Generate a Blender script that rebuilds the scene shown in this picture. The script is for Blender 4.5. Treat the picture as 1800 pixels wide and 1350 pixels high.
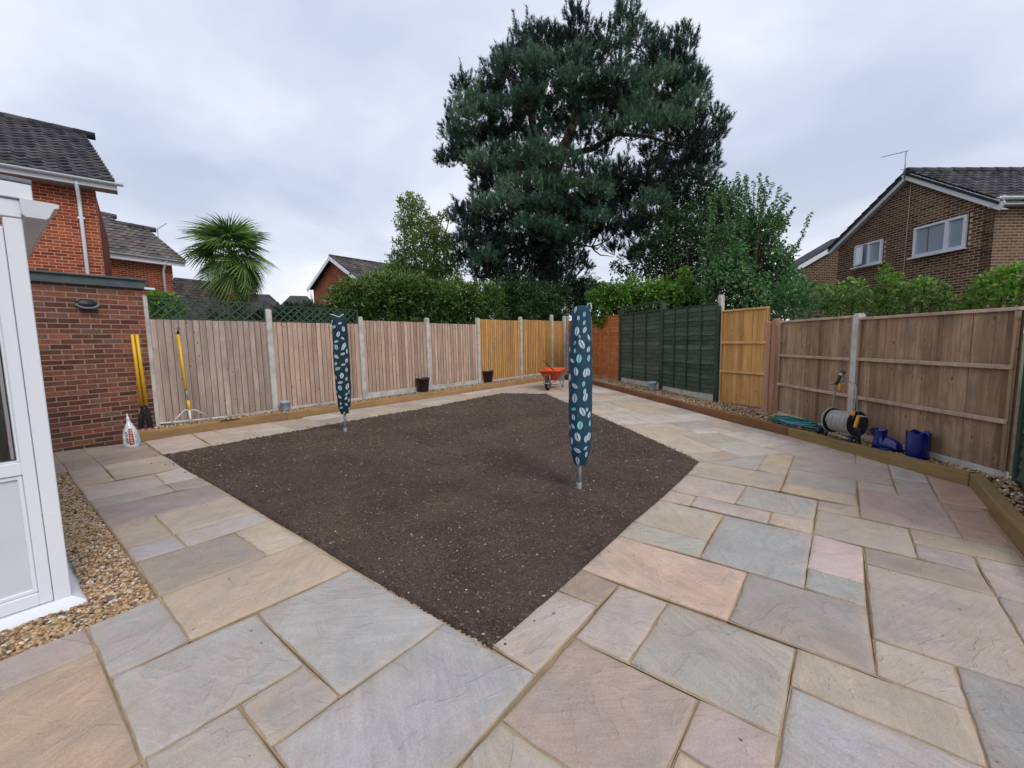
import bpy, bmesh, math, random
import numpy as np
from mathutils import Vector, Matrix, Euler
random.seed(7); RNG = np.random.RandomState(11)
S = bpy.context.scene
R = math.radians
for o in list(bpy.data.objects): bpy.data.objects.remove(o)
# ---------------------------------------------------------------- camera
CH = 1.54
FPX, PITCH, ROLL = 738.8, R(5.858), R(-1.013)
cam = bpy.data.cameras.new('camera'); camo = bpy.data.objects.new('camera', cam); S.collection.objects.link(camo)
cam.sensor_width = 36; cam.sensor_fit = 'HORIZONTAL'; cam.lens = 36 * FPX / 1800; cam.clip_start = .05; cam.clip_end = 2000
_c, _s, _cp, _sp = math.cos(ROLL), math.sin(ROLL), math.cos(PITCH), math.sin(PITCH)
_up = Vector((0, _sp, _cp)); _x = Vector((1, 0, 0)); _f = Vector((0, _cp, -_sp))
_r = _c * _x + _s * _up; _u = -_s * _x + _c * _up
camo.matrix_world = Matrix(((_r.x, _u.x, -_f.x, 0), (_r.y, _u.y, -_f.y, 0), (_r.z, _u.z, -_f.z, CH), (0, 0, 0, 1)))
S.camera = camo
# ---------------------------------------------------------------- world, sun, exposure
W = bpy.data.worlds.new('World'); S.world = W; W.use_nodes = True
SUN_EL, SUN_AZ = R(46), R(143)
def build_world():
    nt = W.node_tree; nt.nodes.clear(); N = nt.nodes.new; L = nt.links.new
    out = N('ShaderNodeOutputWorld'); sky = N('ShaderNodeTexSky'); sky.sky_type = 'NISHITA'; sky.sun_disc = False
    sky.sun_elevation = SUN_EL; sky.sun_rotation = SUN_AZ; sky.air_density = 1; sky.dust_density = 3
    bg1 = N('ShaderNodeBackground'); bg1.inputs[1].default_value = .06; L(sky.outputs[0], bg1.inputs[0])
    tc = N('ShaderNodeTexCoord'); sep = N('ShaderNodeSeparateXYZ'); L(tc.outputs['Generated'], sep.inputs[0])
    # flat cloud layer: project the direction on a plane overhead
    mx = N('ShaderNodeMath'); mx.operation = 'MAXIMUM'; mx.inputs[1].default_value = 0.0; L(sep.outputs[2], mx.inputs[0])
    ad = N('ShaderNodeMath'); ad.operation = 'ADD'; ad.inputs[1].default_value = .22; L(mx.outputs[0], ad.inputs[0])
    dx = N('ShaderNodeMath'); dx.operation = 'DIVIDE'; L(sep.outputs[0], dx.inputs[0]); L(ad.outputs[0], dx.inputs[1])
    dy = N('ShaderNodeMath'); dy.operation = 'DIVIDE'; L(sep.outputs[1], dy.inputs[0]); L(ad.outputs[0], dy.inputs[1])
    cb = N('ShaderNodeCombineXYZ'); L(dx.outputs[0], cb.inputs[0]); L(dy.outputs[0], cb.inputs[1])
    n1 = N('ShaderNodeTexNoise'); n1.inputs['Scale'].default_value = .95; n1.inputs['Detail'].default_value = 6; n1.inputs['Roughness'].default_value = .48
    n1.inputs['Distortion'].default_value = .3; L(cb.outputs[0], n1.inputs['Vector'])
    cr = N('ShaderNodeValToRGB'); L(n1.outputs[0], cr.inputs[0])
    e = cr.color_ramp.elements; e[0].position = .36; e[0].color = (.53, .60, .75, 1); e[1].position = .64; e[1].color = (.97, .99, 1.06, 1)
    m = e.new(.5); m.color = (.70, .755, .90, 1)
    # paler bank low over the horizon
    hr = N('ShaderNodeMapRange'); hr.inputs[1].default_value = .0; hr.inputs[2].default_value = .30; hr.inputs[3].default_value = .55; hr.inputs[4].default_value = 0; L(sep.outputs[2], hr.inputs[0])
    mixh = N('ShaderNodeMix'); mixh.data_type = 'RGBA'; mixh.inputs['B'].default_value = (.92, .95, 1.0, 1)
    L(hr.outputs[0], mixh.inputs['Factor']); L(cr.outputs[0], mixh.inputs['A'])
    bg2 = N('ShaderNodeBackground'); bg2.inputs[1].default_value = .94; L(mixh.outputs['Result'], bg2.inputs[0])
    ms = N('ShaderNodeMixShader'); ms.inputs[0].default_value = .94; L(bg1.outputs[0], ms.inputs[1]); L(bg2.outputs[0], ms.inputs[2])
    L(ms.outputs[0], out.inputs[0])
build_world()
sl = bpy.data.lights.new('sun', 'SUN'); sl.energy = 1.35; sl.angle = R(22); sl.color = (1, .97, .92)
so = bpy.data.objects.new('sun', sl); S.collection.objects.link(so)
so.rotation_euler = Euler((R(90) - SUN_EL, 0, -SUN_AZ + math.pi)) if False else Vector((-math.sin(SUN_AZ) * math.cos(SUN_EL), -math.cos(SUN_AZ) * math.cos(SUN_EL), -math.sin(SUN_EL))).to_track_quat('-Z', 'Y').to_euler()
S.view_settings.view_transform = 'Standard'; S.view_settings.look = 'None'; S.view_settings.gamma = 1; S.view_settings.exposure = 0.22
S.view_settings.use_curve_mapping = False
S.render.engine = 'CYCLES'; S.render.resolution_x = 1024; S.render.resolution_y = 768
# ---------------------------------------------------------------- survey helpers (pixel of the 1800 px photograph -> point of the place)
def ray(px, py):
    x = (px - 900) / FPX; y = -(py - 675) / FPX
    x, y = _c * x - _s * y, _s * x + _c * y
    return Vector((x, _cp + _sp * y, -_sp + _cp * y))
def gz(x, y):
    vd = -.785 * x + .62 * y
    return .135 * (1 - math.exp(-max(0, vd - 1.33) / 3.0)) + .01 * max(0, y - 10)
def at_z(px, py, z):
    d = ray(px, py); t = (z - CH) / d.z; return Vector((d.x * t, d.y * t, z))
def at_g(px, py, off=0):
    z = off
    for i in range(40):
        p = at_z(px, py, z); z = .5 * z + .5 * (gz(p.x, p.y) + off)
    return at_z(px, py, z)
def at_y(px, py, Y):
    d = ray(px, py); t = Y / d.y; return Vector((d.x * t, Y, CH + d.z * t))
def ht(px, py, base):
    d = ray(px, py); t = math.hypot(base[0], base[1]) / math.hypot(d.x, d.y); return CH + d.z * t
YAW = R(51.71); UU = Vector((math.cos(YAW), math.sin(YAW), 0)); VV = Vector((-UU.y, UU.x, 0)); G0 = Vector((-.1220, 1.9944, 0))
def UV(U, V, z=0):
    p = G0 + UU * U * .3 + VV * V * .3; return Vector((p.x, p.y, z))
def dirv(a): return Vector((math.cos(a), math.sin(a), 0))
# ---------------------------------------------------------------- mesh builder
COL = S.collection
def lin(r, g, b):
    f = lambda c: ((c / 255 + .055) / 1.055) ** 2.4 if c > 10 else c / 255 / 12.92
    return (f(r), f(g), f(b), 1)
class MB:
    def __init__(s): s.v = []; s.f = []; s.t = []; s.m = []; s.sm = []
    def add(s, vs, fs, tint=.5, m=0, smooth=False):
        b = len(s.v); s.v += [tuple(v) for v in vs]
        for f in fs: s.f.append(tuple(b + i for i in f)); s.t.append(tint); s.m.append(m); s.sm.append(smooth)
    def box(s, c, size, rot=0, tint=.5, m=0, mat=None, bev=0):
        hx, hy, hz = size[0] / 2, size[1] / 2, size[2] / 2
        M = mat if mat is not None else Matrix.Rotation(rot, 3, 'Z'); c = Vector(c)
        if bev <= 0:
            vs = [c + M @ Vector((x * hx, y * hy, z * hz)) for z in (-1, 1) for x, y in ((-1, -1), (1, -1), (1, 1), (-1, 1))]
            s.add(vs, [(3, 2, 1, 0), (4, 5, 6, 7), (0, 1, 5, 4), (1, 2, 6, 5), (2, 3, 7, 6), (3, 0, 4, 7)], tint, m)
        else:
            b = bev; vs = []
            for z in (-1, 1):
                for x, y in ((-1, -1), (1, -1), (1, 1), (-1, 1)):
                    vs.append(c + M @ Vector((x * (hx - b), y * (hy - b), z * hz)))
                    vs.append(c + M @ Vector((x * hx, y * (hy - b), z * (hz - b))))
                    vs.append(c + M @ Vector((x * (hx - b), y * hy, z * (hz - b))))
            def I(zi, k, j): return zi * 12 + k * 3 + j
            fs = [tuple(I(0, k, 0) for k in (3, 2, 1, 0)), tuple(I(1, k, 0) for k in range(4))]
            for k, k2, j in ((0, 1, 2), (1, 2, 1), (2, 3, 2), (3, 0, 1)):
                fs.append((I(0, k, j), I(0, k2, j), I(1, k2, j), I(1, k, j)))
                fs.append((I(0, k, 0), I(0, k2, 0), I(0, k2, j), I(0, k, j)))
                fs.append((I(1, k, j), I(1, k2, j), I(1, k2, 0), I(1, k, 0)))
            for k in range(4):
                a, b_ = (2, 1) if k in (0, 2) else (1, 2)
                fs.append((I(0, k, a), I(0, k, b_), I(1, k, b_), I(1, k, a)))
                fs.append((I(1, k, a), I(1, k, b_), I(1, k, 0))); fs.append((I(0, k, b_), I(0, k, a), I(0, k, 0)))
            s.add(vs, fs, tint, m)
    def prism(s, poly, z0, z1, tint=.5, m=0):   # poly list of xy ccw; z0,z1 numbers or callables
        g = lambda z, p: z(p[0], p[1]) if callable(z) else z
        n = len(poly); vs = [(p[0], p[1], g(z0, p)) for p in poly] + [(p[0], p[1], g(z1, p)) for p in poly]
        s.add(vs, [tuple(range(n - 1, -1, -1)), tuple(range(n, 2 * n))] + [(i, (i + 1) % n, n + (i + 1) % n, n + i) for i in range(n)], tint, m)
    def tube(s, pts, r, n=8, tint=.5, m=0, closed=False, caps=True):
        pts = [Vector(p) for p in pts]; k = len(pts); rs = r if isinstance(r, (list, tuple)) else [r] * k
        vs = []; prev = None
        for i, p in enumerate(pts):
            a = pts[(i - 1) % k] if (closed or i > 0) else p; b = pts[(i + 1) % k] if (closed or i < k - 1) else p
            t = (b - a).normalized() if (b - a).length > 1e-9 else Vector((0, 0, 1))
            if prev is None: x = t.orthogonal().normalized()
            else:
                x = prev - t * prev.dot(t); x = x.normalized() if x.length > 1e-6 else t.orthogonal().normalized()
            prev = x; y = t.cross(x)
            vs += [p + (x * math.cos(2 * math.pi * j / n) + y * math.sin(2 * math.pi * j / n)) * rs[i] for j in range(n)]
        fs = []
        for i in range(k if closed else k - 1):
            i2 = (i + 1) % k
            for j in range(n): fs.append((i * n + j, i * n + (j + 1) % n, i2 * n + (j + 1) % n, i2 * n + j))
        s.add(vs, fs, tint, m, True)
        if caps and not closed:
            b = len(s.v) - len(vs)
            s.f.append(tuple(b + j for j in range(n - 1, -1, -1))); s.t.append(tint); s.m.append(m); s.sm.append(False)
            s.f.append(tuple(b + (k - 1) * n + j for j in range(n))); s.t.append(tint); s.m.append(m); s.sm.append(False)
    def lathe(s, prof, c=(0, 0, 0), n=20, tint=.5, m=0, M=None, wob=None):
        c = Vector(c); vs = []
        for r, z in prof:
            for j in range(n):
                a = 2 * math.pi * j / n; rr = r * (wob(a, z) if wob else 1)
                p = Vector((rr * math.cos(a), rr * math.sin(a), z)); vs.append(c + (M @ p if M is not None else p))
        fs = [(i * n + j, i * n + (j + 1) % n, (i + 1) * n + (j + 1) % n, (i + 1) * n + j) for i in range(len(prof) - 1) for j in range(n)]
        s.add(vs, fs, tint, m, True)
    def grid(s, P, tint=.5, m=0, smooth=True):
        a, b = len(P), len(P[0]); vs = [p for row in P for p in row]
        s.add(vs, [(i * b + j, i * b + j + 1, (i + 1) * b + j + 1, (i + 1) * b + j) for i in range(a - 1) for j in range(b - 1)], tint, m, smooth)
    def mesh(s, name, mats, origin=(0, 0, 0)):
        me = bpy.data.meshes.new(name); o = Vector(origin)
        me.from_pydata([(v[0] - o.x, v[1] - o.y, v[2] - o.z) for v in s.v], [], s.f)
        mats = mats if isinstance(mats, (list, tuple)) else [mats]
        for m in mats: me.materials.append(m)
        me.polygons.foreach_set('material_index', s.m); me.polygons.foreach_set('use_smooth', s.sm)
        a = me.attributes.new('tint', 'FLOAT', 'FACE'); a.data.foreach_set('value', s.t)
        me.update(); return me
    def build(s, name, mats, parent=None, origin=None, **kw):
        if origin is None: origin = parent['_o'] if parent is not None else (0, 0, 0)
        me = s.mesh(name, mats, origin); return link(name, me, parent, origin if parent is None else (0, 0, 0), **kw)
def link(name, me, parent=None, loc=(0, 0, 0), **kw):
    o = bpy.data.objects.new(name, me); COL.objects.link(o); o.location = loc
    if parent is not None: o.parent = parent
    if parent is None or True: o['_o'] = tuple((Vector(loc) + (Vector(parent['_o']) if parent is not None else Vector())))
    tag(o, **kw); return o
def tag(o, label=None, cat=None, group=None, kind=None):
    if label: o['label'] = label
    if cat: o['category'] = cat
    if group: o['group'] = group
    if kind: o['kind'] = kind
def thing(name, loc, label, cat, group=None):
    o = bpy.data.objects.new(name, None); COL.objects.link(o); o.location = loc; o.empty_display_size = .1
    o['_o'] = tuple(loc); tag(o, label, cat, group); return o
def fast_mesh(name, V, F, mat, tint=None, smooth=False):
    """V (n,3) array, F (m,k) array of equal-size faces"""
    me = bpy.data.meshes.new(name); n, k = F.shape
    me.vertices.add(len(V)); me.vertices.foreach_set('co', V.astype(np.float32).ravel())
    me.loops.add(n * k); me.loops.foreach_set('vertex_index', F.astype(np.int32).ravel())
    me.polygons.add(n); me.polygons.foreach_set('loop_start', np.arange(0, n * k, k, dtype=np.int32)); me.polygons.foreach_set('loop_total', np.full(n, k, np.int32))
    me.polygons.foreach_set('use_smooth', np.full(n, smooth))
    if tint is not None:
        a = me.attributes.new('tint', 'FLOAT', 'FACE'); a.data.foreach_set('value', tint.astype(np.float32))
    me.materials.append(mat); me.update(calc_edges=True); me.validate(); return me
# ---------------------------------------------------------------- materials
class NT:
    def __init__(s, name):
        s.mat = bpy.data.materials.new(name); s.mat.use_nodes = True; s.nt = s.mat.node_tree; s.nt.nodes.clear()
        s.out = s.n('OutputMaterial'); s.b = s.n('BsdfPrincipled'); s.l(s.b.outputs[0], s.out.inputs[0]); s.b.inputs['Roughness'].default_value = .7
    def n(s, t, **k):
        x = s.nt.nodes.new('ShaderNode' + t)
        for a, v in k.items(): setattr(x, a, v)
        return x
    def l(s, a, b): s.nt.links.new(a, b)
    def set(s, inp, v):
        if hasattr(v, 'is_linked') or isinstance(v, bpy.types.NodeSocket): s.l(v, inp)
        else: inp.default_value = v
    def obj(s, rnd=True, scale=(1, 1, 1), rot=(0, 0, 0), world=False, rotrnd=0):
        if world: src = s.n('NewGeometry').outputs['Position']
        else: src = s.n('TexCoord').outputs['Object']
        if rotrnd:
            oi = s.n('ObjectInfo'); vr = s.n('VectorRotate', rotation_type='Z_AXIS'); s.l(src, vr.inputs['Vector'])
            mm = s.math('MULTIPLY', oi.outputs['Random'], rotrnd); s.l(mm, vr.inputs['Angle']); src = vr.outputs[0]
        mp = s.n('Mapping'); s.l(src, mp.inputs[0]); mp.inputs['Scale'].default_value = scale; mp.inputs['Rotation'].default_value = rot
        if rnd:
            oi = s.n('ObjectInfo'); mm = s.n('VectorMath', operation='SCALE'); mm.inputs[0].default_value = (37.1, 21.7, 53.3); s.l(oi.outputs['Random'], mm.inputs['Scale']); s.l(mm.outputs[0], mp.inputs['Location'])
        return mp.outputs[0]
    def noise(s, vec, sc, det=4, ro=.55, dist=0):
        x = s.n('TexNoise'); s.l(vec, x.inputs['Vector']); x.inputs['Scale'].default_value = sc; x.inputs['Detail'].default_value = det; x.inputs['Roughness'].default_value = ro; x.inputs['Distortion'].default_value = dist
        return x.outputs[0]
    def vor(s, vec, sc, feat='F1', rnd=1):
        x = s.n('TexVoronoi', feature=feat); s.l(vec, x.inputs['Vector']); x.inputs['Scale'].default_value = sc; x.inputs['Randomness'].default_value = rnd; return x
    def math(s, op, a, b=0, c=None):
        x = s.n('Math', operation=op); s.set(x.inputs[0], a); s.set(x.inputs[1], b)
        if c is not None: s.set(x.inputs[2], c)
        return x.outputs[0]
    def rng(s, a, i0, i1, o0=0, o1=1):
        x = s.n('MapRange'); s.set(x.inputs[0], a)
        for k, v in enumerate((i0, i1, o0, o1)): x.inputs[k + 1].default_value = v
        return x.outputs[0]
    def mix(s, f, a, b, mode='MIX'):
        x = s.n('Mix', data_type='RGBA', blend_type=mode); s.set(x.inputs['Factor'], f); s.set(x.inputs['A'], a); s.set(x.inputs['B'], b); return x.outputs['Result']
    def ramp(s, f, stops, interp='LINEAR'):
        x = s.n('ValToRGB'); s.set(x.inputs[0], f); r = x.color_ramp; r.interpolation = interp
        r.elements[0].position, r.elements[0].color = stops[0]; r.elements[1].position, r.elements[1].color = stops[-1]
        for p, c in stops[1:-1]: r.elements.new(p).color = c
        return x.outputs[0]
    def attr(s, name='tint'): return s.n('Attribute', attribute_name=name).outputs['Fac']
    def bright(s, col, fac):  # multiply a colour by a value
        g = s.n('CombineColor'); [s.l(fac, g.inputs[i]) for i in range(3)]
        return s.mix(1.0, col, g.outputs[0], 'MULTIPLY')
    def col(s, c): s.set(s.b.inputs['Base Color'], c)
    def bump(s, h, st=.3, d=.01):
        x = s.n('Bump'); x.inputs['Strength'].default_value = st; x.inputs['Distance'].default_value = d; s.l(h, x.inputs['Height']); s.l(x.outputs[0], s.b.inputs['Normal'])
    def rough(s, v): s.set(s.b.inputs['Roughness'], v)
def plain(name, c, rough=.6, metal=0, nz=.08, coat=0, sc=12):
    t = NT(name); v = t.obj(); n = t.noise(v, sc, 4); t.col(t.bright(c, t.rng(n, .3, .7, 1 - nz, 1 + nz))); t.rough(t.rng(t.noise(v, sc * 3, 3), .3, .7, rough * .85, min(1, rough * 1.15))); t.b.inputs['Metallic'].default_value = metal
    if coat: t.b.inputs['Coat Weight'].default_value = coat; t.b.inputs['Coat Roughness'].default_value = .08
    return t.mat
def m_stone():
    t = NT('sandstone'); oi = t.n('ObjectInfo'); c = oi.outputs['Color']
    v = t.obj(rotrnd=6.0); vf = t.obj(scale=(1, 1, 1))
    big = t.noise(v, 1.6, 5, .6, .6)
    mp = t.n('Mapping'); t.l(v, mp.inputs[0]); mp.inputs['Scale'].default_value = (1.3, 11, 1)
    st = t.noise(mp.outputs[0], 2.2, 7, .62, 1.2)
    c1 = t.mix(t.rng(big, .42, .68, 0, .6), c, t.mix(.5, c, lin(182, 150, 124)))
    c2 = t.mix(t.rng(t.noise(v, 2.7, 4, .6, .4), .46, .7, 0, .6), c1, t.mix(.55, c, lin(128, 128, 126)))
    amt = t.math('MULTIPLY', t.rng(oi.outputs['Random'], 0, 1, .35, 1.0), t.math('SUBTRACT', t.rng(st, .28, .72, .88, 1.13), 1.0)); c3 = t.bright(c2, t.math('ADD', amt, 1.0)); c3 = t.bright(c3, t.rng(t.noise(vf, 9, 5, .65), .3, .7, .93, 1.07))
    g = t.noise(vf, 130, 3, .7); c4 = t.bright(c3, t.rng(g, .3, .7, .84, 1.14))
    # pits and dark iron marks
    vo = t.vor(vf, 7.5); pit = t.math('MULTIPLY', t.math('LESS_THAN', vo.outputs['Distance'], .055), t.math('GREATER_THAN', t.noise(vf, 1.7, 2), .55))
    c5 = t.mix(t.math('MULTIPLY', pit, .75), c4, lin(70, 62, 56))
    # jointing sand rubbed over the rim
    rim = t.math('MULTIPLY', t.attr('rim'), t.rng(t.noise(vf, 14, 4), .35, .65, .1, 1)); c6 = t.mix(t.math('MULTIPLY', rim, .42), c5, lin(178, 156, 128))
    t.col(c6); t.rough(t.rng(st, .3, .7, .52, .75)); t.b.inputs['Specular IOR Level'].default_value = .35
    stepn = t.noise(v, 1.9, 5, .55, 1.4); steps = t.ramp(stepn, [(0, (0, 0, 0, 1)), (.40, (.05, .05, .05, 1)), (.425, (.38, .38, .38, 1)), (.53, (.46, .46, .46, 1)), (.55, (.8, .8, .8, 1)), (1, (1, 1, 1, 1))])
    sv = t.n('SeparateColor'); t.l(steps, sv.inputs[0]); t.col(t.bright(c6, t.rng(sv.outputs[0], 0, 1, .93, 1.05)))
    h = t.math('ADD', t.math('MULTIPLY', steps, .9), t.math('ADD', t.math('MULTIPLY', st, .40), t.math('MULTIPLY', g, .10)))
    t.bump(h, .8, .010); return t.mat
def m_mortar():
    t = NT('joint_sand'); v = t.obj(False, world=True); n = t.noise(v, 260, 3, .7); n2 = t.noise(v, 6, 4)
    t.col(t.mix(t.rng(n2, .35, .65), lin(164, 134, 96), lin(188, 160, 122))); t.col(t.bright(t.mix(t.rng(n2, .35, .65), lin(162, 138, 108), lin(186, 162, 130)), t.rng(n, .3, .7, .72, 1.2))); t.rough(.95); t.bump(n, .8, .004); return t.mat
def m_soil():
    t = NT('topsoil'); v = t.obj(False, world=True)
    n = t.noise(v, 75, 6, .75); n2 = t.noise(v, 1.1, 5, .6, .5); n3 = t.noise(v, 9, 4, .6)
    base = t.mix(t.rng(n2, .4, .62), lin(80, 67, 61), lin(98, 83, 74)); base = t.mix(t.rng(n3, .55, .75, 0, .5), base, lin(124, 106, 90))
    base = t.bright(base, t.rng(n, .30, .70, .38, 1.65))
    sp = t.vor(v, 62); br = t.n('SeparateColor'); t.l(sp.outputs['Color'], br.inputs[0])
    spk = t.math('MULTIPLY', t.math('LESS_THAN', sp.outputs['Distance'], .22), t.math('GREATER_THAN', br.outputs[0], .86))
    t.col(t.mix(t.math('MULTIPLY', spk, .6), base, lin(140, 122, 106))); t.rough(.95); t.b.inputs['Specular IOR Level'].default_value = .2
    t.bump(t.math('ADD', n, t.math('MULTIPLY', t.noise(v, 26, 4, .7), 1.3)), 1.0, .02); return t.mat
def m_tint(name, stops, rough=.6, nsc=60, nz=.15, bump=.2, world=False, objvar=0.0, spec=.5):
    t = NT(name); v = t.obj(not world, world=world); f = t.attr()
    if objvar: oi = t.n('ObjectInfo'); f = t.math('ADD', f, t.math('MULTIPLY', t.math('SUBTRACT', oi.outputs['Random'], .5), objvar))
    c = t.ramp(f, stops); n = t.noise(v, nsc, 5, .65); t.col(t.bright(c, t.rng(n, .3, .7, 1 - nz, 1 + nz))); t.rough(rough); t.b.inputs['Specular IOR Level'].default_value = spec
    if bump: t.bump(n, bump, .005)
    return t.mat
def m_wood(name, ca, cb, axis=2, knot=1.0, stain=None, rough=.8, grain=.18, sat=None, wsc=1.0):
    t = NT(name); sc = [26, 26, 26]; sc[axis] = 1.1; v = t.obj(scale=tuple(sc)); vk = [9.5, 9.5, 9.5]; vk[axis] = 5.2; v2 = t.obj(scale=tuple(vk)); v3 = t.obj()
    g = t.noise(v, 1.0, 6, .65, .9); f = t.attr(); oi = t.n('ObjectInfo')
    f = t.math('ADD', t.math('MULTIPLY', f, .45), t.math('MULTIPLY', oi.outputs['Random'], .55))
    c = t.mix(f, ca, cb); c = t.bright(c, t.rng(g, .3, .72, 1 - grain, 1 + grain))
    sc2 = [7, 7, 7]; sc2[axis] = .45; c = t.bright(c, t.rng(t.noise(t.obj(scale=tuple(sc2)), 1.0, 4, .6, .5), .3, .7, .80, 1.16))
    blot = t.noise(v3, 2.2, 4, .6); c = t.bright(c, t.rng(blot, .3, .7, .86, 1.12))
    if stain: c = t.mix(t.rng(t.noise(v3, 3.2, 5, .6, .6), .47, .72, 0, .65), c, stain)
    kn = t.vor(v2, 1.0, rnd=1); kc = t.n('SeparateColor'); t.l(kn.outputs['Color'], kc.inputs[0])
    kf = t.math('MULTIPLY', t.rng(kn.outputs['Distance'], .08, .19, 1, 0), t.math('GREATER_THAN', kc.outputs[0], 1 - .34 * knot))
    hal = t.math('MULTIPLY', t.rng(kn.outputs['Distance'], .2, .36, 1, 0), t.math('GREATER_THAN', kc.outputs[0], 1 - .34 * knot)); c = t.mix(t.math('MULTIPLY', hal, .30), c, cb)
    c = t.mix(t.math('MULTIPLY', kf, .72), c, t.mix(.25, lin(66, 42, 28), ca)); t.col(c); t.rough(rough); t.b.inputs['Specular IOR Level'].default_value = .25
    t.bump(t.math('SUBTRACT', g, kf), .35, .004); return t.mat
def m_concrete(name='concrete', c=lin(200, 196, 188), c2=lin(168, 162, 154)):
    t = NT(name); v = t.obj(); n = t.noise(v, 5, 5); n2 = t.noise(v, 110, 3, .7); t.col(t.bright(t.mix(t.rng(n, .4, .7), c, c2), t.rng(n2, .3, .7, .82, 1.15))); t.rough(.9); t.bump(n2, .4, .003); return t.mat
def m_brick(name, stops, mottled=.25, objvar=.7, dirt=None, soot=None):
    t = NT(name); v = t.obj(False, world=True); vo = t.obj(); f = t.attr(); oi = t.n('ObjectInfo')
    f = t.math('ADD', f, t.math('MULTIPLY', t.math('SUBTRACT', oi.outputs['Random'], .5), objvar)); c = t.ramp(f, stops)
    n = t.noise(v, 22, 6, .7); c = t.bright(c, t.rng(n, .3, .7, 1 - mottled, 1 + mottled)); n3 = t.noise(v, 1.3, 5, .6)
    if dirt: c = t.mix(t.rng(n3, .45, .7, 0, .6), c, dirt)
    t.col(c); t.rough(.9); t.b.inputs['Specular IOR Level'].default_value = .2; t.bump(t.noise(v, 90, 4, .7), .5, .003); return t.mat
def m_leaf(name, stops, rough=.5, trans=.25, spec=.4):
    t = NT(name); f = t.attr(); c = t.ramp(f, stops); v = t.obj(False, world=True); c = t.bright(c, t.rng(t.noise(v, 1.5, 4), .3, .7, .8, 1.2)); t.col(c); t.rough(rough); t.b.inputs['Specular IOR Level'].default_value = spec
    if trans:
        tr = t.n('BsdfTranslucent'); t.l(c, tr.inputs[0]); ms = t.n('MixShader'); ms.inputs[0].default_value = trans; t.l(t.b.outputs[0], ms.inputs[1]); t.l(tr.outputs[0], ms.inputs[2]); t.l(ms.outputs[0], t.out.inputs[0])
    return t.mat
def m_glass(name='window_glass', c=lin(176, 190, 204)):
    t = NT(name); t.col(c); t.rough(.04); t.b.inputs['Specular IOR Level'].default_value = .9; t.b.inputs['Metallic'].default_value = .25; return t.mat
MAT = {}
MAT['stone'] = m_stone(); MAT['mortar'] = m_mortar(); MAT['soil'] = m_soil(); MAT['concrete'] = m_concrete()
MAT['pebble'] = m_tint('river_pebble', [(0, lin(74, 60, 50)), (.12, lin(122, 98, 76)), (.35, lin(152, 118, 80)), (.55, lin(176, 142, 98)), (.78, lin(196, 166, 126)), (.9, lin(164, 152, 142)), (1, lin(226, 212, 190))], .55, 90, .15, .1, True)
MAT['clod'] = m_tint('soil_crumb', [(0, lin(66, 55, 50)), (.6, lin(104, 88, 78)), (.9, lin(136, 118, 102)), (1, lin(186, 168, 150))], .95, 90, .2, 0, True, spec=.1)
MAT['fence_old'] = m_wood('weathered_larch', lin(166, 136, 118), lin(208, 180, 160), 2, 1.6, lin(168, 152, 142), grain=.27)
MAT['fence_grey'] = m_wood('grey_weathered_larch', lin(150, 130, 118), lin(192, 172, 160), 2, 1.6, lin(146, 136, 132), grain=.27)
MAT['fence_new'] = m_wood('new_pine', lin(186, 138, 78), lin(212, 164, 102), 2, 1.8, None)
MAT['fence_brown'] = m_wood('brown_weathered_pine', lin(126, 98, 74), lin(178, 150, 122), 2, 1.4, lin(108, 94, 84), grain=.36)
MAT['rail_brown'] = m_wood('brown_weathered_rail', lin(168, 146, 128), lin(196, 172, 152), 1, .6, lin(146, 130, 116))
MAT['rail_new'] = m_wood('new_pine_rail', lin(200, 160, 104), lin(216, 178, 122), 1, .6)
MAT['post_red'] = m_wood('reddish_post', lin(168, 125, 103), lin(185, 143, 118), 2, .5)
MAT['lap_orange'] = m_wood('orange_lap', lin(172, 106, 60), lin(194, 128, 78), 1, 1.0, lin(150, 74, 30))
MAT['lap_orange_v'] = m_wood('orange_batten', lin(184, 118, 66), lin(204, 138, 84), 2, .4)
MAT['green_h'] = m_wood('green_stained_slat', lin(44, 58, 48), lin(84, 102, 84), 1, .8, lin(80, 92, 72), .6, grain=.25)
MAT['green_v'] = m_wood('green_stained_post', lin(42, 58, 48), lin(60, 82, 68), 2, .4, lin(70, 90, 66), .65)
MAT['green_tr'] = m_wood('green_trellis', lin(50, 68, 60), lin(66, 88, 76), 2, .2, None, .7)
MAT['sleeper'] = m_wood('treated_sleeper', lin(150, 116, 78), lin(178, 144, 102), 0, .5, lin(136, 110, 80), grain=.24)
MAT['sleeper_red'] = m_wood('red_brown_sleeper', lin(116, 80, 54), lin(140, 100, 70), 0, .5, lin(96, 70, 52), grain=.25)
MAT['sleeper_near'] = m_wood('olive_sleeper', lin(136, 110, 70), lin(160, 132, 90), 0, .6, lin(120, 106, 78), grain=.28)
MAT['brick_garage'] = m_brick('old_red_brick', [(0, lin(84, 54, 46)), (.3, lin(106, 66, 54)), (.6, lin(124, 76, 60)), (.85, lin(142, 88, 66)), (1, lin(108, 86, 76))], .32, .7, lin(104, 80, 66))
MAT['board_edge'] = plain('shadow_line_edge', lin(116, 94, 80), .9, 0, .2)  # darker edge colour paints the shadow lines between fence boards
MAT['mortar_garage'] = plain('pink_mortar', lin(150, 122, 108), .95, 0, .2, sc=30)
MAT['brick_red'] = m_brick('red_brick', [(0, lin(112, 52, 36)), (.5, lin(146, 70, 46)), (1, lin(166, 88, 58))], .15, .7)
MAT['mortar_red'] = plain('pale_mortar', lin(190, 148, 126), .95, 0, .1, sc=30)
MAT['brick_brown'] = m_brick('brown_brick', [(0, lin(64, 48, 40)), (.5, lin(92, 70, 58)), (1, lin(114, 88, 72))], .15, .7)
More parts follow.
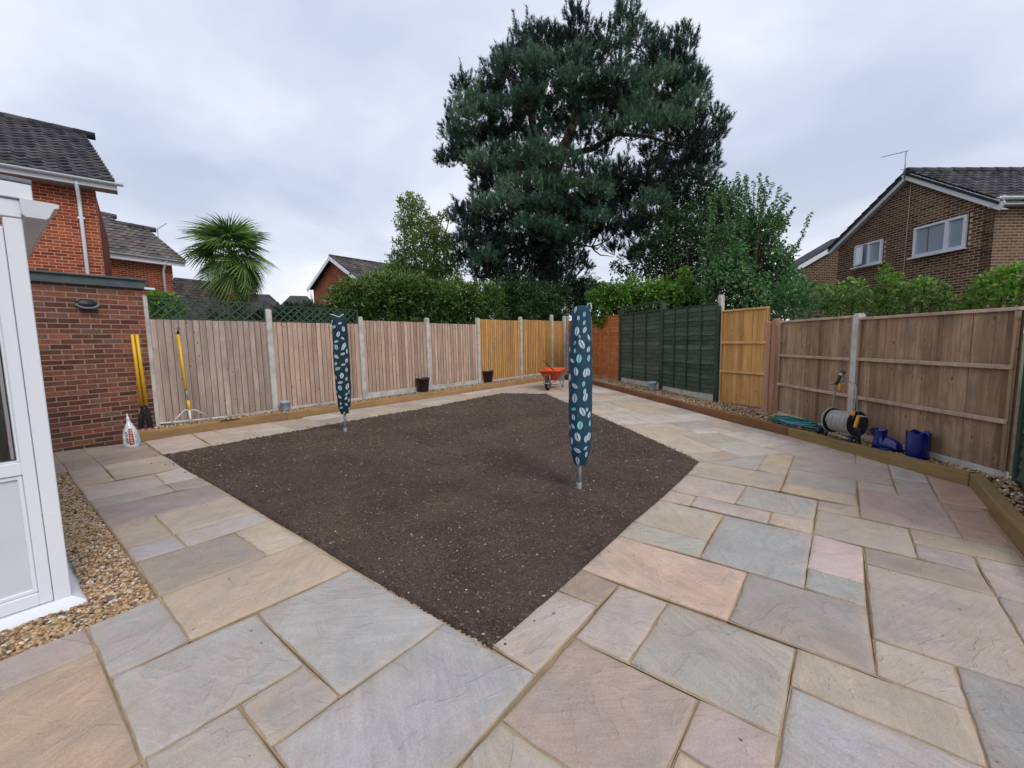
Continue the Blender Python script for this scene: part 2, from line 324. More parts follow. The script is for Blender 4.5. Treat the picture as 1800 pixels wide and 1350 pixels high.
MAT['mortar_brown'] = plain('buff_mortar', lin(196, 170, 140), .95, 0, .1, sc=30)
MAT['tile'] = m_brick('roof_tile', [(0, lin(50, 48, 54)), (.5, lin(68, 66, 72)), (1, lin(88, 84, 86))], .2, .6, lin(92, 90, 86))
MAT['tile_brown'] = m_brick('brown_roof_tile', [(0, lin(74, 70, 72)), (.5, lin(94, 88, 88)), (1, lin(114, 106, 102))], .15, .6, lin(116, 110, 100))
MAT['upvc'] = plain('white_plastic', lin(226, 229, 234), .28, 0, .004, sc=1)
MAT['upvc_dull'] = plain('dull_white_plastic', lin(206, 208, 212), .4, 0, .04, sc=4)
MAT['glass'] = m_glass()
MAT['dark'] = plain('dark_interior', lin(40, 42, 46), .8)
MAT['felt'] = plain('green_grey_felt', lin(78, 88, 90), .9, 0, .2, sc=9)
MAT['lead'] = plain('lead_grey', lin(112, 116, 124), .6, 0, .1)
MAT['black'] = plain('black_plastic', lin(34, 34, 38), .45)
MAT['steel'] = plain('galvanised_steel', lin(150, 152, 156), .42, .6, .12, sc=20)
MAT['steel_w'] = plain('white_painted_metal', lin(216, 216, 212), .4)
MAT['yellow'] = plain('yellow_plastic', lin(226, 178, 24), .4)
MAT['orange'] = plain('orange_plastic', lin(226, 152, 30), .4)
MAT['barrow'] = plain('orange_red_tray', lin(206, 78, 30), .45, 0, .1)
MAT['rubber'] = plain('black_rubber', lin(42, 40, 40), .85)
MAT['navy'] = plain('navy_plastic', lin(40, 50, 66), .45)
MAT['blueglaze'] = plain('cobalt_glaze', lin(5, 20, 104), .16, 0, .12, .3, sc=5)
MAT['greypot'] = plain('pale_grey_pot', lin(158, 170, 182), .55)
MAT['bluepot'] = plain('pale_blue_pot', lin(166, 184, 204), .5)
MAT['plumpot'] = plain('dark_plum_pot', lin(56, 36, 44), .42)
MAT['hosegrey'] = plain('grey_hose', lin(158, 154, 148), .5, 0, .1, sc=40)
MAT['hosegreen'] = plain('green_hose', lin(30, 112, 90), .4)
MAT['hoseblue'] = plain('blue_hose', lin(84, 138, 178), .4)
MAT['red'] = plain('red_plastic', lin(206, 84, 60), .5)
MAT['bark'] = m_tint('pine_bark', [(0, lin(54, 46, 42)), (.5, lin(80, 64, 54)), (1, lin(112, 80, 62))], .95, 8, .3, .8, True)
MAT['twig'] = m_tint('twig_bark', [(0, lin(50, 42, 34)), (1, lin(96, 82, 66))], .9, 20, .2, .3, True)
MAT['bagplastic'] = plain('white_bag_plastic', lin(214, 218, 222), .3, 0, .05, .3)
MAT['bagred'] = plain('bag_print_brown_red', lin(158, 78, 52), .4)
MAT['bagink'] = plain('bag_print_dark', lin(44, 40, 60), .4)
MAT['bagblue'] = plain('bag_print_pale_blue', lin(176, 202, 224), .35)
MAT['baglight'] = plain('bag_print_pale', lin(222, 160, 130), .35)
MAT['cover'] = plain('teal_cover_fabric', lin(22, 62, 84), .8, 0, .16, sc=9)
MAT['coverdark'] = plain('dark_teal_cover_fabric', lin(16, 46, 58), .85, 0, .16, sc=9)
MAT['print'] = plain('pale_leaf_print', lin(188, 202, 210), .8, 0, .06)
MAT['print2'] = plain('mint_leaf_print', lin(140, 200, 198), .8, 0, .06)
MAT['ground'] = m_tint('rough_grass_ground', [(0, lin(52, 62, 36)), (1, lin(78, 86, 52))], .95, 3, .3, 0, True)
SLABS = [
('tangrey',((1.963,4.635),(2.668,4.078),(3.034,4.542),(2.330,5.140))),
('tangrey',((2.831,4.761),(3.034,4.542),(3.220,4.779),(2.991,4.967))),
('pinkvein',((1.589,4.148),(2.051,3.777),(2.415,4.235),(1.963,4.635))),
('greygreen',((2.051,3.777),(2.515,3.389),(2.853,3.812),(2.415,4.235))),
('pink',((1.393,3.897),(1.628,3.749),(1.782,3.975),(1.589,4.148))),
('lilac',((1.628,3.749),(2.101,3.347),(2.270,3.573),(1.782,3.975))),
('pinktan',((2.101,3.347),(2.330,3.144),(2.515,3.389),(2.270,3.573))),
('tangreen',((1.004,3.425),(1.464,3.055),(1.827,3.529),(1.393,3.897))),
('greenpale',((0.812,3.174),(1.304,2.824),(1.464,3.055),(1.004,3.425))),
('bluegrey',((1.304,2.824),(1.776,2.438),(2.330,3.144),(1.827,3.529))),
('salmon',((0.442,2.695),(1.161,2.153),(1.528,2.625),(0.812,3.174))),
('brown',((0.257,2.456),(0.475,2.296),(0.653,2.507),(0.442,2.695))),
('bluetan',((2.854,4.295),(3.302,3.913),(3.651,4.336),(3.220,4.779))),
('yellow',((2.668,4.078),(3.104,3.646),(3.302,3.913),(2.854,4.295))),
('lilacgrey',((3.220,4.779),(3.872,4.146),(4.343,4.728),(3.619,5.293))),
('pale',((3.478,4.111),(3.708,3.917),(3.872,4.146),(3.651,4.336))),
('paleblue',((4.069,4.382),(4.296,4.208),(4.529,4.480),(4.470,4.882))),
('greystreak',((3.708,3.917),(3.920,3.725),(4.296,4.208),(4.069,4.382))),
('pinkbig',((2.933,3.425),(3.377,3.024),(3.920,3.725),(3.478,4.111))),
('pinktan',((2.700,3.609),(2.933,3.425),(3.104,3.646),(2.853,3.812))),
('greentan',((2.330,3.144),(2.781,2.760),(3.136,3.210),(2.700,3.609))),
('purple',((2.781,2.760),(2.996,2.558),(3.173,2.769),(2.950,2.968))),
('browngrey',((2.368,2.702),(2.818,2.319),(2.996,2.558),(2.540,2.927))),
('tanpink',((1.632,1.761),(1.853,1.577),(2.040,1.815),(1.815,1.994))),
('greyrip',((0.534,1.861),(1.015,1.476),(1.385,1.942),(0.892,2.322))),
('lilac',((-0.125,1.990),(0.089,1.806),(0.475,2.296),(0.257,2.456))),
('lilac2',((0.300,2.035),(0.534,1.861),(0.892,2.322),(0.653,2.507))),
('mauvegrey',((1.161,2.153),(1.632,1.761),(1.996,2.249),(1.528,2.625))),
('lilacpink',((1.944,2.661),(2.176,2.475),(2.540,2.927),(2.330,3.144))),
('grey',((1.776,2.438),(1.996,2.249),(2.176,2.475),(1.944,2.661))),
('greyspeck',((-1.189,1.638),(-0.946,1.456),(-0.772,1.689),(-1.014,1.860))),
('blue2',((-1.457,2.214),(-0.772,1.689),(-0.389,2.158),(-1.099,2.669))),
('blue3',((-1.857,1.770),(-1.389,1.404),(-1.014,1.860),(-1.457,2.214))),
('greylilac',((-2.297,2.106),(-1.857,1.770),(-1.673,2.012),(-2.132,2.369))),
('tanbig',((-2.132,2.369),(-1.673,2.012),(-1.099,2.669),(-1.581,3.050))),
('greydark',((-2.613,2.752),(-2.132,2.369),(-1.753,2.839),(-2.217,3.185))),
('tanlight',((-1.753,2.839),(-1.581,3.050),(-2.058,3.411),(-2.217,3.185))),
('bluelilac',((-2.613,2.752),(-2.419,2.970),(-2.669,3.156),(-2.841,2.931))),
('palelilac',((-2.419,2.970),(-2.058,3.411),(-2.278,3.586),(-2.669,3.156))),
('tan',((-2.841,2.931),(-2.669,3.156),(-3.120,3.511),(-3.308,3.292))),
('tan2',((-2.669,3.156),(-2.278,3.586),(-2.768,3.967),(-3.120,3.511))),
('purplestreak',((-3.308,3.292),(-2.768,3.967),(-3.170,4.283),(-3.788,3.669))),
('greypurple',((-3.415,4.110),(-3.170,4.283),(-3.485,4.527),(-3.670,4.304))),
('white',((-3.670,4.304),(-3.485,4.527),(-3.958,4.900),(-4.066,4.632))),
('palegreen',((-3.788,3.669),(-3.415,4.110),(-3.670,4.304),(-4.031,3.852))),
('lilac',((-4.031,3.852),(-3.670,4.304),(-4.066,4.632),(-4.506,4.229))),
('sandthin',((-4.506,4.229),(-4.344,4.465),(-4.515,4.592),(-4.717,4.386))),
('lilacgrey',((-4.717,4.386),(-4.515,4.592),(-5.016,5.001),(-5.213,4.794))),
('tangrey',((-4.344,4.465),(-3.958,4.900),(-4.397,5.276),(-4.817,4.851))),
('paletan',((-4.817,4.851),(-4.397,5.276),(-4.634,5.446),(-5.016,5.001))),
('browngrey',((-5.016,5.001),(-4.634,5.446),(-5.170,5.860),(-5.581,5.439))),
('browngrey2',((-5.213,4.794),(-5.016,5.001),(-5.581,5.439),(-5.730,5.201))),
('taupe',((-5.581,5.439),(-5.170,5.860),(-5.608,6.271),(-6.154,5.873))),
('taupe2',((-6.340,5.678),(-5.730,5.201),(-5.581,5.439),(-6.154,5.873))),
('pinkpale',((-4.927,5.705),(-4.575,6.138),(-5.271,6.773),(-5.608,6.271))),
('pinkthin',((-4.685,5.507),(-4.346,5.962),(-4.575,6.138),(-4.927,5.705))),
('paletan',((-4.827,6.393),(-4.611,6.622),(-5.066,6.980),(-5.271,6.773))),
('buff',((-4.346,5.962),(-3.971,6.455),(-4.412,6.815),(-4.827,6.393))),
('paletan',((-4.611,6.622),(-4.044,7.293),(-4.478,7.669),(-5.066,6.980))),
('tan',((-3.599,6.918),(-3.292,7.414),(-3.934,8.205),(-4.478,7.669))),
('lilacgrey',((1.815,1.994),(2.277,1.629),(2.818,2.319),(2.368,2.702))),
('pinkgrey',((2.818,2.319),(3.016,2.154),(3.379,2.613),(3.173,2.769))),
('pinkgrey',((2.444,1.841),(2.644,1.683),(3.016,2.154),(2.818,2.319))),
('lilac',((2.091,1.394),(2.291,1.236),(2.644,1.683),(2.444,1.841))),
('olive',((2.950,2.968),(3.379,2.613),(3.574,2.861),(3.136,3.210))),
('orange',((3.377,3.024),(3.574,2.861),(4.113,3.544),(3.920,3.725))),
('tan',((1.206,1.711),(1.671,1.343),(1.853,1.577),(1.385,1.942))),
('slate',((1.393,0.989),(1.826,0.647),(2.477,1.471),(2.040,1.815))),
('blue3',((0.831,1.246),(1.294,0.877),(1.671,1.343),(1.206,1.711))),
('mauve',((-0.074,1.566),(0.404,1.192),(0.776,1.656),(0.300,2.035))),
('lilac3',((0.600,1.432),(0.831,1.246),(1.015,1.476),(0.776,1.656))),
('tanlight',((0.404,1.192),(0.646,1.006),(0.831,1.246),(0.600,1.432))),
('blue',((0.089,1.806),(-0.389,2.158),(-0.946,1.456),(-0.458,1.093))),
('pale2',((-0.712,1.271),(-1.189,1.638),(-1.389,1.404),(-0.913,1.029))),
('greenpale',((-0.458,1.093),(0.027,0.730),(0.404,1.192),(-0.074,1.566))),
('tan',((-0.913,1.029),(-1.389,1.404),(-1.732,0.972),(-1.264,0.584))),
('pinkgrey',((-2.077,1.938),(-2.297,2.106),(-2.861,1.405),(-2.638,1.229))),
('sand',((-1.389,1.404),(-2.077,1.938),(-2.638,1.229),(-1.955,0.689))),
('blue2',((-0.458,1.093),(-0.712,1.271),(-1.264,0.584),(-1.021,0.372))),
('mauvegrey',((0.448,0.780),(0.919,0.408),(1.294,0.877),(0.831,1.246))),
('tan2',((-0.159,0.495),(0.547,-0.063),(0.919,0.408),(0.213,0.966))),
('lilac2',((0.919,0.408),(1.362,0.059),(1.733,0.530),(1.294,0.877))),
('blue3',((-0.816,0.631),(-0.345,0.259),(0.027,0.730),(-0.458,1.093))),
('taupe',((-5.730,5.201),(-6.340,5.678),(-6.731,5.224),(-6.104,4.729))),
('taupe2',((-5.213,4.794),(-5.730,5.201),(-6.104,4.729),(-5.586,4.321))),
('greygreen',((2.330,5.140),(2.831,4.761),(3.322,5.389))),
('yellow',((2.991,4.967),(3.220,4.779),(3.619,5.293),(3.461,5.423),(3.322,5.389))),
('lilacgrey',((3.461,5.423),(4.110,4.910),(4.418,5.300),(4.368,5.645))),
('tangrey',((4.110,4.910),(4.343,4.728),(4.470,4.882),(4.418,5.300))),
('orange',((3.920,3.725),(4.395,3.359),(4.652,3.684),(4.529,4.480))),
('tan',((2.938,5.295),(2.866,5.596),(2.265,5.454),(2.330,5.140))),
('tanlight',((2.866,5.596),(2.652,6.501),(2.051,6.359),(2.265,5.454))),
('tanlight',((2.964,6.575),(2.829,7.144),(1.916,6.928),(2.051,6.359))),
('pinkpale',((2.216,6.999),(2.150,7.276),(1.850,7.205),(1.916,6.928))),
('tanlight',((2.829,7.144),(2.763,7.422),(2.150,7.276),(2.216,6.999))),
('palewhite',((2.451,7.348),(2.240,8.238),(1.639,8.095),(1.850,7.205))),
('greenfar',((3.585,5.453),(3.435,6.086),(2.787,5.932),(2.938,5.295))),
('greenfar2',((3.435,6.086),(3.300,6.655),(2.652,6.501),(2.787,5.932))),
('palewhite',((3.592,6.724),(3.526,7.001),(2.898,6.853),(2.964,6.575))),
('greyfar',((3.526,7.001),(3.391,7.571),(2.763,7.422),(2.898,6.853))),
('palewhite',((4.142,5.899),(3.927,6.804),(3.300,6.655),(3.515,5.750))),
('lilac',((4.211,5.607),(4.142,5.899),(3.515,5.750),(3.585,5.453))),
('mauve',((4.325,5.942),(4.258,6.399),(4.215,6.564),(3.997,6.512),(4.142,5.899))),
('tanpink',((3.927,6.804),(3.792,7.373),(3.457,7.293),(3.592,6.724))),
('sandfar',((3.097,8.811),(2.875,9.745),(2.248,9.596),(2.469,8.662))),
('buffar',((3.246,8.184),(3.097,8.811),(2.469,8.662),(2.618,8.035))),
('palewhite',((3.099,7.501),(2.954,8.114),(2.306,7.961),(2.451,7.348))),
('tanlight',((2.240,8.238),(2.011,9.201),(1.410,9.059),(1.639,8.095))),
('greyfar',((2.011,9.201),(1.866,9.814),(1.265,9.672),(1.410,9.059))),
('lilac',((1.866,9.814),(1.658,10.690),(1.057,10.547),(1.265,9.672))),
('buffar',((1.658,10.690),(1.446,11.586),(0.845,11.443),(1.057,10.547))),
('pinktan',((1.446,11.586),(1.238,12.462),(0.679,12.329),(0.639,12.273),(0.845,11.443))),
('greenfar',((0.679,12.329),(1.238,12.462),(1.133,12.904))),
('palewhite',((2.618,8.035),(2.400,8.954),(2.088,8.880),(2.306,7.961))),
('greenfar',((2.400,8.954),(2.178,9.888),(1.866,9.814),(2.088,8.880))),
('tanlight',((2.806,10.037),(2.668,10.621),(1.728,10.398),(1.866,9.814))),
('pinktan',((2.376,10.552),(2.163,11.448),(1.515,11.294),(1.728,10.398))),
('buffar',((2.163,11.448),(1.955,12.324),(1.307,12.170),(1.515,11.294))),
('sandfar',((2.247,12.393),(2.109,12.977),(1.169,12.754),(1.307,12.170))),
('pale',((1.817,12.907),(1.660,13.571),(1.133,12.904),(1.169,12.754))),
('greenfar',((2.875,9.745),(2.806,10.037),(2.178,9.888),(2.248,9.596))),
('palewhite',((3.920,7.696),(3.761,8.306),(2.954,8.114),(3.099,7.501))),
('tangrey',((3.128,10.730),(2.976,11.311),(2.237,11.136),(2.376,10.552))),
('palewhite',((2.865,11.284),(2.652,12.181),(2.025,12.032),(2.237,11.136))),
('sandfar',((2.652,12.181),(2.583,12.472),(1.955,12.324),(2.025,12.032))),
('pale',((2.516,13.073),(2.365,13.654),(1.678,13.491),(1.817,12.907))),
('pinkpale',((2.306,13.640),(2.237,13.932),(1.892,13.857),(1.660,13.571),(1.678,13.491))),
('tanlight',((3.992,7.420),(3.920,7.696),(3.391,7.571),(3.457,7.293))),
('greyfar',((3.761,8.306),(3.598,8.930),(3.097,8.811),(3.246,8.184))),
('pale',((3.598,8.930),(3.439,9.540),(2.951,9.424),(3.097,8.811))),
('pinktan',((3.439,9.540),(3.204,10.440),(2.737,10.329),(2.951,9.424))),
('palewhite',((3.204,10.440),(3.128,10.730),(2.668,10.621),(2.737,10.329))),
('pinktan',((2.668,12.493),(2.516,13.073),(2.109,12.977),(2.247,12.393))),
('tangrey',((2.289,13.944),(2.191,14.245),(1.892,13.857))),
('buffar',((4.368,5.645),(4.325,5.942),(4.142,5.899),(4.211,5.607))),
('greenfar',((4.215,6.564),(3.992,7.420),(3.792,7.373),(3.997,6.512))),
('tanlight',((2.976,11.311),(2.744,12.202),(2.652,12.181),(2.865,11.284))),
('tangrey',((2.744,12.202),(2.668,12.493),(2.583,12.472),(2.652,12.181))),
('palewhite',((2.365,13.654),(2.289,13.944),(2.237,13.932),(2.306,13.640))),
('buffar',((0.908,11.150),(0.850,11.392),(0.277,11.262))),
('tangrey',((0.850,11.392),(0.639,12.273),(0.166,11.679),(0.277,11.262))),
('greyfar',((0.277,11.262),(0.166,11.679),(-0.110,11.330))),
('tan',((-2.656,8.104),(-3.139,8.485),(-3.697,7.779),(-3.214,7.398))),
('buffar',((-2.099,8.810),(-2.581,9.192),(-3.139,8.485),(-2.656,8.104))),
('tan',((-1.727,9.281),(-2.445,9.848),(-2.817,9.377),(-2.099,8.810))),
('palewhite',((-1.169,9.988),(-1.652,10.369),(-2.210,9.662),(-1.727,9.281))),
('sandfar',((-0.612,10.694),(-1.094,11.075),(-1.652,10.369),(-1.169,9.988))),
('tangrey',((-0.054,11.401),(-0.537,11.782),(-1.094,11.075),(-0.612,10.694))),
('pinktan',((0.504,12.107),(0.021,12.488),(-0.537,11.782),(-0.054,11.401))),
('tan',((1.061,12.813),(0.579,13.194),(0.021,12.488),(0.504,12.107))),
('lilac',((1.433,13.284),(0.715,13.851),(0.330,13.391),(1.061,12.813))),
('sandfar',((1.805,13.755),(1.101,14.311),(0.964,14.152),(0.826,13.992),(0.715,13.851),(1.433,13.284))),
('pale',((2.191,14.245),(1.493,14.766),(1.101,14.311),(1.805,13.755))),
('palewhite',((-3.325,8.250),(-3.772,8.603),(-4.144,8.132),(-3.697,7.779))),
('lilac',((-2.767,8.956),(-3.212,9.307),(-3.264,9.247),(-3.772,8.603),(-3.325,8.250))),
('buffar',((-2.581,9.192),(-3.016,9.535),(-3.065,9.478),(-3.212,9.307),(-2.767,8.956))),
('greenfar',((-1.652,10.369),(-2.036,10.672),(-2.624,9.990),(-2.210,9.662))),
('greyfar',((-1.094,11.075),(-1.448,11.354),(-2.036,10.672),(-1.652,10.369))),
('palewhite',((-0.537,11.782),(-0.859,12.037),(-1.252,11.582),(-1.448,11.354),(-1.094,11.075))),
('pinkpale',((-0.165,12.253),(-0.467,12.491),(-0.859,12.037),(-0.537,11.782))),
('lilac',((0.393,12.959),(0.121,13.174),(-0.271,12.719),(-0.467,12.491),(-0.165,12.253))),
('tangrey',((0.579,13.194),(0.330,13.391),(0.121,13.174),(0.393,12.959))),
('lilac',((-2.445,9.848),(-2.624,9.990),(-3.016,9.535),(-2.817,9.377))),
('buff',((-3.599,6.918),(-3.833,7.122),(-4.205,6.651),(-3.971,6.455))),
('palewhite',((-3.833,7.122),(-4.044,7.293),(-4.412,6.815),(-4.205,6.651))),
]
STONE = dict(tangrey=(178,166,148),pinkvein=(184,168,160),greygreen=(160,164,158),pink=(188,166,156),lilac=(182,170,165),pinktan=(180,165,152),tangreen=(172,166,150),greenpale=(170,172,162),bluegrey=(158,165,168),salmon=(198,168,150),brown=(156,138,125),bluetan=(172,168,160),yellow=(192,172,138),lilacgrey=(168,158,152),pale=(185,174,162),paleblue=(174,174,172),greystreak=(160,155,150),pinkbig=(176,150,140),orange=(168,132,114),greentan=(165,160,150),olive=(160,150,128),purple=(155,145,148),browngrey=(148,134,124),pinkgrey=(170,156,152),tanpink=(178,166,155),tan=(172,160,142),greyrip=(154,155,148),lilac2=(184,172,168),mauvegrey=(150,146,145),lilacpink=(192,172,176),grey=(152,158,160),mauve=(166,148,142),lilac3=(172,156,156),blue=(164,166,170),greyspeck=(168,164,158),pale2=(172,170,165),blue2=(162,166,168),blue3=(166,168,172),greylilac=(165,164,166),tanbig=(188,170,150),sand=(176,150,127),greydark=(146,140,132),tanlight=(196,182,158),bluelilac=(162,164,174),palelilac=(172,168,168),tan2=(172,160,146),purplestreak=(140,128,130),greypurple=(146,138,136),white=(192,188,180),palegreen=(166,162,154),sandthin=(178,154,128),paletan=(192,178,160),taupe=(158,148,140),taupe2=(150,142,134),browngrey2=(150,138,128),pinkpale=(194,176,166),pinkthin=(192,174,166),buff=(186,174,154),slate=(128,138,146),palewhite=(198,194,186),greenfar=(176,178,166),greenfar2=(168,168,152),greyfar=(166,166,160),sandfar=(190,168,142),buffar=(188,176,156))
FX = MB()
# ---------------------------------------------------------------- ground sheet
def build_ground():
    m = MB(); Rr = 600
    m.add([(-Rr, -Rr, -.35), (Rr, -Rr, -.35), (Rr, Rr, -.35), (-Rr, Rr, -.35)], [(0, 1, 2, 3)]); m.build('ground', MAT['ground'], kind='structure')
    m = MB(); P = [[(x, y, gz(x, y) - .07) for y in np.arange(-4, 24, .7)] for x in np.arange(-16, 12, .7)]
    m.grid([list(r) for r in P]); o = m.build('garden_soil', MAT['soil'], kind='structure')
build_ground()
# ---------------------------------------------------------------- patio of riven sandstone slabs
def inset(poly, d):
    n = len(poly); out = []
    for i in range(n):
        p0, p1, p2 = Vector(poly[i - 1]), Vector(poly[i]), Vector(poly[(i + 1) % n])
        a = (p1 - p0).normalized(); b = (p2 - p1).normalized(); na = Vector((-a.y, a.x)); nb = Vector((-b.y, b.x))
        k = 1 + na.dot(nb)
        if k < .25: k = .25
        out.append(p1 + (na + nb) * (d / k))
    return out
def build_patio():
    j = MB()
    for c, poly in SLABS:
        j.add([(x, y, gz(x, y) - .009) for x, y in poly], [tuple(range(len(poly)))])
        q = inset([Vector(p) for p in poly], -.03)
        j.add([(p.x, p.y, gz(p.x, p.y) - .024 - .0007 * random.random()) for p in q], [tuple(range(len(q)))])
    pat = j.build('patio', MAT['mortar'], kind='structure')
    Rm = Matrix.Rotation(-YAW, 2)
    for c, poly in SLABS:
        poly = [Vector(p) for p in poly]; cen = sum(poly, Vector((0, 0))) / len(poly)
        dist = cen.length; near = dist < 5
        gap = .0032 + random.random() * .0016
        base = inset(poly, gap)
        # uneven hand-cut rim
        rim = []
        for i in range(len(base)):
            a, b = base[i], base[(i + 1) % len(base)]; L = (b - a).length
            n = max(1, int(L / (.07 if near else .2))); t = (b - a) / max(L, 1e-6); nn = Vector((-t.y, t.x)); ph = random.random() * 9
            for k in range(n):
                s = k / n; amp = .0045 if near else .002
                off = (math.sin(s * L * 21 + ph) * .4 + random.uniform(-.6, .6)) * amp if k else .0025
                rim.append(a + t * (L * s) + nn * (off + amp * .4))
        c2 = sum(rim, Vector((0, 0))) / len(rim)
        tx, ty, tz = random.uniform(-.002, .002), random.uniform(-.002, .002), random.uniform(-.0015, .002)
        def Z(p): d = p - cen; return gz(p.x, p.y) + tx * d.x + ty * d.y + tz
        def ring(fr_abs, dz, jit=0):
            out = []
            for p in rim:
                v = c2 - p; L = v.length; q = p + v * min(.45, fr_abs / max(L, .01))
                out.append((q.x, q.y, Z(q) + dz + random.uniform(-jit, jit)))
            return out
        rings = [ring(0, -.03), ring(0, -.0035, .0008), ring(.006, -.0006), ring(.035, .0005), ring(.10, .001)]
        vs = []; 
        for r_ in rings:
            for x, y, z in r_:
                l = Rm @ Vector((x - cen.x, y - cen.y)); vs.append((l.x, l.y, z))
        n = len(rim); fs = []
        for k in range(len(rings) - 1):
            for i in range(n): fs.append((k * n + i, k * n + (i + 1) % n, (k + 1) * n + (i + 1) % n, (k + 1) * n + i))
        ce = len(vs); vs.append((Rm @ (c2 - cen)).to_tuple() + (Z(c2) + .001,))
        k = len(rings) - 1
        for i in range(n): fs.append((k * n + i, k * n + (i + 1) % n, ce))
        me = bpy.data.meshes.new('paving_slab'); me.from_pydata(vs, [], fs); me.materials.append(MAT['stone'])
        at = me.attributes.new('rim', 'FLOAT', 'POINT'); at.data.foreach_set('value', [1.0] * (3 * n) + [.45] * n + [0] * n + [0])
        me.polygons.foreach_set('use_smooth', [True] * len(fs)); me.update()
        o = link('paving_slab', me, pat, (cen.x, cen.y, 0)); o.rotation_euler = (0, 0, YAW)
        cc = STONE[c]; jit = random.uniform(-5, 5); 
        l_ = [v * 1.05 + jit for v in cc]; g_ = sum(l_) / 3; l_ = [(g_ + (v - g_) * .84) * .80 + m_ * .20 for v, m_ in zip(l_, (174, 163, 152))]
        o.color = lin(l_[0] * .985, l_[1] * .96, l_[2] * .94)
build_patio()
# ---------------------------------------------------------------- soil bed
LAWN = [Vector(p) for p in ((-.122, 1.994), (2.332, 5.146), (.908, 11.150), (-.314, 11.366), (-4.671, 5.485))]
def inside(p, poly, m=0):
    for i in range(len(poly)):
        a, b = poly[i], poly[(i + 1) % len(poly)]; t = (b - a).normalized()
        if (p - a).dot(Vector((-t.y, t.x))) < m: return False
    return True
def edge_dist(X, Y, poly):
    d = np.full(X.shape, 1e9)
    for i in range(len(poly)):
        a, b = poly[i], poly[(i + 1) % len(poly)]; t = (b - a).normalized(); d = np.minimum(d, (X - a.x) * (-t.y) + (Y - a.y) * t.x)
    return d
def vnoise(X, Y, sc, seed):
    r = np.random.RandomState(seed); T = r.rand(256, 256); x = X * sc; y = Y * sc; xi = np.floor(x).astype(int); yi = np.floor(y).astype(int); fx = x - xi; fy = y - yi
    fx = fx * fx * (3 - 2 * fx); fy = fy * fy * (3 - 2 * fy); g = lambda a, b: T[a % 256, b % 256]
    return (g(xi, yi) * (1 - fx) + g(xi + 1, yi) * fx) * (1 - fy) + (g(xi, yi + 1) * (1 - fx) + g(xi + 1, yi + 1) * fx) * fy
GZ = np.vectorize(gz)
def soil_h(X, Y):
    d = edge_dist(X, Y, LAWN); k = np.clip(d / .18, 0, 1); k = k * k * (3 - 2 * k)
    h = .020 * k + .012 * k * (vnoise(X, Y, 1.1, 1) - .5) * 2 + .010 * (vnoise(X, Y, 7, 2) - .5) + .014 * (vnoise(X, Y, 22, 3) - .5) + .006 * np.sin((X * .62 + Y * .785) * 42 + 3 * vnoise(X, Y, 1.5, 8)) * (vnoise(X, Y, .8, 12) > .45) + .007 * (vnoise(X, Y, 55, 4) - .5)
    return GZ(X, Y) - .007 + h - .03 * (d < -.012)
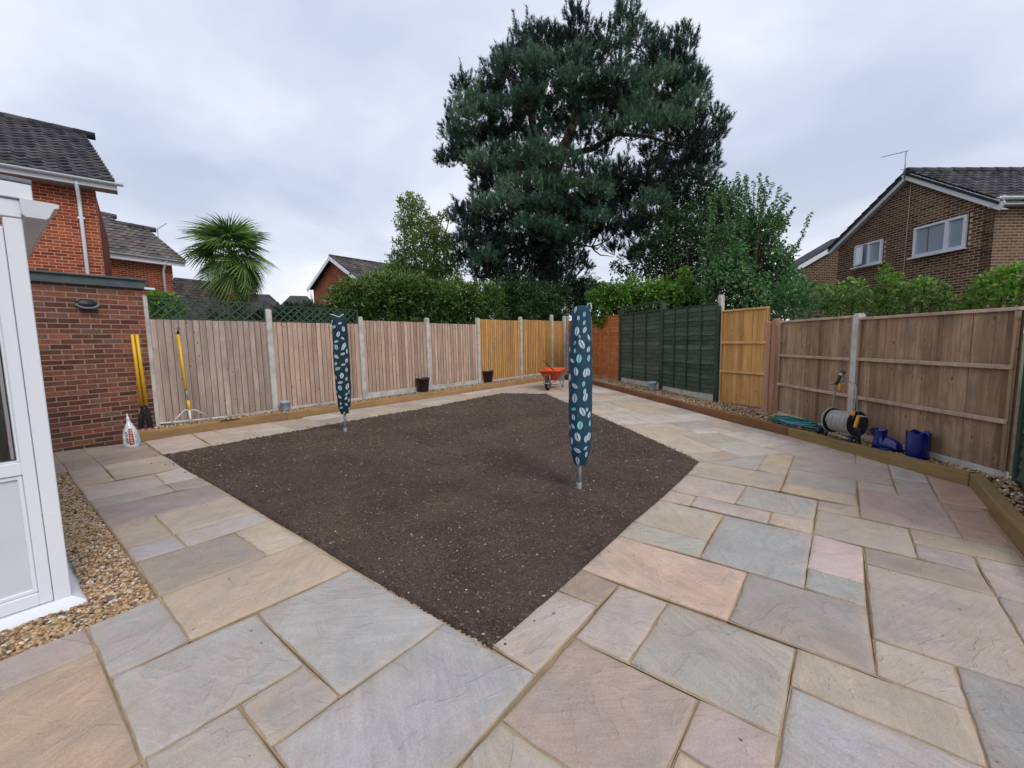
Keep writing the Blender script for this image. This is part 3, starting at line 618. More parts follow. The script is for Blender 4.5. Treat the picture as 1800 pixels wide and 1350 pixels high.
def build_soil():
    st = .022; xs = np.arange(-4.75, 2.42, st); ys = np.arange(1.92, 11.45, st); X, Y = np.meshgrid(xs, ys, indexing='ij')
    X = X + (vnoise(X, Y, 50, 9) - .5) * .01; d = edge_dist(X, Y, LAWN); Z = soil_h(X, Y)
    idx = np.arange(X.size).reshape(X.shape); ok = (d > -.06); q = ok[:-1, :-1] & ok[1:, :-1] & ok[1:, 1:] & ok[:-1, 1:]
    F = np.stack([idx[:-1, :-1][q], idx[1:, :-1][q], idx[1:, 1:][q], idx[:-1, 1:][q]], 1)
    used = np.unique(F); remap = np.zeros(X.size, int); remap[used] = np.arange(len(used)); V = np.stack([X.ravel(), Y.ravel(), Z.ravel()], 1)[used]
    me = fast_mesh('lawn_bed', V, remap[F], MAT['soil'], smooth=True); tag(link('lawn_bed', me), kind='structure')
    # crumbs
    n = 42000; px = RNG.rand(n * 4) * 7.1 - 4.7; py = 1.95 + RNG.rand(n * 4) ** 1.5 * 9.4; dd = edge_dist(px, py, LAWN)
    clump = vnoise(px, py, .9, 5) + .5 * vnoise(px, py, 3, 6); keep = (dd > .0) & (clump + RNG.rand(n * 4) * 1.6 > .95); px, py = px[keep][:n], py[keep][:n]; n = len(px)
    ex, ey = RNG.rand(60000) * 7.6 - 5, 1.8 + RNG.rand(60000) * 9.8; de = edge_dist(ex, ey, LAWN); ke = (de < -.004) & (RNG.rand(60000) < .5 * np.exp(de / .035)); px = np.concatenate([px, ex[ke]]); py = np.concatenate([py, ey[ke]]); n = len(px)
    dist = np.hypot(px, py); s = (.0036 + .0075 * RNG.rand(n) ** 2.2) * (1 + np.maximum(0, dist - 4) * .10)
    B = np.array([(1, 0, 0), (-1, 0, 0), (0, 1, 0), (0, -1, 0), (0, 0, 1), (0, 0, -1)], float)
    FF = np.array([(0, 2, 4), (2, 1, 4), (1, 3, 4), (3, 0, 4), (2, 0, 5), (1, 2, 5), (3, 1, 5), (0, 3, 5)])
    V = B[None] * (.6 + .8 * RNG.rand(n, 6, 1)); V[..., 2] *= .7; a = RNG.rand(n) * 6.28; ca, sa = np.cos(a)[:, None], np.sin(a)[:, None]
    V = np.stack([V[..., 0] * ca - V[..., 1] * sa, V[..., 0] * sa + V[..., 1] * ca, V[..., 2]], -1) * s[:, None, None]
    out_ = edge_dist(px, py, LAWN) < 0; V += np.stack([px, py, np.where(out_, GZ(px, py) + .002, soil_h(px, py)) + s * .2], 1)[:, None]; F = (FF[None] + (np.arange(n) * 6)[:, None, None]).reshape(-1, 3)
    t = RNG.rand(n) ** 1.0; t = np.where(RNG.rand(n) < .035, .9 + .1 * RNG.rand(n), t * .85)
    me = fast_mesh('soil_crumbs', V.reshape(-1, 3), F, MAT['clod'], np.repeat(t, 8)); tag(link('soil_crumbs', me), label='loose crumbs and small stones scattered over the dark soil bed', cat='soil', kind='stuff')
build_soil()
def ico(level):
    bm = bmesh.new(); bmesh.ops.create_icosphere(bm, subdivisions=level, radius=1); bm.verts.ensure_lookup_table()
    V = np.array([v.co[:] for v in bm.verts]); F = np.array([[v.index for v in f.verts] for f in bm.faces]); bm.free(); return V, F
def pebbles(name, label, quads, n, size, level, zf, flat=.55, layers=1):
    A = [abs((q[2] - q[0]).cross(q[3] - q[1])) / 2 if len(q[0]) == 2 else 0 for q in quads]; A = np.array(A) / sum(A)
    ch = RNG.choice(len(quads), n, p=A); a, b = RNG.rand(n), RNG.rand(n); Q = np.array([[(p.x, p.y) for p in q] for q in quads])[ch]
    P = Q[:, 0] * ((1 - a) * (1 - b))[:, None] + Q[:, 1] * (a * (1 - b))[:, None] + Q[:, 2] * (a * b)[:, None] + Q[:, 3] * ((1 - a) * b)[:, None]
    V0, F0 = ico(level); m = len(V0); s = size * (.62 + .75 * RNG.rand(n)); ax = np.stack([s, s * (.55 + .35 * RNG.rand(n)), s * (flat * .75 + .35 * RNG.rand(n))], 1)
    V = V0[None] * (1 + .16 * (RNG.rand(n, m, 1) - .5)) * ax[:, None]; an = RNG.rand(n) * 6.28; tl = (RNG.rand(n) - .5) * .9
    ct, st_ = np.cos(tl)[:, None], np.sin(tl)[:, None]; V = np.stack([V[..., 0] * ct - V[..., 2] * st_, V[..., 1], V[..., 0] * st_ + V[..., 2] * ct], -1)
    ca, sa = np.cos(an)[:, None], np.sin(an)[:, None]; V = np.stack([V[..., 0] * ca - V[..., 1] * sa, V[..., 0] * sa + V[..., 1] * ca, V[..., 2]], -1)
    z = zf(P[:, 0], P[:, 1]) + (RNG.rand(n) - .5) * size * .8 * layers; V += np.concatenate([P, z[:, None]], 1)[:, None]
    F = (F0[None] + (np.arange(n) * m)[:, None, None]).reshape(-1, 3)
    me = fast_mesh(name, V.reshape(-1, 3), F, MAT['pebble'], np.repeat(RNG.rand(n), len(F0)), level > 1); tag(link(name, me), label=label, cat='gravel', kind='stuff')
v2 = lambda p: Vector((p[0], p[1]))
def build_left_gravel():
    base = MB(); q1 = [v2(UV(-3.21, 7.2)), v2(UV(-3.21, 20.9)), v2(UV(-4.02, 20.9)), v2(UV(-4.02, 7.2))]; q2 = [v2(UV(-3.21, 5.98)), v2(UV(-3.21, 7.03)), v2(UV(-8.5, 7.03)), v2(UV(-8.5, 5.98))]
    for q in (q1, q2): base.add([(p.x, p.y, gz(p.x, p.y) - .045) for p in q], [(0, 1, 2, 3)])
    base.build('gravel_base', MAT['soil'], kind='structure')
    near = [q2, [v2(UV(-3.21, 7.0)), v2(UV(-3.21, 13)), v2(UV(-4.04, 13)), v2(UV(-4.04, 7.0))]]; far = [[v2(UV(-3.21, 13)), v2(UV(-3.21, 20.9)), v2(UV(-4.04, 20.9)), v2(UV(-4.04, 13))]]
    pebbles('gravel_border', 'golden river gravel in the strip beside the white conservatory', near, 9000, .0112, 2, lambda x, y: GZ(x, y) - .020, .5, 1.6)
    pebbles('gravel_border', 'far end of the gravel strip between conservatory and brick wall', far, 3800, .0125, 1, lambda x, y: GZ(x, y) - .020, .5, 1.6)
build_left_gravel()
# ---------------------------------------------------------------- sleepers
SL = dirv(R(49.24)); SLP = Vector((-2.6286, 9.984, 0)); SLN = Vector((-SL.y, SL.x, 0))        # left sleeper line, normal towards fence
CORN = Vector((1.94, 15.28, 0)); RSB = Vector((4.258, 6.399, 0)); RSF = Vector((2.502, 13.13, 0)); RS0 = Vector((4.59, 4.11, 0))
def sleeper(P0, P1, back, label, mat, h=.125, w=.1, name='timber_sleeper', group='timber sleepers edging the gravel beds'):
    P0 = Vector((P0.x, P0.y, gz(P0.x, P0.y) + h / 2 - .015)); P1 = Vector((P1.x, P1.y, gz(P1.x, P1.y) + h / 2 - .015)); e = (P1 - P0); L = e.length; e.normalize()
    n = Vector((back.x, back.y, 0)); n = (n - e * n.dot(e)).normalized(); up = e.cross(n); up = up if up.z > 0 else -up
    c = (P0 + P1) / 2 + n * w / 2; M = Matrix((e, n, up)).transposed()
    m = MB(); m.box((0, 0, 0), (L - .006, w, h + .03), bev=.006); o = m.build(name, mat, origin=(0, 0, 0)); o.matrix_world = Matrix.Translation(c) @ M.to_4x4(); tag(o, label, 'sleeper', group)
def on_left(px, py): p = at_g(px, py); return SLP + SL * (p - SLP).dot(SL)
def build_sleepers():
    a = on_left(219, 780); b = on_left(510, 737.5); c = on_left(826, 688)
    sleeper(a, b, SLN, 'light brown sleeper running from behind the white bag to the pale grey pot', MAT['sleeper'])
    sleeper(b, c, SLN, 'long brown sleeper behind the left rotary airer, under the plum pots', MAT['sleeper'])
    sleeper(c, CORN + SL * .1, SLN, 'brown sleeper beside the wheelbarrow along the newer yellow panels', MAT['sleeper'])
    r = (RSF - CORN); rn = lambda e: Vector((-e.y, e.x, 0))
    d2 = (RSB - RSF).normalized(); n2 = Vector((-d2.y, d2.x, 0)); n2 = n2 if n2.x > 0 else -n2
    P = lambda px, py: RSF + d2 * (at_g(px, py) - RSF).dot(d2)
    j1, j2 = P(1102, 690), P(1205, 717)
    sleeper(CORN, j1, n2, 'dark red brown sleeper at the far corner in front of the orange panel', MAT['sleeper_red'])
    sleeper(j1, j2, n2, 'dark red brown sleeper in front of the green lap panels', MAT['sleeper_red'])
    sleeper(j2, RSB, n2, 'red brown sleeper in front of the yellow board panel', MAT['sleeper_red'])
    d1 = (RS0 - RSB).normalized(); n1 = Vector((-d1.y, d1.x, 0)); n1 = n1 if n1.x > 0 else -n1
    sleeper(RSB, RS0, n1, 'olive brown sleeper in front of the hose reel and blue pots', MAT['sleeper_near'])
    e = RS0 - UU * 3.2; nn = Vector((UU.y, -UU.x, 0))
    sleeper(RS0 + d1 * .01 + UU * .1, e, nn, 'olive sleeper leading out of the photo at the right edge', MAT['sleeper_near'])
    e2 = Vector((4.93, 3.97, 0)); sleeper(e2 + nn * .0, e2 - UU * 3, nn, 'thin timber edging under the green panel at the right edge', MAT['sleeper_near'], h=.15, w=.04, name='timber_edging', group=None)
build_sleepers()
# ---------------------------------------------------------------- fences
LP = [at_g(px, py, .11) for px, py in ((278, 750), (489, 722), (636, 700), (748, 684), (835, 672), (911, 662), (974, 655), (997, 652))]
LE = dirv(R(50.9)); Lc = sum(LP, Vector()) / len(LP); LP = [Lc + LE * (p - Lc).dot(LE) for p in LP]
for p in LP: p.z = gz(p.x, p.y) + .11
LN = Vector((LE.y, -LE.x, 0))
RP = [at_g(px, py, .11) for px, py in ((1042, 658), (1091, 669), (1163, 683.5), (1260, 705), (1349, 722), (1497, 763), (1776, 840))]
def post(P, h, label, mat, w=.1, d=.1, ang=0, cap='round', group=None, name='fence_post', z0=-.2):
    m = MB(); m.box((0, 0, (h + z0) / 2), (w, d, h - z0), bev=.008)
    if cap == 'round': m.box((0, 0, h + .008), (w * .8, d * .8, .018), bev=.006)
    if cap == 'rebate':
        m.box((0, 0, h + .008), (w * .8, d * .8, .018), bev=.006)
    o = m.build(name, mat, origin=(0, 0, 0)); o.location = P; o.rotation_euler = (0, 0, ang); tag(o, label, 'fence post', group); return o
def frame_of(P0, P1):
    e = (Vector((P1.x, P1.y, 0)) - Vector((P0.x, P0.y, 0))); L = e.length; e.normalize(); n = Vector((e.y, -e.x, 0))
    M = Matrix((e, -n, Vector((0, 0, 1)))).transposed().to_4x4()   # local x along, y away from the viewer, z up
    return L, M
def place(name, me, parent, M, x, y, z, label=None, tilt=0):
    o = bpy.data.objects.new(name, me); COL.objects.link(o); o.parent = parent; o.matrix_local = M @ Matrix.Translation((x, y, z)) @ Matrix.Rotation(tilt, 4, 'Y')
    if label: o['label'] = label
    return o
def board_meshes(w, h, mat, k=6, thick=.023):
    out = []
    for i in range(k):
        m = MB(); n = 3; a = -w / 2; b = w / 2
        # featheredge wedge, front is -y
        b2 = a + (b - a) / 1.22 - .006      # visible face ends in a sawn edge, the thin edge runs on behind the next board
        pr = [(a, 0), (b, 0), (b, -.003), (b2, -.004), (b2, -thick * .62), (a + .003, -thick), (a, -thick + .004)]; q = len(pr)
        vs = [(x, y, z) for z in (0, h) for x, y in pr]
        m.add(vs, [tuple(range(q)), tuple(range(2 * q - 1, q - 1, -1))] + [((j + 1) % q, j, q + j, q + (j + 1) % q) for j in range(q)], (i + .5) / k); m.m[-1] = 1; m.m[-2] = 1; m.m[-4] = 1  # edge faces take the painted shadow tone
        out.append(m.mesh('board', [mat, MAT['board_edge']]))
    return out
def box_mesh(name, size, mat, t=.5, bev=0):
    m = MB(); m.box((0, 0, 0), size, tint=t, bev=bev); return m.mesh(name, mat)
def closeboard(P0, P1, zb, zt, label, mat, pitch=.1, group=None, gravel=None, cat='fence panel', rails=False, railmat=None, back=False):
    L, M = frame_of(P0, P1); x0, x1 = .055, L - .055; W_ = x1 - x0; n = max(2, round(W_ / pitch)); pitch = W_ / n
    t = thing('board_fence', (P0.x, P0.y, 0), label, cat, group); h = zt - zb; bm = board_meshes(pitch * 1.22, h, mat)
    for i in range(n):
        place('board', random.choice(bm), t, M, x0 + pitch * (i + .5), (.0 if not back else .01) + random.uniform(-.001, .001), zb + random.uniform(-.003, .003), tilt=random.uniform(-.002, .002))
    if back:
        rm = railmat; zs = back
        for k, z in enumerate(zs):
            place('rail', box_mesh('rail', (W_, .045, .045), rm, random.random(), .004), t, M, (x0 + x1) / 2, -.035, z)
        place('capping', box_mesh('capping', (W_ + .01, .055, .035), rm, .6, .004), t, M, (x0 + x1) / 2, -.02, zt + .012)
        for xx in (x0 + .015, x1 - .015): place('side_batten', box_mesh('side_batten', (.03, .03, h - .02), mat, .7), t, M, xx, -.03, zb + h / 2)
    else:
        place('back_rail', box_mesh('back_rail', (W_, .04, .06), mat), t, M, (x0 + x1) / 2, .035, zt - .15)
    if gravel is not None: place('gravel_board', box_mesh('gravel_board', (W_ + .01, .035, zb - gravel - .004), MAT['concrete'] if gravel < 9 else mat, .5, .003), t, M, (x0 + x1) / 2, .002, (zb + gravel) / 2)
    return t
def lap_panel(P0, P1, zb, zt, label, mat, vmat, nb, gap=.1, gravel=None, group=None):
    L, M = frame_of(P0, P1); x0, x1 = .05, L - .05; W_ = x1 - x0; t = thing('lap_fence', (P0.x, P0.y, 0), label, 'fence panel', group)
    n = round((zt - zb) / gap); gap = (zt - zb) / n; mes = []
    for i in range(4):
        m = MB(); K = 12; ph = random.random() * 6; r1, r2 = random.uniform(2, 5), random.uniform(7, 12); lo = [-.014 + .007 * math.sin(r1 * k / K * 3 + ph) + .004 * math.sin(r2 * k / K * 3) for k in range(K + 1)]
        xs = [-W_ / 2 + W_ * k / K for k in range(K + 1)]
        F_ = [[(x, -.026, l) for x, l in zip(xs, lo)], [(x, -.006, gap + .01) for x in xs]]; m.grid(F_, (i + .5) / 4, smooth=False); m.grid([[(x, .0, l) for x, l in zip(xs, lo)], [(x, -.026, l) for x, l in zip(xs, lo)]], (i + .5) / 4, smooth=False)
        mes.append(m.mesh('slat', mat))
    for i in range(n): place('slat', random.choice(mes), t, M, (x0 + x1) / 2, -.004, zb + gap * i)
    bm_ = box_mesh('batten', (.036, .024, zt - zb), vmat, .8, .003)
    for k in range(nb): place('batten', bm_, t, M, x0 + W_ * (k + .5) / nb if nb > 9 else x0 + W_ * (k + 1) / (nb + 1), -.038, (zb + zt) / 2)
    for xx in (x0 + .012, x1 - .012): place('side_batten', box_mesh('side_batten', (.026, .03, zt - zb), vmat, .5, .003), t, M, xx, -.03, (zb + zt) / 2)
    place('capping', box_mesh('capping', (W_, .05, .02), vmat, .7, .003), t, M, (x0 + x1) / 2, -.018, zt + .012)
    if gravel is not None: place('gravel_board', box_mesh('gravel_board', (W_ + .04, .04, zb - gravel - .006), MAT['concrete'], .5, .003), t, M, (x0 + x1) / 2, 0, (zb + gravel) / 2)
    return t
def trellis(P0, P1, zb, zt, label, mat, diag=True, group=None):
    L, M = frame_of(P0, P1); x0, x1 = .05, L - .05; W_ = x1 - x0; h = zt - zb; t = thing('trellis', (P0.x, P0.y, 0), label, 'trellis', group)
    for z in (zb + .012, zt - .012): place('rail', box_mesh('rail', (W_, .03, .022), mat), t, M, (x0 + x1) / 2, 0, z)
    for x in (x0 + .01, x1 - .01): place('upright', box_mesh('upright', (.022, .03, h), mat), t, M, x, 0, (zb + zt) / 2)
    if diag:
        p = .155; a = R(42); run = (h - .03) / math.tan(a); Ld = (h - .03) / math.sin(a); sm = box_mesh('lattice_strip', (Ld, .008, .026), mat)
        for sgn, yy in ((1, -.010), (-1, .002)):
            x = x0
            while x + run < x1 + .02:
                place('lattice_strip', sm, t, M, x + run / 2, yy, (zb + zt) / 2, tilt=-sgn * a); x += p
    else:
        n = 9
        for i in range(1, n): place('lattice_strip', box_mesh('lattice_strip', (.018, .012, h * random.uniform(.9, 1.12)), mat), t, M, x0 + W_ * i / n, random.uniform(-.01, .01), (zb + zt) / 2, tilt=random.uniform(-.06, .06))
        for z in (zb + h * .45, zb + h * .8): place('lattice_strip', box_mesh('lattice_strip', (W_, .012, .018), mat), t, M, (x0 + x1) / 2, -.012, z, tilt=random.uniform(-.02, .02))
    return t
def build_left_fence():
    tops = [(251, 520), (476, 545), (630, 558), (742, 560), (834, 560), (909, 558), (972, 554), (997, 556)]
    labs = ['leftmost concrete post, against the brick garage wall', 'concrete post beside the pale grey pot on the left', 'concrete post just right of the left rotary airer', 'concrete post directly behind the nearer plum pot', 'concrete post where weathered boards change to yellow boards', 'concrete post between the two yellow panels left of the wheelbarrow', 'concrete post directly behind the orange wheelbarrow', 'concrete post at the far corner left of the airer top']
    for i, (P, t, lb) in enumerate(zip(LP, tops, labs)):
        post(P, ht(*t, P) - P.z, lb, MAT['concrete'], w=.105, d=.11, ang=math.atan2(LE.y, LE.x), group='concrete posts of the left fence')
    c2 = LP[7] + LE * .22 + LN * .02; post(c2, 2.17, 'second concrete post of the pair at the far corner', MAT['concrete'], w=.09, ang=math.atan2(LE.y, LE.x), group='concrete posts of the left fence')
    mats = [MAT['fence_grey']] + [MAT['fence_old']] * 3 + [MAT['fence_new']] * 3
    tz = [563.6, 568, 565.2, 569.5, 562.5, 563, 564.5]
    gb = [.03, .05, .13, .11, .05, .05, .04]
    pl = ['greyest weathered board panel, next to the garage with the rake leaning on it', 'weathered board panel with trellis above, behind the left airer', 'pinkish weathered panel with no trellis, left of the nearer plum pot', 'pinkish weathered panel between the two plum pots', 'yellow board panel behind the further plum pot', 'yellow board panel left of the orange wheelbarrow', 'narrow yellow board panel in the far corner']
    for i in range(7):
        a, b = LP[i], LP[i + 1]; mid = (a + b) / 2; px = (tops[i][0] + tops[i + 1][0]) / 2; zt = ht(px, tz[i], mid); zg = min(a.z, b.z) - .03; zb = max(a.z, b.z) + gb[i] - .01
        closeboard(a, b, zb, zt, pl[i], mats[i], pitch=.1, group='board panels of the left fence', gravel=zg if gb[i] > 0 else None)
        if i < 2: trellis(a, b, zt + .006, zt + [.36, .33][i], ['dark green diamond trellis on the panel beside the garage', 'dark green diamond trellis above the panel behind the left airer'][i], MAT['green_tr'], group='green trellis strips on the left fence')
    # short return fence behind the corner
    a = c2 + LE * .05; b = RP[0] + Vector((.05, .35, 0))
    closeboard(a, Vector((b.x, b.y, 0)), a.z + .05, a.z + 2.0, 'reddish brown strip of boards seen between corner posts and right airer', MAT['lap_orange_v'], pitch=.11)
build_left_fence()
def build_right_fence():
    Z = [p.z for p in RP]; A = lambda i: R(90)
    post(RP[0] + Vector((.0, .1, 0)), ht(1040, 550, RP[0]) - Z[0], 'concrete post right of the front airer, beside the orange panel', MAT['concrete'], .1, .1, R(100))
    zt0 = ht(1066, 557.5, (RP[0] + RP[1]) / 2); lap_panel(RP[0], RP[1], Z[0] + .0, zt0, 'orange stained lap panel with two battens near the far corner', MAT['lap_orange'], MAT['lap_orange_v'], 2, .1, gravel=Z[1] - .06)
    post(RP[1], ht(1092, 546, RP[1]) - Z[1] + .02, 'dark green post between the orange panel and green panels', MAT['green_v'], .1, .12, R(105), None)
    zt1 = ht(1126, 551, (RP[1] + RP[2]) / 2); lap_panel(RP[1], RP[2], Z[1] + .12, zt1, 'dark green lap panel with ragged lattice on top', MAT['green_h'], MAT['green_v'], 2, .11, gravel=Z[2] - .03, group='dark green lap panels')
    trellis(RP[1], RP[2], zt1 + .03, zt1 + .27, 'ragged square lattice on top of the further green panel', MAT['green_tr'], False)
    post(RP[2], ht(1164, 533, RP[2]) - Z[2], 'green stained post between the two green lap panels', MAT['green_v'], .11, .12, R(105), None)
    zt2 = ht(1214, 540, (RP[2] + RP[3]) / 2); lap_panel(RP[2], RP[3], Z[2] + .10, zt2, 'darkest green lap panel with three battens, next to yellow boards', MAT['green_h'], MAT['green_v'], 3, .11, gravel=Z[3] - .02, group='dark green lap panels')
    post(RP[3] + Vector((.05, .05, 0)), ht(1272, 519, RP[3]) - Z[3], 'tall grey concrete post rising behind the green post', MAT['concrete'], .1, .1, R(105))
    post(RP[3] + Vector((-.04, -.03, 0)), ht(1262, 538, RP[3]) - Z[3], 'thick green post joining green panel and yellow panel', MAT['green_v'], .12, .06, R(105), None)
    a = RP[3] + Vector((.0, -.06, 0)); b = RP[4] + Vector((.0, .05, 0)); b = Vector((b.x, b.y, RP[4].z)); zt = ht(1310, 545, (a + b) / 2)
    closeboard(a, Vector((b.x + .02, b.y - .02, 0)), Z[4] + .045, zt, 'tall yellow board panel with two rails beside the reddish post', MAT['fence_new'], .105, gravel=None, back=(ht(1310, 602, (a + b) / 2), ht(1310, 654.5, (a + b) / 2)), railmat=MAT['rail_new'])
    post(RP[4] + Vector((-.02, .06, 0)), ht(1344, 566, RP[4]) - Z[4], 'reddish brown board post beside the yellow panel', MAT['post_red'], .17, .05, R(97), None)
    post(RP[4] + Vector((.02, -.12, 0)), ht(1360, 562, RP[4]) - Z[4], 'pinkish post with pale cap left of the hose', MAT['post_red'], .12, .1, R(92), 'round')
    P5 = RP[5]; post(P5, ht(1513, 553, P5) - Z[5], 'pale concrete post behind the hose reel', MAT['concrete'], .1, .11, R(90), 'rebate')
    s = RP[4] + Vector((.05, -.2, 0)); d = (RP[6] - RP[4]).normalized()
    zc = ht(1435, 563, (s + P5) / 2); m = (s + P5) / 2
    closeboard(s, P5, Z[5] + .03, zc, 'brown board panel with three rails between pink post and concrete post', MAT['fence_brown'], .1, gravel=Z[5] - .06, back=(ht(1440, 627.5, m), ht(1430, 684, m)), railmat=MAT['rail_brown'], group='brown board panels on the right')
    P6 = Vector((RP[6].x, RP[6].y - .02, 0)); m = (P5 + RP[6]) / 2
    closeboard(P5, P6, Z[5] + .05, ht(1622, 555, m), 'widest brown board panel, behind the blue pots at right', MAT['fence_brown'], .105, gravel=Z[5] - .08, back=(ht(1622, 637, m), ht(1622, 716, m)), railmat=MAT['rail_brown'], group='brown board panels on the right')
    P = Vector((RP[6].x + .0, RP[6].y - .07, RP[6].z)); post(P, 1.66, 'green post at the right edge of the photo', MAT['green_v'], .09, .08, YAW, None)
    lap_panel(P, Vector((P.x, P.y, 0)) - UU * 1.95, P.z + .04, P.z + 1.62, 'dark green panel cut off by the right edge', MAT['green_h'], MAT['green_v'], 3, .11)
build_right_fence()
def build_bed_gravel():
    z = lambda x, y: GZ(x, y) + .092
    a = on_left(219, 780); q = []; A0 = a + SLN * .08; B0 = CORN + SLN * .05; 
    LB0 = LP[0] - LE * .25 - LN * .04; LB1 = LP[7] + LE * .6
    q.append([v2(A0), v2(B0), v2(LB1), v2(LB0)])
    m = MB(); m.add([(p.x, p.y, gz(p.x, p.y) + .075) for p in q[0]], [(0, 1, 2, 3)])
    pebbles('gravel_bed', 'pale gravel behind the left sleepers along the board fence', q, 7000, .018, 1, z, .6)
    d2 = (RSB - RSF).normalized(); n2 = Vector((-d2.y, d2.x, 0)); n2 = n2 if n2.x > 0 else -n2
    f = [RP[0] + Vector((-.1, .8, 0)), RP[1], RP[2], RP[3], RP[4], RP[5], RP[6]]; s = [CORN, RSF + (RSF - RSF)] ; 
    def foot(p):  # point on the sleeper line nearest to p
        if p.y > RSB.y: return RSF + d2 * (p - RSF).dot(d2)
        d1 = (RS0 - RSB).normalized(); t = (p - RSB).dot(d1); return RSB + d1 * min(t, (RS0 - RSB).length)
    qs = []
    for p0, p1 in zip(f[:-1], f[1:]): qs.append([v2(foot(p0) + n2 * .09), v2(foot(p1) + n2 * .09), v2(p1 + n2 * .06), v2(p0 + n2 * .06)])
    nn = Vector((UU.y, -UU.x, 0)); qs.append([v2(RS0 + nn * .09), v2(RS0 - UU * 3 + nn * .09), v2(RP[6] - UU * 3 + nn * .0), v2(RP[6])])
    for qq in qs: m.add([(p.x, p.y, gz(p.x, p.y) + .075) for p in qq], [(0, 1, 2, 3)])
    m.build('gravel_bed_base', MAT['soil'], kind='structure')
    pebbles('gravel_bed', 'pale gravel in the right hand bed by the sleepers', qs, 12500, .0165, 1, z, .6)
build_bed_gravel()
# ================================================================ buildings
def brick_meshes(L, H, mat, k=8, D=.05):
    out = []
    for i in range(k):
        m = MB(); m.box((0, 0, 0), (L, D, H), tint=(i + .5) / k, bev=.003); out.append(m.mesh('brick', mat))
    return out
def brick_wall(parent, P, ang, s0, s1, z0, z1, mat, mortar, keep=None, first=None, maxparts=300, proud=.0025, name='wall', wallpoly=None, bl=.212, bh=.062, j=.013, stuff_box=True):
    """wall face in the vertical plane through P along ang; visible side is to the right of the direction. keep(s,z) says where bricks stand."""
    e = dirv(ang); n = Vector((e.y, -e.x, 0)); O = Vector(parent['_o']); M = Matrix((e, -n, Vector((0, 0, 1)))).transposed()
    m = MB()
    if wallpoly: 
        pts = [P + e * s for s, z in wallpoly]; k = len(pts)
        vs = [(p.x, p.y, z) for p, (s, z) in zip(pts, wallpoly)] + [(p.x - n.x * .25, p.y - n.y * .25, z) for p, (s, z) in zip(pts, wallpoly)]
        m.add(vs, [tuple(range(k)), tuple(range(2 * k - 1, k - 1, -1))] + [(i, k + i, k + (i + 1) % k, (i + 1) % k) for i in range(k)])
    else: c = P + e * (s0 + s1) / 2 - n * .125; m.box((c.x, c.y, (z0 + z1) / 2), (s1 - s0, .25, z1 - z0), ang)
    wall = m.build(name, mortar, parent)
    meshes = brick_meshes(bl, bh, mat); count = 0; st = MB(); rows = int((z1 - z0) / (bh + j)); cand = []
    for r in range(rows):
        z = z0 + (r + .5) * (bh + j); off = (bl + j) / 2 * (r % 2); s = s0 - off
        while s < s1:
            a, b = max(s, s0), min(s + bl, s1)
            if b - a > .03 and (keep is None or keep((a + b) / 2, z)): cand.append((a, b, z))
            s += bl + j
    if first: cand.sort(key=lambda c: 0 if first((c[0] + c[1]) / 2, c[2]) else 1)
    for a, b, z in cand:
        pos = P + e * (a + b) / 2 + n * (proud - .025) ; t = random.random()
        if count < maxparts and (first is None or first((a + b) / 2, z)):
            o = bpy.data.objects.new('brick', random.choice(meshes)); COL.objects.link(o); o.parent = parent
            T = Matrix.Translation(Vector((pos.x, pos.y, z)) - O + n * random.uniform(-.0015, .0015)) @ M.to_4x4()
            if b - a < bl - .002: T = T @ Matrix.Diagonal(((b - a) / bl, 1, 1, 1))
            o.matrix_local = T; count += 1
        else: st.box((pos.x, pos.y, z), (b - a, .05, bh), ang, tint=.15 + .7 * t)
    if st.v:
        o = st.build('brickwork', mat, parent, kind='stuff')
    return wall
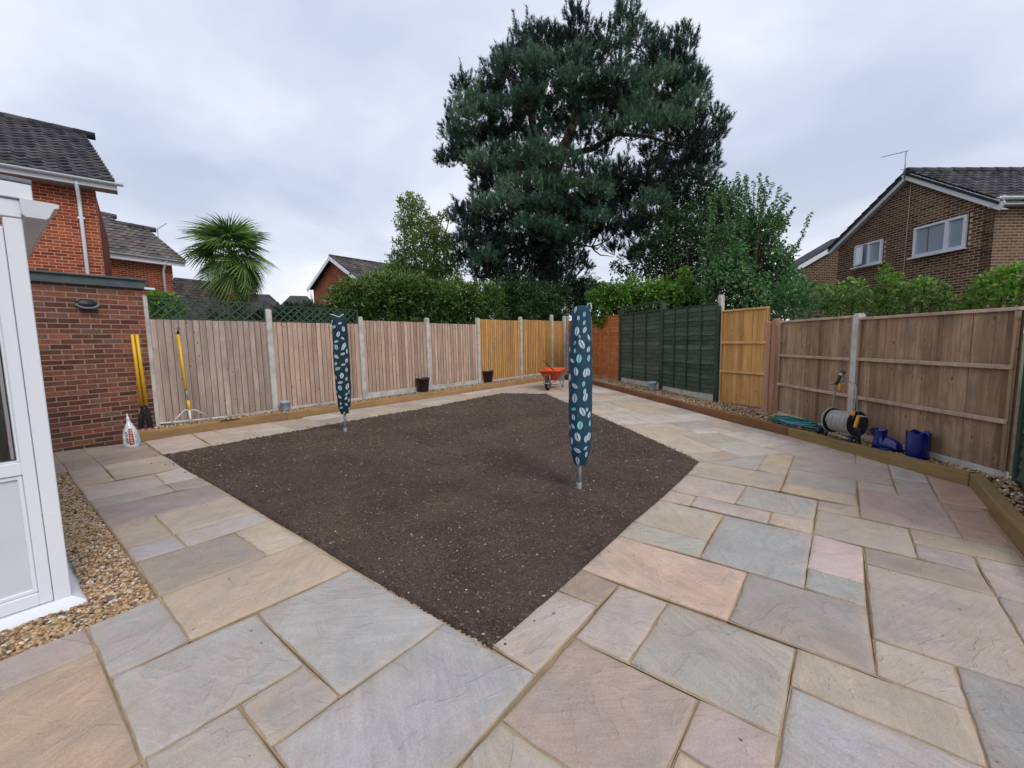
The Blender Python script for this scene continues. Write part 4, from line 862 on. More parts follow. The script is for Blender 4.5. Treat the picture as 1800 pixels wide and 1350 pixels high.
def tiled_roof(parent, E0, e, up, W_, L, mat, gauge=.33, tw=.30, maxparts=300, name='tile', amp=.022, skew=0, ridge=True, first=None):
    amp *= 1.35
    """E0 eave corner, e unit along the eave, up unit up the slope"""
    O = Vector(parent['_o']); n = e.cross(up).normalized(); n = n if n.z > 0 else -n; me = []
    for k in range(5):
        m = MB(); K = 8; lo = []; hi = []; sk = []
        for i in range(K + 1):
            x = tw * i / K; w = amp * (.5 + .5 * math.cos(2 * math.pi * i / K + .6)); lo.append(Vector((x, 0, .034 + w))); hi.append(Vector((x, gauge + .03, .004 + w))); sk.append(Vector((x, .002, .008)))
        m.grid([lo, hi], (k + .5) / 5); m.grid([sk, lo], (k + .5) / 5, smooth=False); me.append(m.mesh(name, mat))
    M = Matrix((e, up, n)).transposed().to_4x4(); nx, ny = math.ceil(W_ / tw), math.ceil(L / gauge); cells = [(i, j) for j in range(ny) for i in range(nx)]
    if first: cells.sort(key=lambda c: 0 if first(c) else 1)
    st = MB(); cnt = 0
    for i, j in cells:
        loc = E0 + e * (i * tw) + up * (j * gauge + skew * 0) + e * skew * j * gauge + n * random.uniform(0, .006)
        if cnt < maxparts:
            o = bpy.data.objects.new(name, random.choice(me)); COL.objects.link(o); o.parent = parent; o.matrix_local = Matrix.Translation(loc - O) @ M; cnt += 1
        else:
            mm = random.choice(me); b = len(st.v); st.v += [tuple(loc + M.to_3x3() @ v.co) for v in mm.vertices]
            t = random.random()
            for p in mm.polygons: st.f.append(tuple(b + q for q in p.vertices)); st.t.append(t); st.m.append(0); st.sm.append(True)
    if st.v: st.build('roof_tiling', mat, parent, kind='stuff')
    # deck under the tiles
    m = MB(); sk = e * skew * L; a = E0 - n * .012; vs = [a, a + e * W_, a + e * W_ + up * L + sk, a + up * L + sk]; vs += [v - n * .06 for v in vs]
    m.add(vs, [(0, 1, 2, 3), (7, 6, 5, 4), (0, 4, 5, 1), (1, 5, 6, 2), (2, 6, 7, 3), (3, 7, 4, 0)]); m.build('roof', MAT['dark'], parent)
    if ridge:
        k = math.ceil(W_ / .45)
        for i in range(k):
            m = MB(); p = E0 + up * L + sk + n * .03 + e * (i * .45); pts = [p + Vector((0, 0, 0)), p + e * .455]
            m.tube(pts, [.115, .105], 10, tint=random.random()); m.build('ridge_tile', mat, parent)
def gutter(parent, A, B, mat, r=.06, name='gutter'):
    e = (B - A).normalized(); n = e.cross(Vector((0, 0, 1))).normalized(); m = MB(); prof = [(math.cos(a) * r, -math.sin(a) * r * .9) for a in [math.pi * k / 8 for k in range(9)]]
    prof2 = [(x * .86, z * .86) for x, z in prof[::-1]]; pr = prof + prof2; k = len(pr)
    vs = [A + n * x + Vector((0, 0, z)) for x, z in pr] + [B + n * x + Vector((0, 0, z)) for x, z in pr]
    m.add(vs, [(i, (i + 1) % k, k + (i + 1) % k, k + i) for i in range(k)]); m.add([A + n * x + Vector((0, 0, z)) for x, z in prof], [tuple(range(9))]); m.add([B + n * x + Vector((0, 0, z)) for x, z in prof], [tuple(range(8, -1, -1))])
    return m.build(name, mat, parent)
def garage():
    P = Vector((-6.237, 6.457, 0)); a = R(55.5); e = dirv(a); n = Vector((e.y, -e.x, 0)); t = thing('brick_garage', (P.x, P.y, 0), 'old red brick garage wall with flat felt roof at the left', 'garage')
    brick_wall(t, P, a, -1.9, .535, .03, 2.52, MAT['brick_garage'], MAT['mortar_garage'], first=lambda s, z: s > -1.05)
    # right flank
    m = MB(); c = P + e * (.535 - .05) - n * 2.3; m.box((c.x, c.y, 1.27), (.12, 4.0, 2.48), a); m.build('side_wall', MAT['brick_garage'], t)
    m = MB(); c = P + e * (-.62) - n * 2.0; m.box((c.x, c.y, 2.50), (2.42, 4.1, .06), a); m.build('flat_roof', MAT['felt'], t)
    m = MB(); c = P + e * (-.65) + n * .035; m.box((c.x, c.y, 2.535), (2.46, .05, .13), a, bev=.01); m.box((c.x, c.y, 2.61), (2.50, .12, .03), a, bev=.008); m.build('felt_edge', MAT['felt'], t)
    # bulkhead wall light
    c = P + e * -.135 + n * .05; h = 2.19; c.z = h; l = thing('wall_light', (c.x, c.y, h), 'black oval bulkhead light on the old brick wall', 'light')
    M = Matrix((e, Vector((0, 0, 1)), n)).transposed()
    m = MB(); m.box((c.x, c.y, h), (.235, .06, .035), a, bev=.01); m.build('cross_bar', MAT['black'], l)
    m = MB(); m.lathe([(0, -.05), (.115, -.05), (.12, -.03), (.12, .0), (.10, .03), (0, .04)], c, 18, M=M @ Matrix.Diagonal((1, .62, 1))); m.build('body', MAT['black'], l)
    for s in (1, -1):
        m = MB(); m.lathe([(.105, -.02), (.128, -.02), (.13, .035), (.112, .045), (.105, .02)], c + Vector((0, 0, .0)), 18, M=M @ Matrix.Diagonal((1, .62, 1))); 
    pts = [c + n * .045 + e * .12 * math.cos(q) + Vector((0, 0, .055 * math.sin(q) * 1.1)) for q in [math.pi + math.pi * k / 10 for k in range(11)]]
    m = MB(); m.tube(pts, .016, 6); m.build('lower_rim', MAT['lead'], l)
    # small floodlight on the post corner
    q = at_y(262, 508, 6.95); l = thing('floodlight', q, 'small white floodlight at the garage roof corner', 'light'); m = MB(); m.box(q, (.14, .09, .035), a, bev=.008); m.build('lamp_head', MAT['upvc'], l); m = MB(); m.box(q + Vector((-.1, .0, .015)), (.12, .08, .07), a, bev=.01); m.build('housing', MAT['black'], l)
garage()
def conservatory():
    C0 = Vector((-2.661, 2.382, 0)); zb = .05; t = thing('conservatory', (C0.x, C0.y, 0), 'white plastic conservatory corner with gutter at the left edge', 'conservatory')
    e = -UU; n = -VV; v = VV       # front face runs along e (to the left of the picture), side face runs along v
    def bx(name, s0, s1, d0, d1, z0, z1, mat=MAT['upvc'], bev=.004, par=t):
        c = C0 + e * (s0 + s1) / 2 + n * (d0 + d1) / 2; m = MB(); m.box((c.x, c.y, (z0 + z1) / 2), (abs(s1 - s0), abs(d1 - d0), z1 - z0), YAW, bev=bev); return m.build(name, mat, par)
    L = 2.6
    bx('corner_post', 0, .070, -.12, 0, .06, 2.25)
    # sill with sloping drip edge along both faces
    def sill(name, A, B, out):
        d = (B - A).normalized(); m = MB(); pr = [(0, .0), (.105, .0), (.11, .028), (.0, .066), (-.12, .066), (-.12, 0)]; k = len(pr)
        vs = [A + out * x + Vector((0, 0, z)) + (-d * max(x, 0) if False else Vector()) for x, z in pr] + [B + out * x + Vector((0, 0, z)) for x, z in pr]
        m.add(vs, [(i, (i + 1) % k, k + (i + 1) % k, k + i) for i in range(k)] + [tuple(range(k - 1, -1, -1)), tuple(range(k, 2 * k))]); return m.build(name, MAT['upvc'], t)
    Zs = Vector((0, 0, .0)); 
    # mitred sill corner as one prism
    m = MB(); a = .11
    def ringpt(o, z): return [C0 + UU * o + v * 4.2 + Vector((0, 0, z)), C0 + UU * o - v * o + Vector((0, 0, z)), C0 + e * L - v * o + Vector((0, 0, z))]
    a = .085; rs = [ringpt(-.1, -.02), ringpt(a, -.02), ringpt(a, .022), ringpt(0, .068), ringpt(-.12, .068)]
    for r0, r1 in zip(rs[:-1], rs[1:]): m.add(r0 + r1, [(0, 1, 4, 3), (1, 2, 5, 4)])
    m.build('sill', MAT['upvc'], t)
    # frame of the first front bay
    f0, f1 = .0725, L; d = (-.08, -.008)
    bx('frame_upright', f0, f0 + .052, *d, .072, 2.2); bx('bottom_rail', f0 + .052, f1, *d, .072, .145); bx('mid_rail', f0 + .052, f1, *d, .842, .915); bx('top_rail', f0 + .052, f1, *d, 2.1, 2.24)
    bx('glazing_bead', f0 + .052, f0 + .066, -.055, -.02, .915, 2.1); bx('glazing_bead', f0 + .066, f1, -.055, -.02, .915, .93)
    bx('lower_panel', f0 + .05, f1, -.06, -.035, .14, .85, MAT['upvc_dull'])
    for z in (.158, .828): bx('panel_moulding', f0 + .064, f1, -.036, -.020, z - .011, z + .011)
    bx('panel_moulding', f0 + .053, f0 + .072, -.036, -.018, .147, .84)
    bx('window_pane', f0 + .05, f1, -.045, -.039, .90, 2.12, m_clear())
    bx('gasket', f0 + .066, f0 + .071, -.035, -.018, .93, 2.1, MAT['black'], 0); bx('gasket', f0 + .066, f1, -.035, -.018, .93, .934, MAT['black'], 0); bx('gasket', f0 + .072, f1, -.034, -.0345 + .003, .836, .839, MAT['lead'], 0)
    # slatted blind behind the glass
    for k in range(26):
        z = .90 + k * .043; c = C0 + e * 1.5 + n * -.13; m = MB(); M = Matrix.Rotation(YAW, 3, 'Z') @ Matrix.Rotation(R(35), 3, 'X'); m.box((c.x, c.y, z), (2.3, .045, .003), mat=M, tint=random.random()); m.build('blind_slat', MAT['blind'], t)
    bx('inner_wall', .15, L, -.6, -.5, .1, 2.2, MAT['dark'], 0)
    # side face
    for k in range(3):
        c = C0 + v * (.15 + 1.4 * k + .7) - UU * .05; m = MB(); m.box((c.x, c.y, 1.14), (.06, 1.36, 2.14), YAW); m.build('side_frame', MAT['upvc'], t)
    # eaves: fascia, beam, gutter with ogee end and roof edge
    bx('eaves_beam', 0.0, L, -.06, .004, 2.253, 2.348); bx('fascia', -.048, L, -.07, .02, 2.352, 2.435)
    bx('roof_flashing', -.052, L, -.25, .024, 2.438, 2.462, MAT['lead'])
    g0 = C0 + UU * .005 + n * .03; m = MB(); pr = [(0, .0), (.0, -.125), (.02, -.155), (.115, -.155), (.135, -.13), (.145, -.10), (.16, -.06), (.168, -.045), (.19, -.04), (.195, -.005), (.17, 0)]; pr = [(x * .70 - .004, z * .60) for x, z in pr]; k = len(pr); zt = 2.348
    A = [g0 + UU * x + Vector((0, 0, zt + z)) for x, z in pr]; B = [p + v * 4.2 for p in A]
    m.add(A + B, [(i, (i + 1) % k, k + (i + 1) % k, k + i) for i in range(k)] + [tuple(range(k))]); m.build('gutter', MAT['upvc'], t)
    m = MB(); pr2 = [(x + (.006 if x > .05 else -.004), z - (.008 if z < -.1 else -.002)) for x, z in pr]; A = [g0 + n * .012 + UU * x + Vector((0, 0, zt + z)) for x, z in pr2]; B = [p + v * .02 for p in A]
    m.add(A + B, [(i, (i + 1) % k, k + (i + 1) % k, k + i) for i in range(k)] + [tuple(range(k))]); m.build('gutter_end_cap', MAT['upvc_dull'], t)
def m_clear():
    t = NT('conservatory_glass'); g = t.n('BsdfGlass'); g.inputs['Roughness'].default_value = 0; g.inputs['IOR'].default_value = 1.02; gl = t.n('BsdfGlossy'); gl.inputs['Roughness'].default_value = .02
    ms = t.n('MixShader'); ms.inputs[0].default_value = .14; t.l(g.outputs[0], ms.inputs[1]); t.l(gl.outputs[0], ms.inputs[2]); t.l(ms.outputs[0], t.out.inputs[0]); return t.mat
MAT['blind'] = plain('olive_blind', lin(122, 118, 92), .5, 0, .2)
conservatory()
def house_left():
    a, b = at_z(0, 287, 5.6), at_z(205, 322, 5.6); e = (b - a).normalized(); ang = math.atan2(e.y, e.x); n = Vector((e.y, -e.x, 0))
    E0 = b - e * 5.2; t = thing('red_brick_house', (b.x, b.y, 0), 'red brick house with dark tiled roof and white gutter at the upper left', 'house')
    back = dirv(R(140)); up = (back * 4.0 + Vector((0, 0, 2.35))); L = up.length; up.normalize()
    sk = up.dot(e); up2 = (up - e * sk); uL = up2.length; up2.normalize()
    tiled_roof(t, E0, e, up2, 5.2 - .1, L * uL, MAT['tile'], .26, .235, 300, skew=sk / uL, first=lambda c: c[0] > 9)
    wp = b - n * .32 - e * .12; wp.z = 0
    # find the right hand corner of the wall
    d = ray(168.5, 345); dd = Vector((d.x, d.y)); A = np.array([[d.x, -e.x], [d.y, -e.y]]); tt = np.linalg.solve(A, np.array([wp.x, wp.y])); P = Vector((d.x * tt[0], d.y * tt[0], 0))
    brick_wall(t, P, ang, -4.2, 0, 2.1, 5.42, MAT['brick_red'], MAT['mortar_red'], first=lambda s, z: s > -2.9 and z > 2.9, maxparts=300)
    m = MB(); c = P - e * .05 - n * 3.0; m.box((c.x, c.y, 3.6), (.09, 5.6, 3.55), ang); m.build('side_wall', MAT['brick_red'], t)
    g = b + Vector((0, 0, -.0)); gutter(t, E0 + Vector((0, 0, -.02)) + n * .05, b + e * .12 + Vector((0, 0, -.02)) + n * .05, MAT['upvc'], .065)
    m = MB(); c = b - e * 2.6 - n * .03; m.box((c.x, c.y, 5.49), (5.2, .02, .15), ang); m.build('fascia', MAT['upvc'], t)
    m = MB(); c = b - e * 2.6 - n * .18; m.box((c.x, c.y, 5.43), (5.2, .40, .015), ang); m.build('soffit', MAT['upvc_dull'], t)
    # downpipe with swan neck
    s = P - e * .30 + n * .06; q = b - e * (b - P).dot(e) - e * .30; m = MB()
    m.tube([Vector((s.x, s.y, 5.52)) + n * .24, Vector((s.x, s.y, 5.40)) + n * .24, Vector((s.x, s.y, 5.18)) + n * .03, Vector((s.x, s.y, 4.9)), Vector((s.x, s.y, .4))], .04, 8); m.build('downpipe', MAT['upvc'], t)
    for z in (4.7, 3.2): m = MB(); m.box((s.x, s.y, z), (.12, .05, .05), ang); m.build('pipe_clip', MAT['upvc'], t)
house_left()
def aerial(name, base, top, d, label, mat, n=14, L=1.0):
    t = thing('tv_aerial', base, label, 'aerial'); m = MB(); m.tube([base, top], .016, 6); m.build('mast', mat, t); d = d.normalized(); p = d.cross(Vector((0, 0, 1))).normalized()
    m = MB(); m.tube([top - d * .12, top + d * L], .010, 5); m.build('boom', mat, t); m = MB()
    for k in range(n): c = top + d * (L * (k + .5) / n); w = .12 if k > 2 else .2; m.tube([c - p * w * .5, c + p * w * .5], .004, 4)
    m.build('elements', mat, t, kind='stuff')
def house_back_left():
    a, b = at_z(200, 443, 5.1), at_z(325, 460, 5.1); e = (b - a).normalized(); ang = math.atan2(e.y, e.x); n = Vector((e.y, -e.x, 0)); t = thing('red_brick_house', (b.x, b.y, 0), 'further red brick house with brown grey tiles behind the palm', 'house')
    E0 = a - e * 2.0; W_ = (b - E0).length - .25; back = dirv(ang + R(97)); up = back * 3.0 + Vector((0, 0, 1.98)); L = up.length; up.normalize(); sk = up.dot(e); up2 = up - e * sk; uL = up2.length; up2.normalize()
    W1 = W_ - .75
    tiled_roof(t, E0, e, up2, W1, L * uL, MAT['tile_brown'], .28, .26, 220, skew=sk / uL)
    tiled_roof(t, E0 + e * W1 + up2 * .02, e, up2, .95, L * uL * .80, MAT['tile_brown'], .28, .26, 80, skew=sk / uL)
    P = b - n * .3 - e * .35; P.z = 0
    brick_wall(t, P, ang, -3.4, .0, 1.8, 4.92, MAT['brick_red'], MAT['mortar_red'], maxparts=0)
    gutter(t, E0 + n * .05, b + n * .05, MAT['upvc'], .065); m = MB(); c = (E0 + b) / 2 - n * .02; m.box((c.x, c.y, 4.98), ((b - E0).length, .02, .2), ang); m.build('fascia', MAT['upvc'], t)
    s = P - e * .34 + n * .06; m = MB(); m.tube([Vector((s.x, s.y, 5.05)) + n * .24, Vector((s.x, s.y, 4.9)) + n * .2, Vector((s.x, s.y, 4.7)), Vector((s.x, s.y, 1.5))], .045, 8); m.build('downpipe', MAT['upvc'], t)
    m = MB(); 
    for r in range(26):
        for k in range(12):
            q = P + e * (.02 + (k + .5 * (r % 2)) * .165) + n * .03; m.box((q.x, q.y, 1.5 + r * .115), (.155, .02, .125), mat=Matrix.Rotation(ang, 3, 'Z') @ Matrix.Rotation(R(-7), 3, 'X'), tint=random.random())
    m.build('hung_tiles', MAT['tile_brown'], t, kind='stuff'); m = MB(); q = P + e * 1.0 - n * .08; m.box((q.x, q.y, 2.9), (2.0, .15, 3.0), ang); m.build('gable_wall', MAT['dark'], t)
    tp = at_y(312, 402, 19.5); aerial('x', tp + Vector((-.9, 0, -.9)), tp + Vector((-.9, 0, 0.0)), Vector((1, -.5, .2)), 'small tv aerial on the further left roof', MAT['steel'], 6, .8)
house_back_left()
def house_centre():
    l, r_ = at_z(549, 508, 5.1), at_z(638, 492, 5.1); e = (r_ - l).normalized(); ang = math.atan2(e.y, e.x); n = Vector((e.y, -e.x, 0)); W_ = (r_ - l).length
    t = thing('red_brick_house', (l.x, l.y, 0), 'red brick gable house with white verge seen above the hedge', 'house'); h = 1.62; P = Vector((l.x, l.y, 0)); bk = -n
    inr = .12; top = lambda s: 5.0 + h * (1 - abs(s - W_ / 2) / (W_ / 2))
    brick_wall(t, P, ang, inr, W_ - inr, 1.6, 6.6, MAT['brick_red'], MAT['mortar_red'], keep=lambda s, z: z < top(s) - .05, maxparts=0, wallpoly=[(inr, .5), (W_ - inr, .5), (W_ - inr, 5.0), (W_ / 2, 5.0 + h), (inr, 5.0)])
    ap = (l + r_) / 2 + Vector((0, 0, h)); 
    for side in (0, 1):
        A = l if side == 0 else r_; up = (ap - A); L = up.length; up.normalize(); f = n * .3; E0 = A + f if side else A + f + bk * 7.6
        if side: tiled_roof(t, A + f, bk, up, 7.6, L, MAT['tile_brown'], .34, .31, 0, ridge=False)
        else: tiled_roof(t, A + f, bk, up, 7.6, L, MAT['tile_brown'], .34, .31, 0)
        m = MB(); c = (A + ap) / 2 + f + n * .02; nn = up.cross(n); M = Matrix((up, n, nn)).transposed(); m.box(c - nn * .0 + Vector((0, 0, -.10)), (L + .15, .03, .2), mat=M); m.build('verge_board', MAT['upvc'], t)
    q = r_ - n * 3.9; m = MB(); m.box((q.x - e.x * .3, q.y - e.y * .3, 2.6), (.2, 7.2, 4.9), ang); m.build('side_wall', MAT['brick_red'], t)
    # low dark roofs behind
    for k, (px, py, w, Y, lab) in enumerate(((525, 520, 3.4, 34, 'low dark roof just left of the gable house'), (452, 517, 4.2, 30, 'dark hipped roof right of the palm'))):
        c = at_y(px, py, Y); q = thing('bungalow', (c.x, c.y, 0), lab, 'house'); m = MB(); hw, hd = w / 2, 2.6; z0 = c.z - 1.5; m.box((c.x, c.y, z0 / 2), (w * .9, 4.4, z0), R(25)); m.build('wall', MAT['brick_red'], q)
        Mz = Matrix.Rotation(R(25), 3, 'Z'); m = MB(); vs = [Vector((c.x, c.y, 0)) + Mz @ Vector(v) for v in ((-hw, -hd, z0), (hw, -hd, z0), (hw, hd, z0), (-hw, hd, z0), (-hw * .35, 0, c.z), (hw * .35, 0, c.z))]
        m.add(vs, [(0, 1, 5, 4), (1, 2, 5), (2, 3, 4, 5), (3, 0, 4), (3, 2, 1, 0)], .3); m.build('roof', MAT['tile'], q)
    p = at_y(547, 512, 33.5); q = thing('soil_pipe', p, 'short white pipe on the low dark roof by the gable house', 'pipe'); m = MB(); m.tube([p + Vector((0, 0, -.9)), p + Vector((0, 0, .15))], .07, 8); m.build('pipe', MAT['upvc'], q); m = MB(); m.tube([p + Vector((0, 0, .15)), p + Vector((0, 0, .3))], .09, 8); m.build('cowl', MAT['upvc'], q)
house_centre()
def window(parent, P, ang, s0, s1, z0, z1, split, tilt_leaf=None, curtain=False):
    e = dirv(ang); n = Vector((e.y, -e.x, 0)); w = .042
    def bx(name, a, b, za, zb, d0, d1, mat, par=parent, bev=.004):
        c = P + e * (a + b) / 2 + n * (d0 + d1) / 2; m = MB(); m.box((c.x, c.y, (za + zb) / 2), (b - a, abs(d1 - d0), zb - za), ang, bev=bev); return m.build(name, mat, par)
    g = MB(); fr = MB()
    def add(mb, a, b, za, zb, d0, d1): c = P + e * (a + b) / 2 + n * (d0 + d1) / 2; mb.box((c.x, c.y, (za + zb) / 2), (b - a, abs(d1 - d0), zb - za), ang, bev=.004)
    add(fr, s0, s1, z1 - w, z1, -.06, .0); add(fr, s0, s1, z0, z0 + w, -.06, .0); add(fr, s0, s0 + w, z0 + w, z1 - w, -.06, 0); add(fr, s1 - w, s1, z0 + w, z1 - w, -.06, 0); add(fr, split - w * .6, split + w * .6, z0 + w, z1 - w, -.06, 0)
    f = fr.build('window', MAT['upvc'], parent)
    for a, b in ((s0 + w, split - w * .6), (split + w * .6, s1 - w)):
        m = MB(); c = P + e * (a + b) / 2 + n * -.04; m.box((c.x, c.y, (z0 + z1) / 2), (b - a, .01, z1 - z0 - 2 * w), ang); m.build('pane', MAT['glass'], f)
        lf = MB(); k = .026; d = (-.035, .014)
        for q in ((a, b, z1 - w - k, z1 - w), (a, b, z0 + w, z0 + w + k), (a, a + k, z0 + w + k, z1 - w - k), (b - k, b, z0 + w + k, z1 - w - k)): add(lf, *q, *d)
        if not (tilt_leaf == 0 and a == s0 + w): lf.build('casement', MAT['upvc'], f)
        else:   # leaf opened outwards on its side hinge
            lf2 = MB(); M = Matrix.Rotation(R(-16), 4, 'Z'); h0 = P + e * a; ln = b - a; e2 = dirv(ang - R(16)); n2 = Vector((e2.y, -e2.x, 0))
            for q in ((0, ln, z1 - w - .05, z1 - w), (0, ln, z0 + w, z0 + w + .05), (0, .05, z0 + w, z1 - w), (ln - .05, ln, z0 + w, z1 - w)):
                c = h0 + e2 * (q[0] + q[1]) / 2 + n * .03; lf2.box((c.x, c.y, (q[2] + q[3]) / 2), (q[1] - q[0], .045, q[3] - q[2]), ang - R(16), bev=.003)
            lf2.build('casement', MAT['upvc'], f); m = MB(); c = h0 + e2 * ln / 2 + n * .03; m.box((c.x, c.y, (z0 + z1) / 2), (ln - .08, .01, z1 - z0 - .2), ang - R(16)); m.build('pane', MAT['glass'], f)
    if curtain: m = MB(); c = P + e * (s0 + .42) + n * -.033; m.box((c.x, c.y, (z0 + z1) / 2), (.05, .002, z1 - z0 - .2), ang); m.build('curtain_edge', MAT['lead'], f)
    bx('sill', s0 - .06, s1 + .06, z0 - .05, z0 - .005, -.02, .09, MAT['upvc'], f)
def house_right():
    # gable wall parallel to the garden's right fence
    z_e = 4.85; near = at_z(1752, 352, z_e); far = at_z(1475, 430, z_e); d = (near - far); W_ = d.length; ang = math.atan2(d.y, d.x); e = d.normalized(); n = Vector((e.y, -e.x, 0)); P = Vector((far.x, far.y, 0))
    t = thing('brown_brick_house', (P.x, P.y, 0), 'brown brick gable house with two white windows at the right', 'house')
    def sz(px, py):  # point of the gable plane under a pixel
        r_ = ray(px, py); A = np.array([[r_.x, -e.x], [r_.y, -e.y]]); q = np.linalg.solve(A, np.array([P.x, P.y])); return q[1], CH + r_.z * q[0]
    sa, za = sz(1602, 306); h = za - z_e
    win = [(*sz(1505, 470), *sz(1553, 419)), (*sz(1606, 452), *sz(1703, 378))]
    w1 = (sz(1504, 470)[0], sz(1553, 440)[0], sz(1504, 471)[1], sz(1553, 420)[1]); w2 = (sz(1606, 452)[0], sz(1702, 400)[0], sz(1608, 453)[1], sz(1704, 376)[1])
    top = lambda s: z_e + h * (s / sa if s < sa else (W_ - s) / (W_ - sa))
    inw = lambda s, z: any(a - .02 < s < b + .02 and c - .06 < z < d_ + .03 for a, b, c, d_ in (w1, w2))
    brick_wall(t, P, ang, .0, W_, 1.7, z_e + h, MAT['brick_brown'], MAT['mortar_brown'], keep=lambda s, z: z < top(s) and not inw(s, z), first=lambda s, z: s > W_ - 2.2 and z > 2.6, maxparts=300, wallpoly=[(0, .4), (W_, .4), (W_, z_e), (sa, z_e + h), (0, z_e)])
    for (a, b, c, d_), sp, tl, cu in ((w1, .5, 0, False), (w2, .66, None, True)):
        m = MB(); q = P + e * (a + b) / 2 + n * .003; m.box((q.x, q.y, (c + d_) / 2), (b - a + .04, .012, d_ - c + .04), ang); m.build('reveal', MAT['dark'], t)
        window(t, P + n * .07, ang, a, b, c, d_, a + (b - a) * sp, tl, cu)
    # near side wall, running away to the right of the photograph
    ang2 = ang + R(90); e2 = dirv(ang2); P2 = P + e * W_; 
    brick_wall(t, P2, ang2, 0, 5.0, 1.7, z_e - .1, MAT['brick_brown'], MAT['mortar_brown'], maxparts=0)
    # roof: near slope faces the camera, far slope faces away
    apx = P + e * sa + Vector((0, 0, z_e + h)); ov = n * .25
    A = P2 + Vector((0, 0, z_e)) + e * .25; up = apx - (P2 + Vector((0, 0, z_e))); L0 = up.length; up.normalize(); A = P2 + Vector((0, 0, z_e)) - up * .30 + n * .22 + Vector((0, 0, .06))
    tiled_roof(t, A, -n, up, 6.5, L0 + .24, MAT['tile'], .27, .27, 300, first=lambda c: c[0] < 15)
    B = P + Vector((0, 0, z_e)); up2 = apx - B; L2 = up2.length; up2.normalize(); tiled_roof(t, B - up2 * .3 + n * .22 + Vector((0, 0, .04)), -n, up2, 6.5, L2 + .16, MAT['tile'], .33, .31, 0, ridge=False)
    for (a_, b_, nm) in ((B - up2 * .34, apx, 'verge_board'), (P2 + Vector((0, 0, z_e)) - up * .34, apx, 'verge_board')):
        u_ = (b_ - a_).normalized(); nn = u_.cross(n); nn = nn if nn.z > 0 else -nn; M = Matrix((u_, n, nn)).transposed(); c = (a_ + b_) / 2 + n * .17 + Vector((0, 0, -.05)); m = MB(); m.box(c, ((b_ - a_).length, .03, .20), mat=M, bev=.004); m.build(nm, MAT['upvc'], t)
        m = MB(); m.box(c - n * .09 - nn * .07, ((b_ - a_).length, .2, .02), mat=M); m.build('soffit', MAT['upvc_dull'], t)
    # boxed eave end and gutter
    c = P2 + Vector((0, 0, z_e - .08)) + e * .12 + n * .14; m = MB(); m.box(c, (.34, .05, .22), ang, bev=.01); m.build('box_end', MAT['upvc'], t)
    g = P2 + e * .30 + n * .2 + Vector((0, 0, z_e - .02)); gutter(t, g - n * 6.5, g, MAT['upvc'], .065); m = MB(); c = P2 + e * .22 - n * 3.0 + Vector((0, 0, z_e - .07)); m.box(c, (.03, 6.4, .2), ang); m.build('fascia', MAT['upvc'], t)
    m = MB(); c = P2 + e * .11 - n * 3.0 + Vector((0, 0, z_e - .16)); m.box(c, (.24, 6.4, .015), ang); m.build('soffit', MAT['upvc_dull'], t)
    # thin cable down the gable
    s1, z1 = sz(1603, 318); s2, z2 = sz(1590, 470); s3, z3 = sz(1587, 505); pt = lambda s, z: P + e * s + n * .02 + Vector((0, 0, z)); m = MB(); m.tube([pt(s1, z1), pt(s2, z2), pt(s3, z3)], .010, 5); m.build('cable', MAT['mortar_brown'], t)
    tp = at_y(1593, 266, apx.y - .1); b0 = Vector((tp.x, tp.y, apx.z - .2)); aerial('x', b0, tp, at_y(1530, 281, apx.y - .9) - tp, 'long tv aerial on the ridge of the brown brick house', MAT['steel'], 18, 1.35)
    # lower gable of the next house
    q = thing('brown_brick_house', tuple(at_y(1440, 560, 19.0)), 'lower brown brick house just behind the right hand house', 'house')
    a1 = at_y(1393, 472, 19.0); b1 = at_y(1486, 418, 19.0); W3 = b1.x - a1.x; P3 = Vector((a1.x, 19.0, 0)); sl_ = (b1.z - a1.z) / W3
    brick_wall(q, P3, 0, .25, W3 + 1.2, 1.5, b1.z, MAT['brick_brown'], MAT['mortar_brown'], keep=lambda s, z: z < a1.z + sl_ * s - .1, maxparts=0, wallpoly=[(.2, .5), (W3 + 1.2, .5), (W3 + 1.2, b1.z), (W3, b1.z - .1), (.2, a1.z)])
    u_ = (b1 - a1).normalized(); m = MB(); c = (a1 + b1) / 2 + Vector((0, -.18, -.09)); M = Matrix((u_, Vector((0, 1, 0)), u_.cross(Vector((0, 1, 0))))).transposed(); m.box(c, ((b1 - a1).length + .3, .03, .2), mat=M); m.build('verge_board', MAT['upvc'], q)
    m = MB(); m.box((a1 + b1) / 2 + Vector((0, .4, .05)), ((b1 - a1).length + .3, 1.2, .08), mat=M); m.build('roof', MAT['tile'], q)
house_right()
# ================================================================ garden objects
def leaf_print(m, surf, th, z, L, ang, w=.40):
    """pale leaf with a dark midrib, laid on a curved cover: surf(theta, z) -> point"""
    R0 = .1
    for side in (1, -1):
        pts = [(0.0, .035)] ; K = 6; up = []
        for k in range(K + 1):
            t = k / K; y = math.sin(math.pi * t) ** .8 * w * .5 * L; up.append((t * L - L / 2, side * (y + .05 * L * (0 < t < 1))))
        lo = [(t_, side * .045 * L * (1 - abs(t_ / L) * .9)) for t_, _ in up]
        V_ = []
        for a, b in up + lo[::-1]:
            x = a * math.sin(ang) + b * math.cos(ang); y = a * math.cos(ang) - b * math.sin(ang)
            V_.append(surf(th + x / R0, z + y))
        n = K + 1; fs = [(i, i + 1, 2 * n - 2 - i, 2 * n - 1 - i) for i in range(n - 1)]
        m.add(V_, fs if side > 0 else [f[::-1] for f in fs])
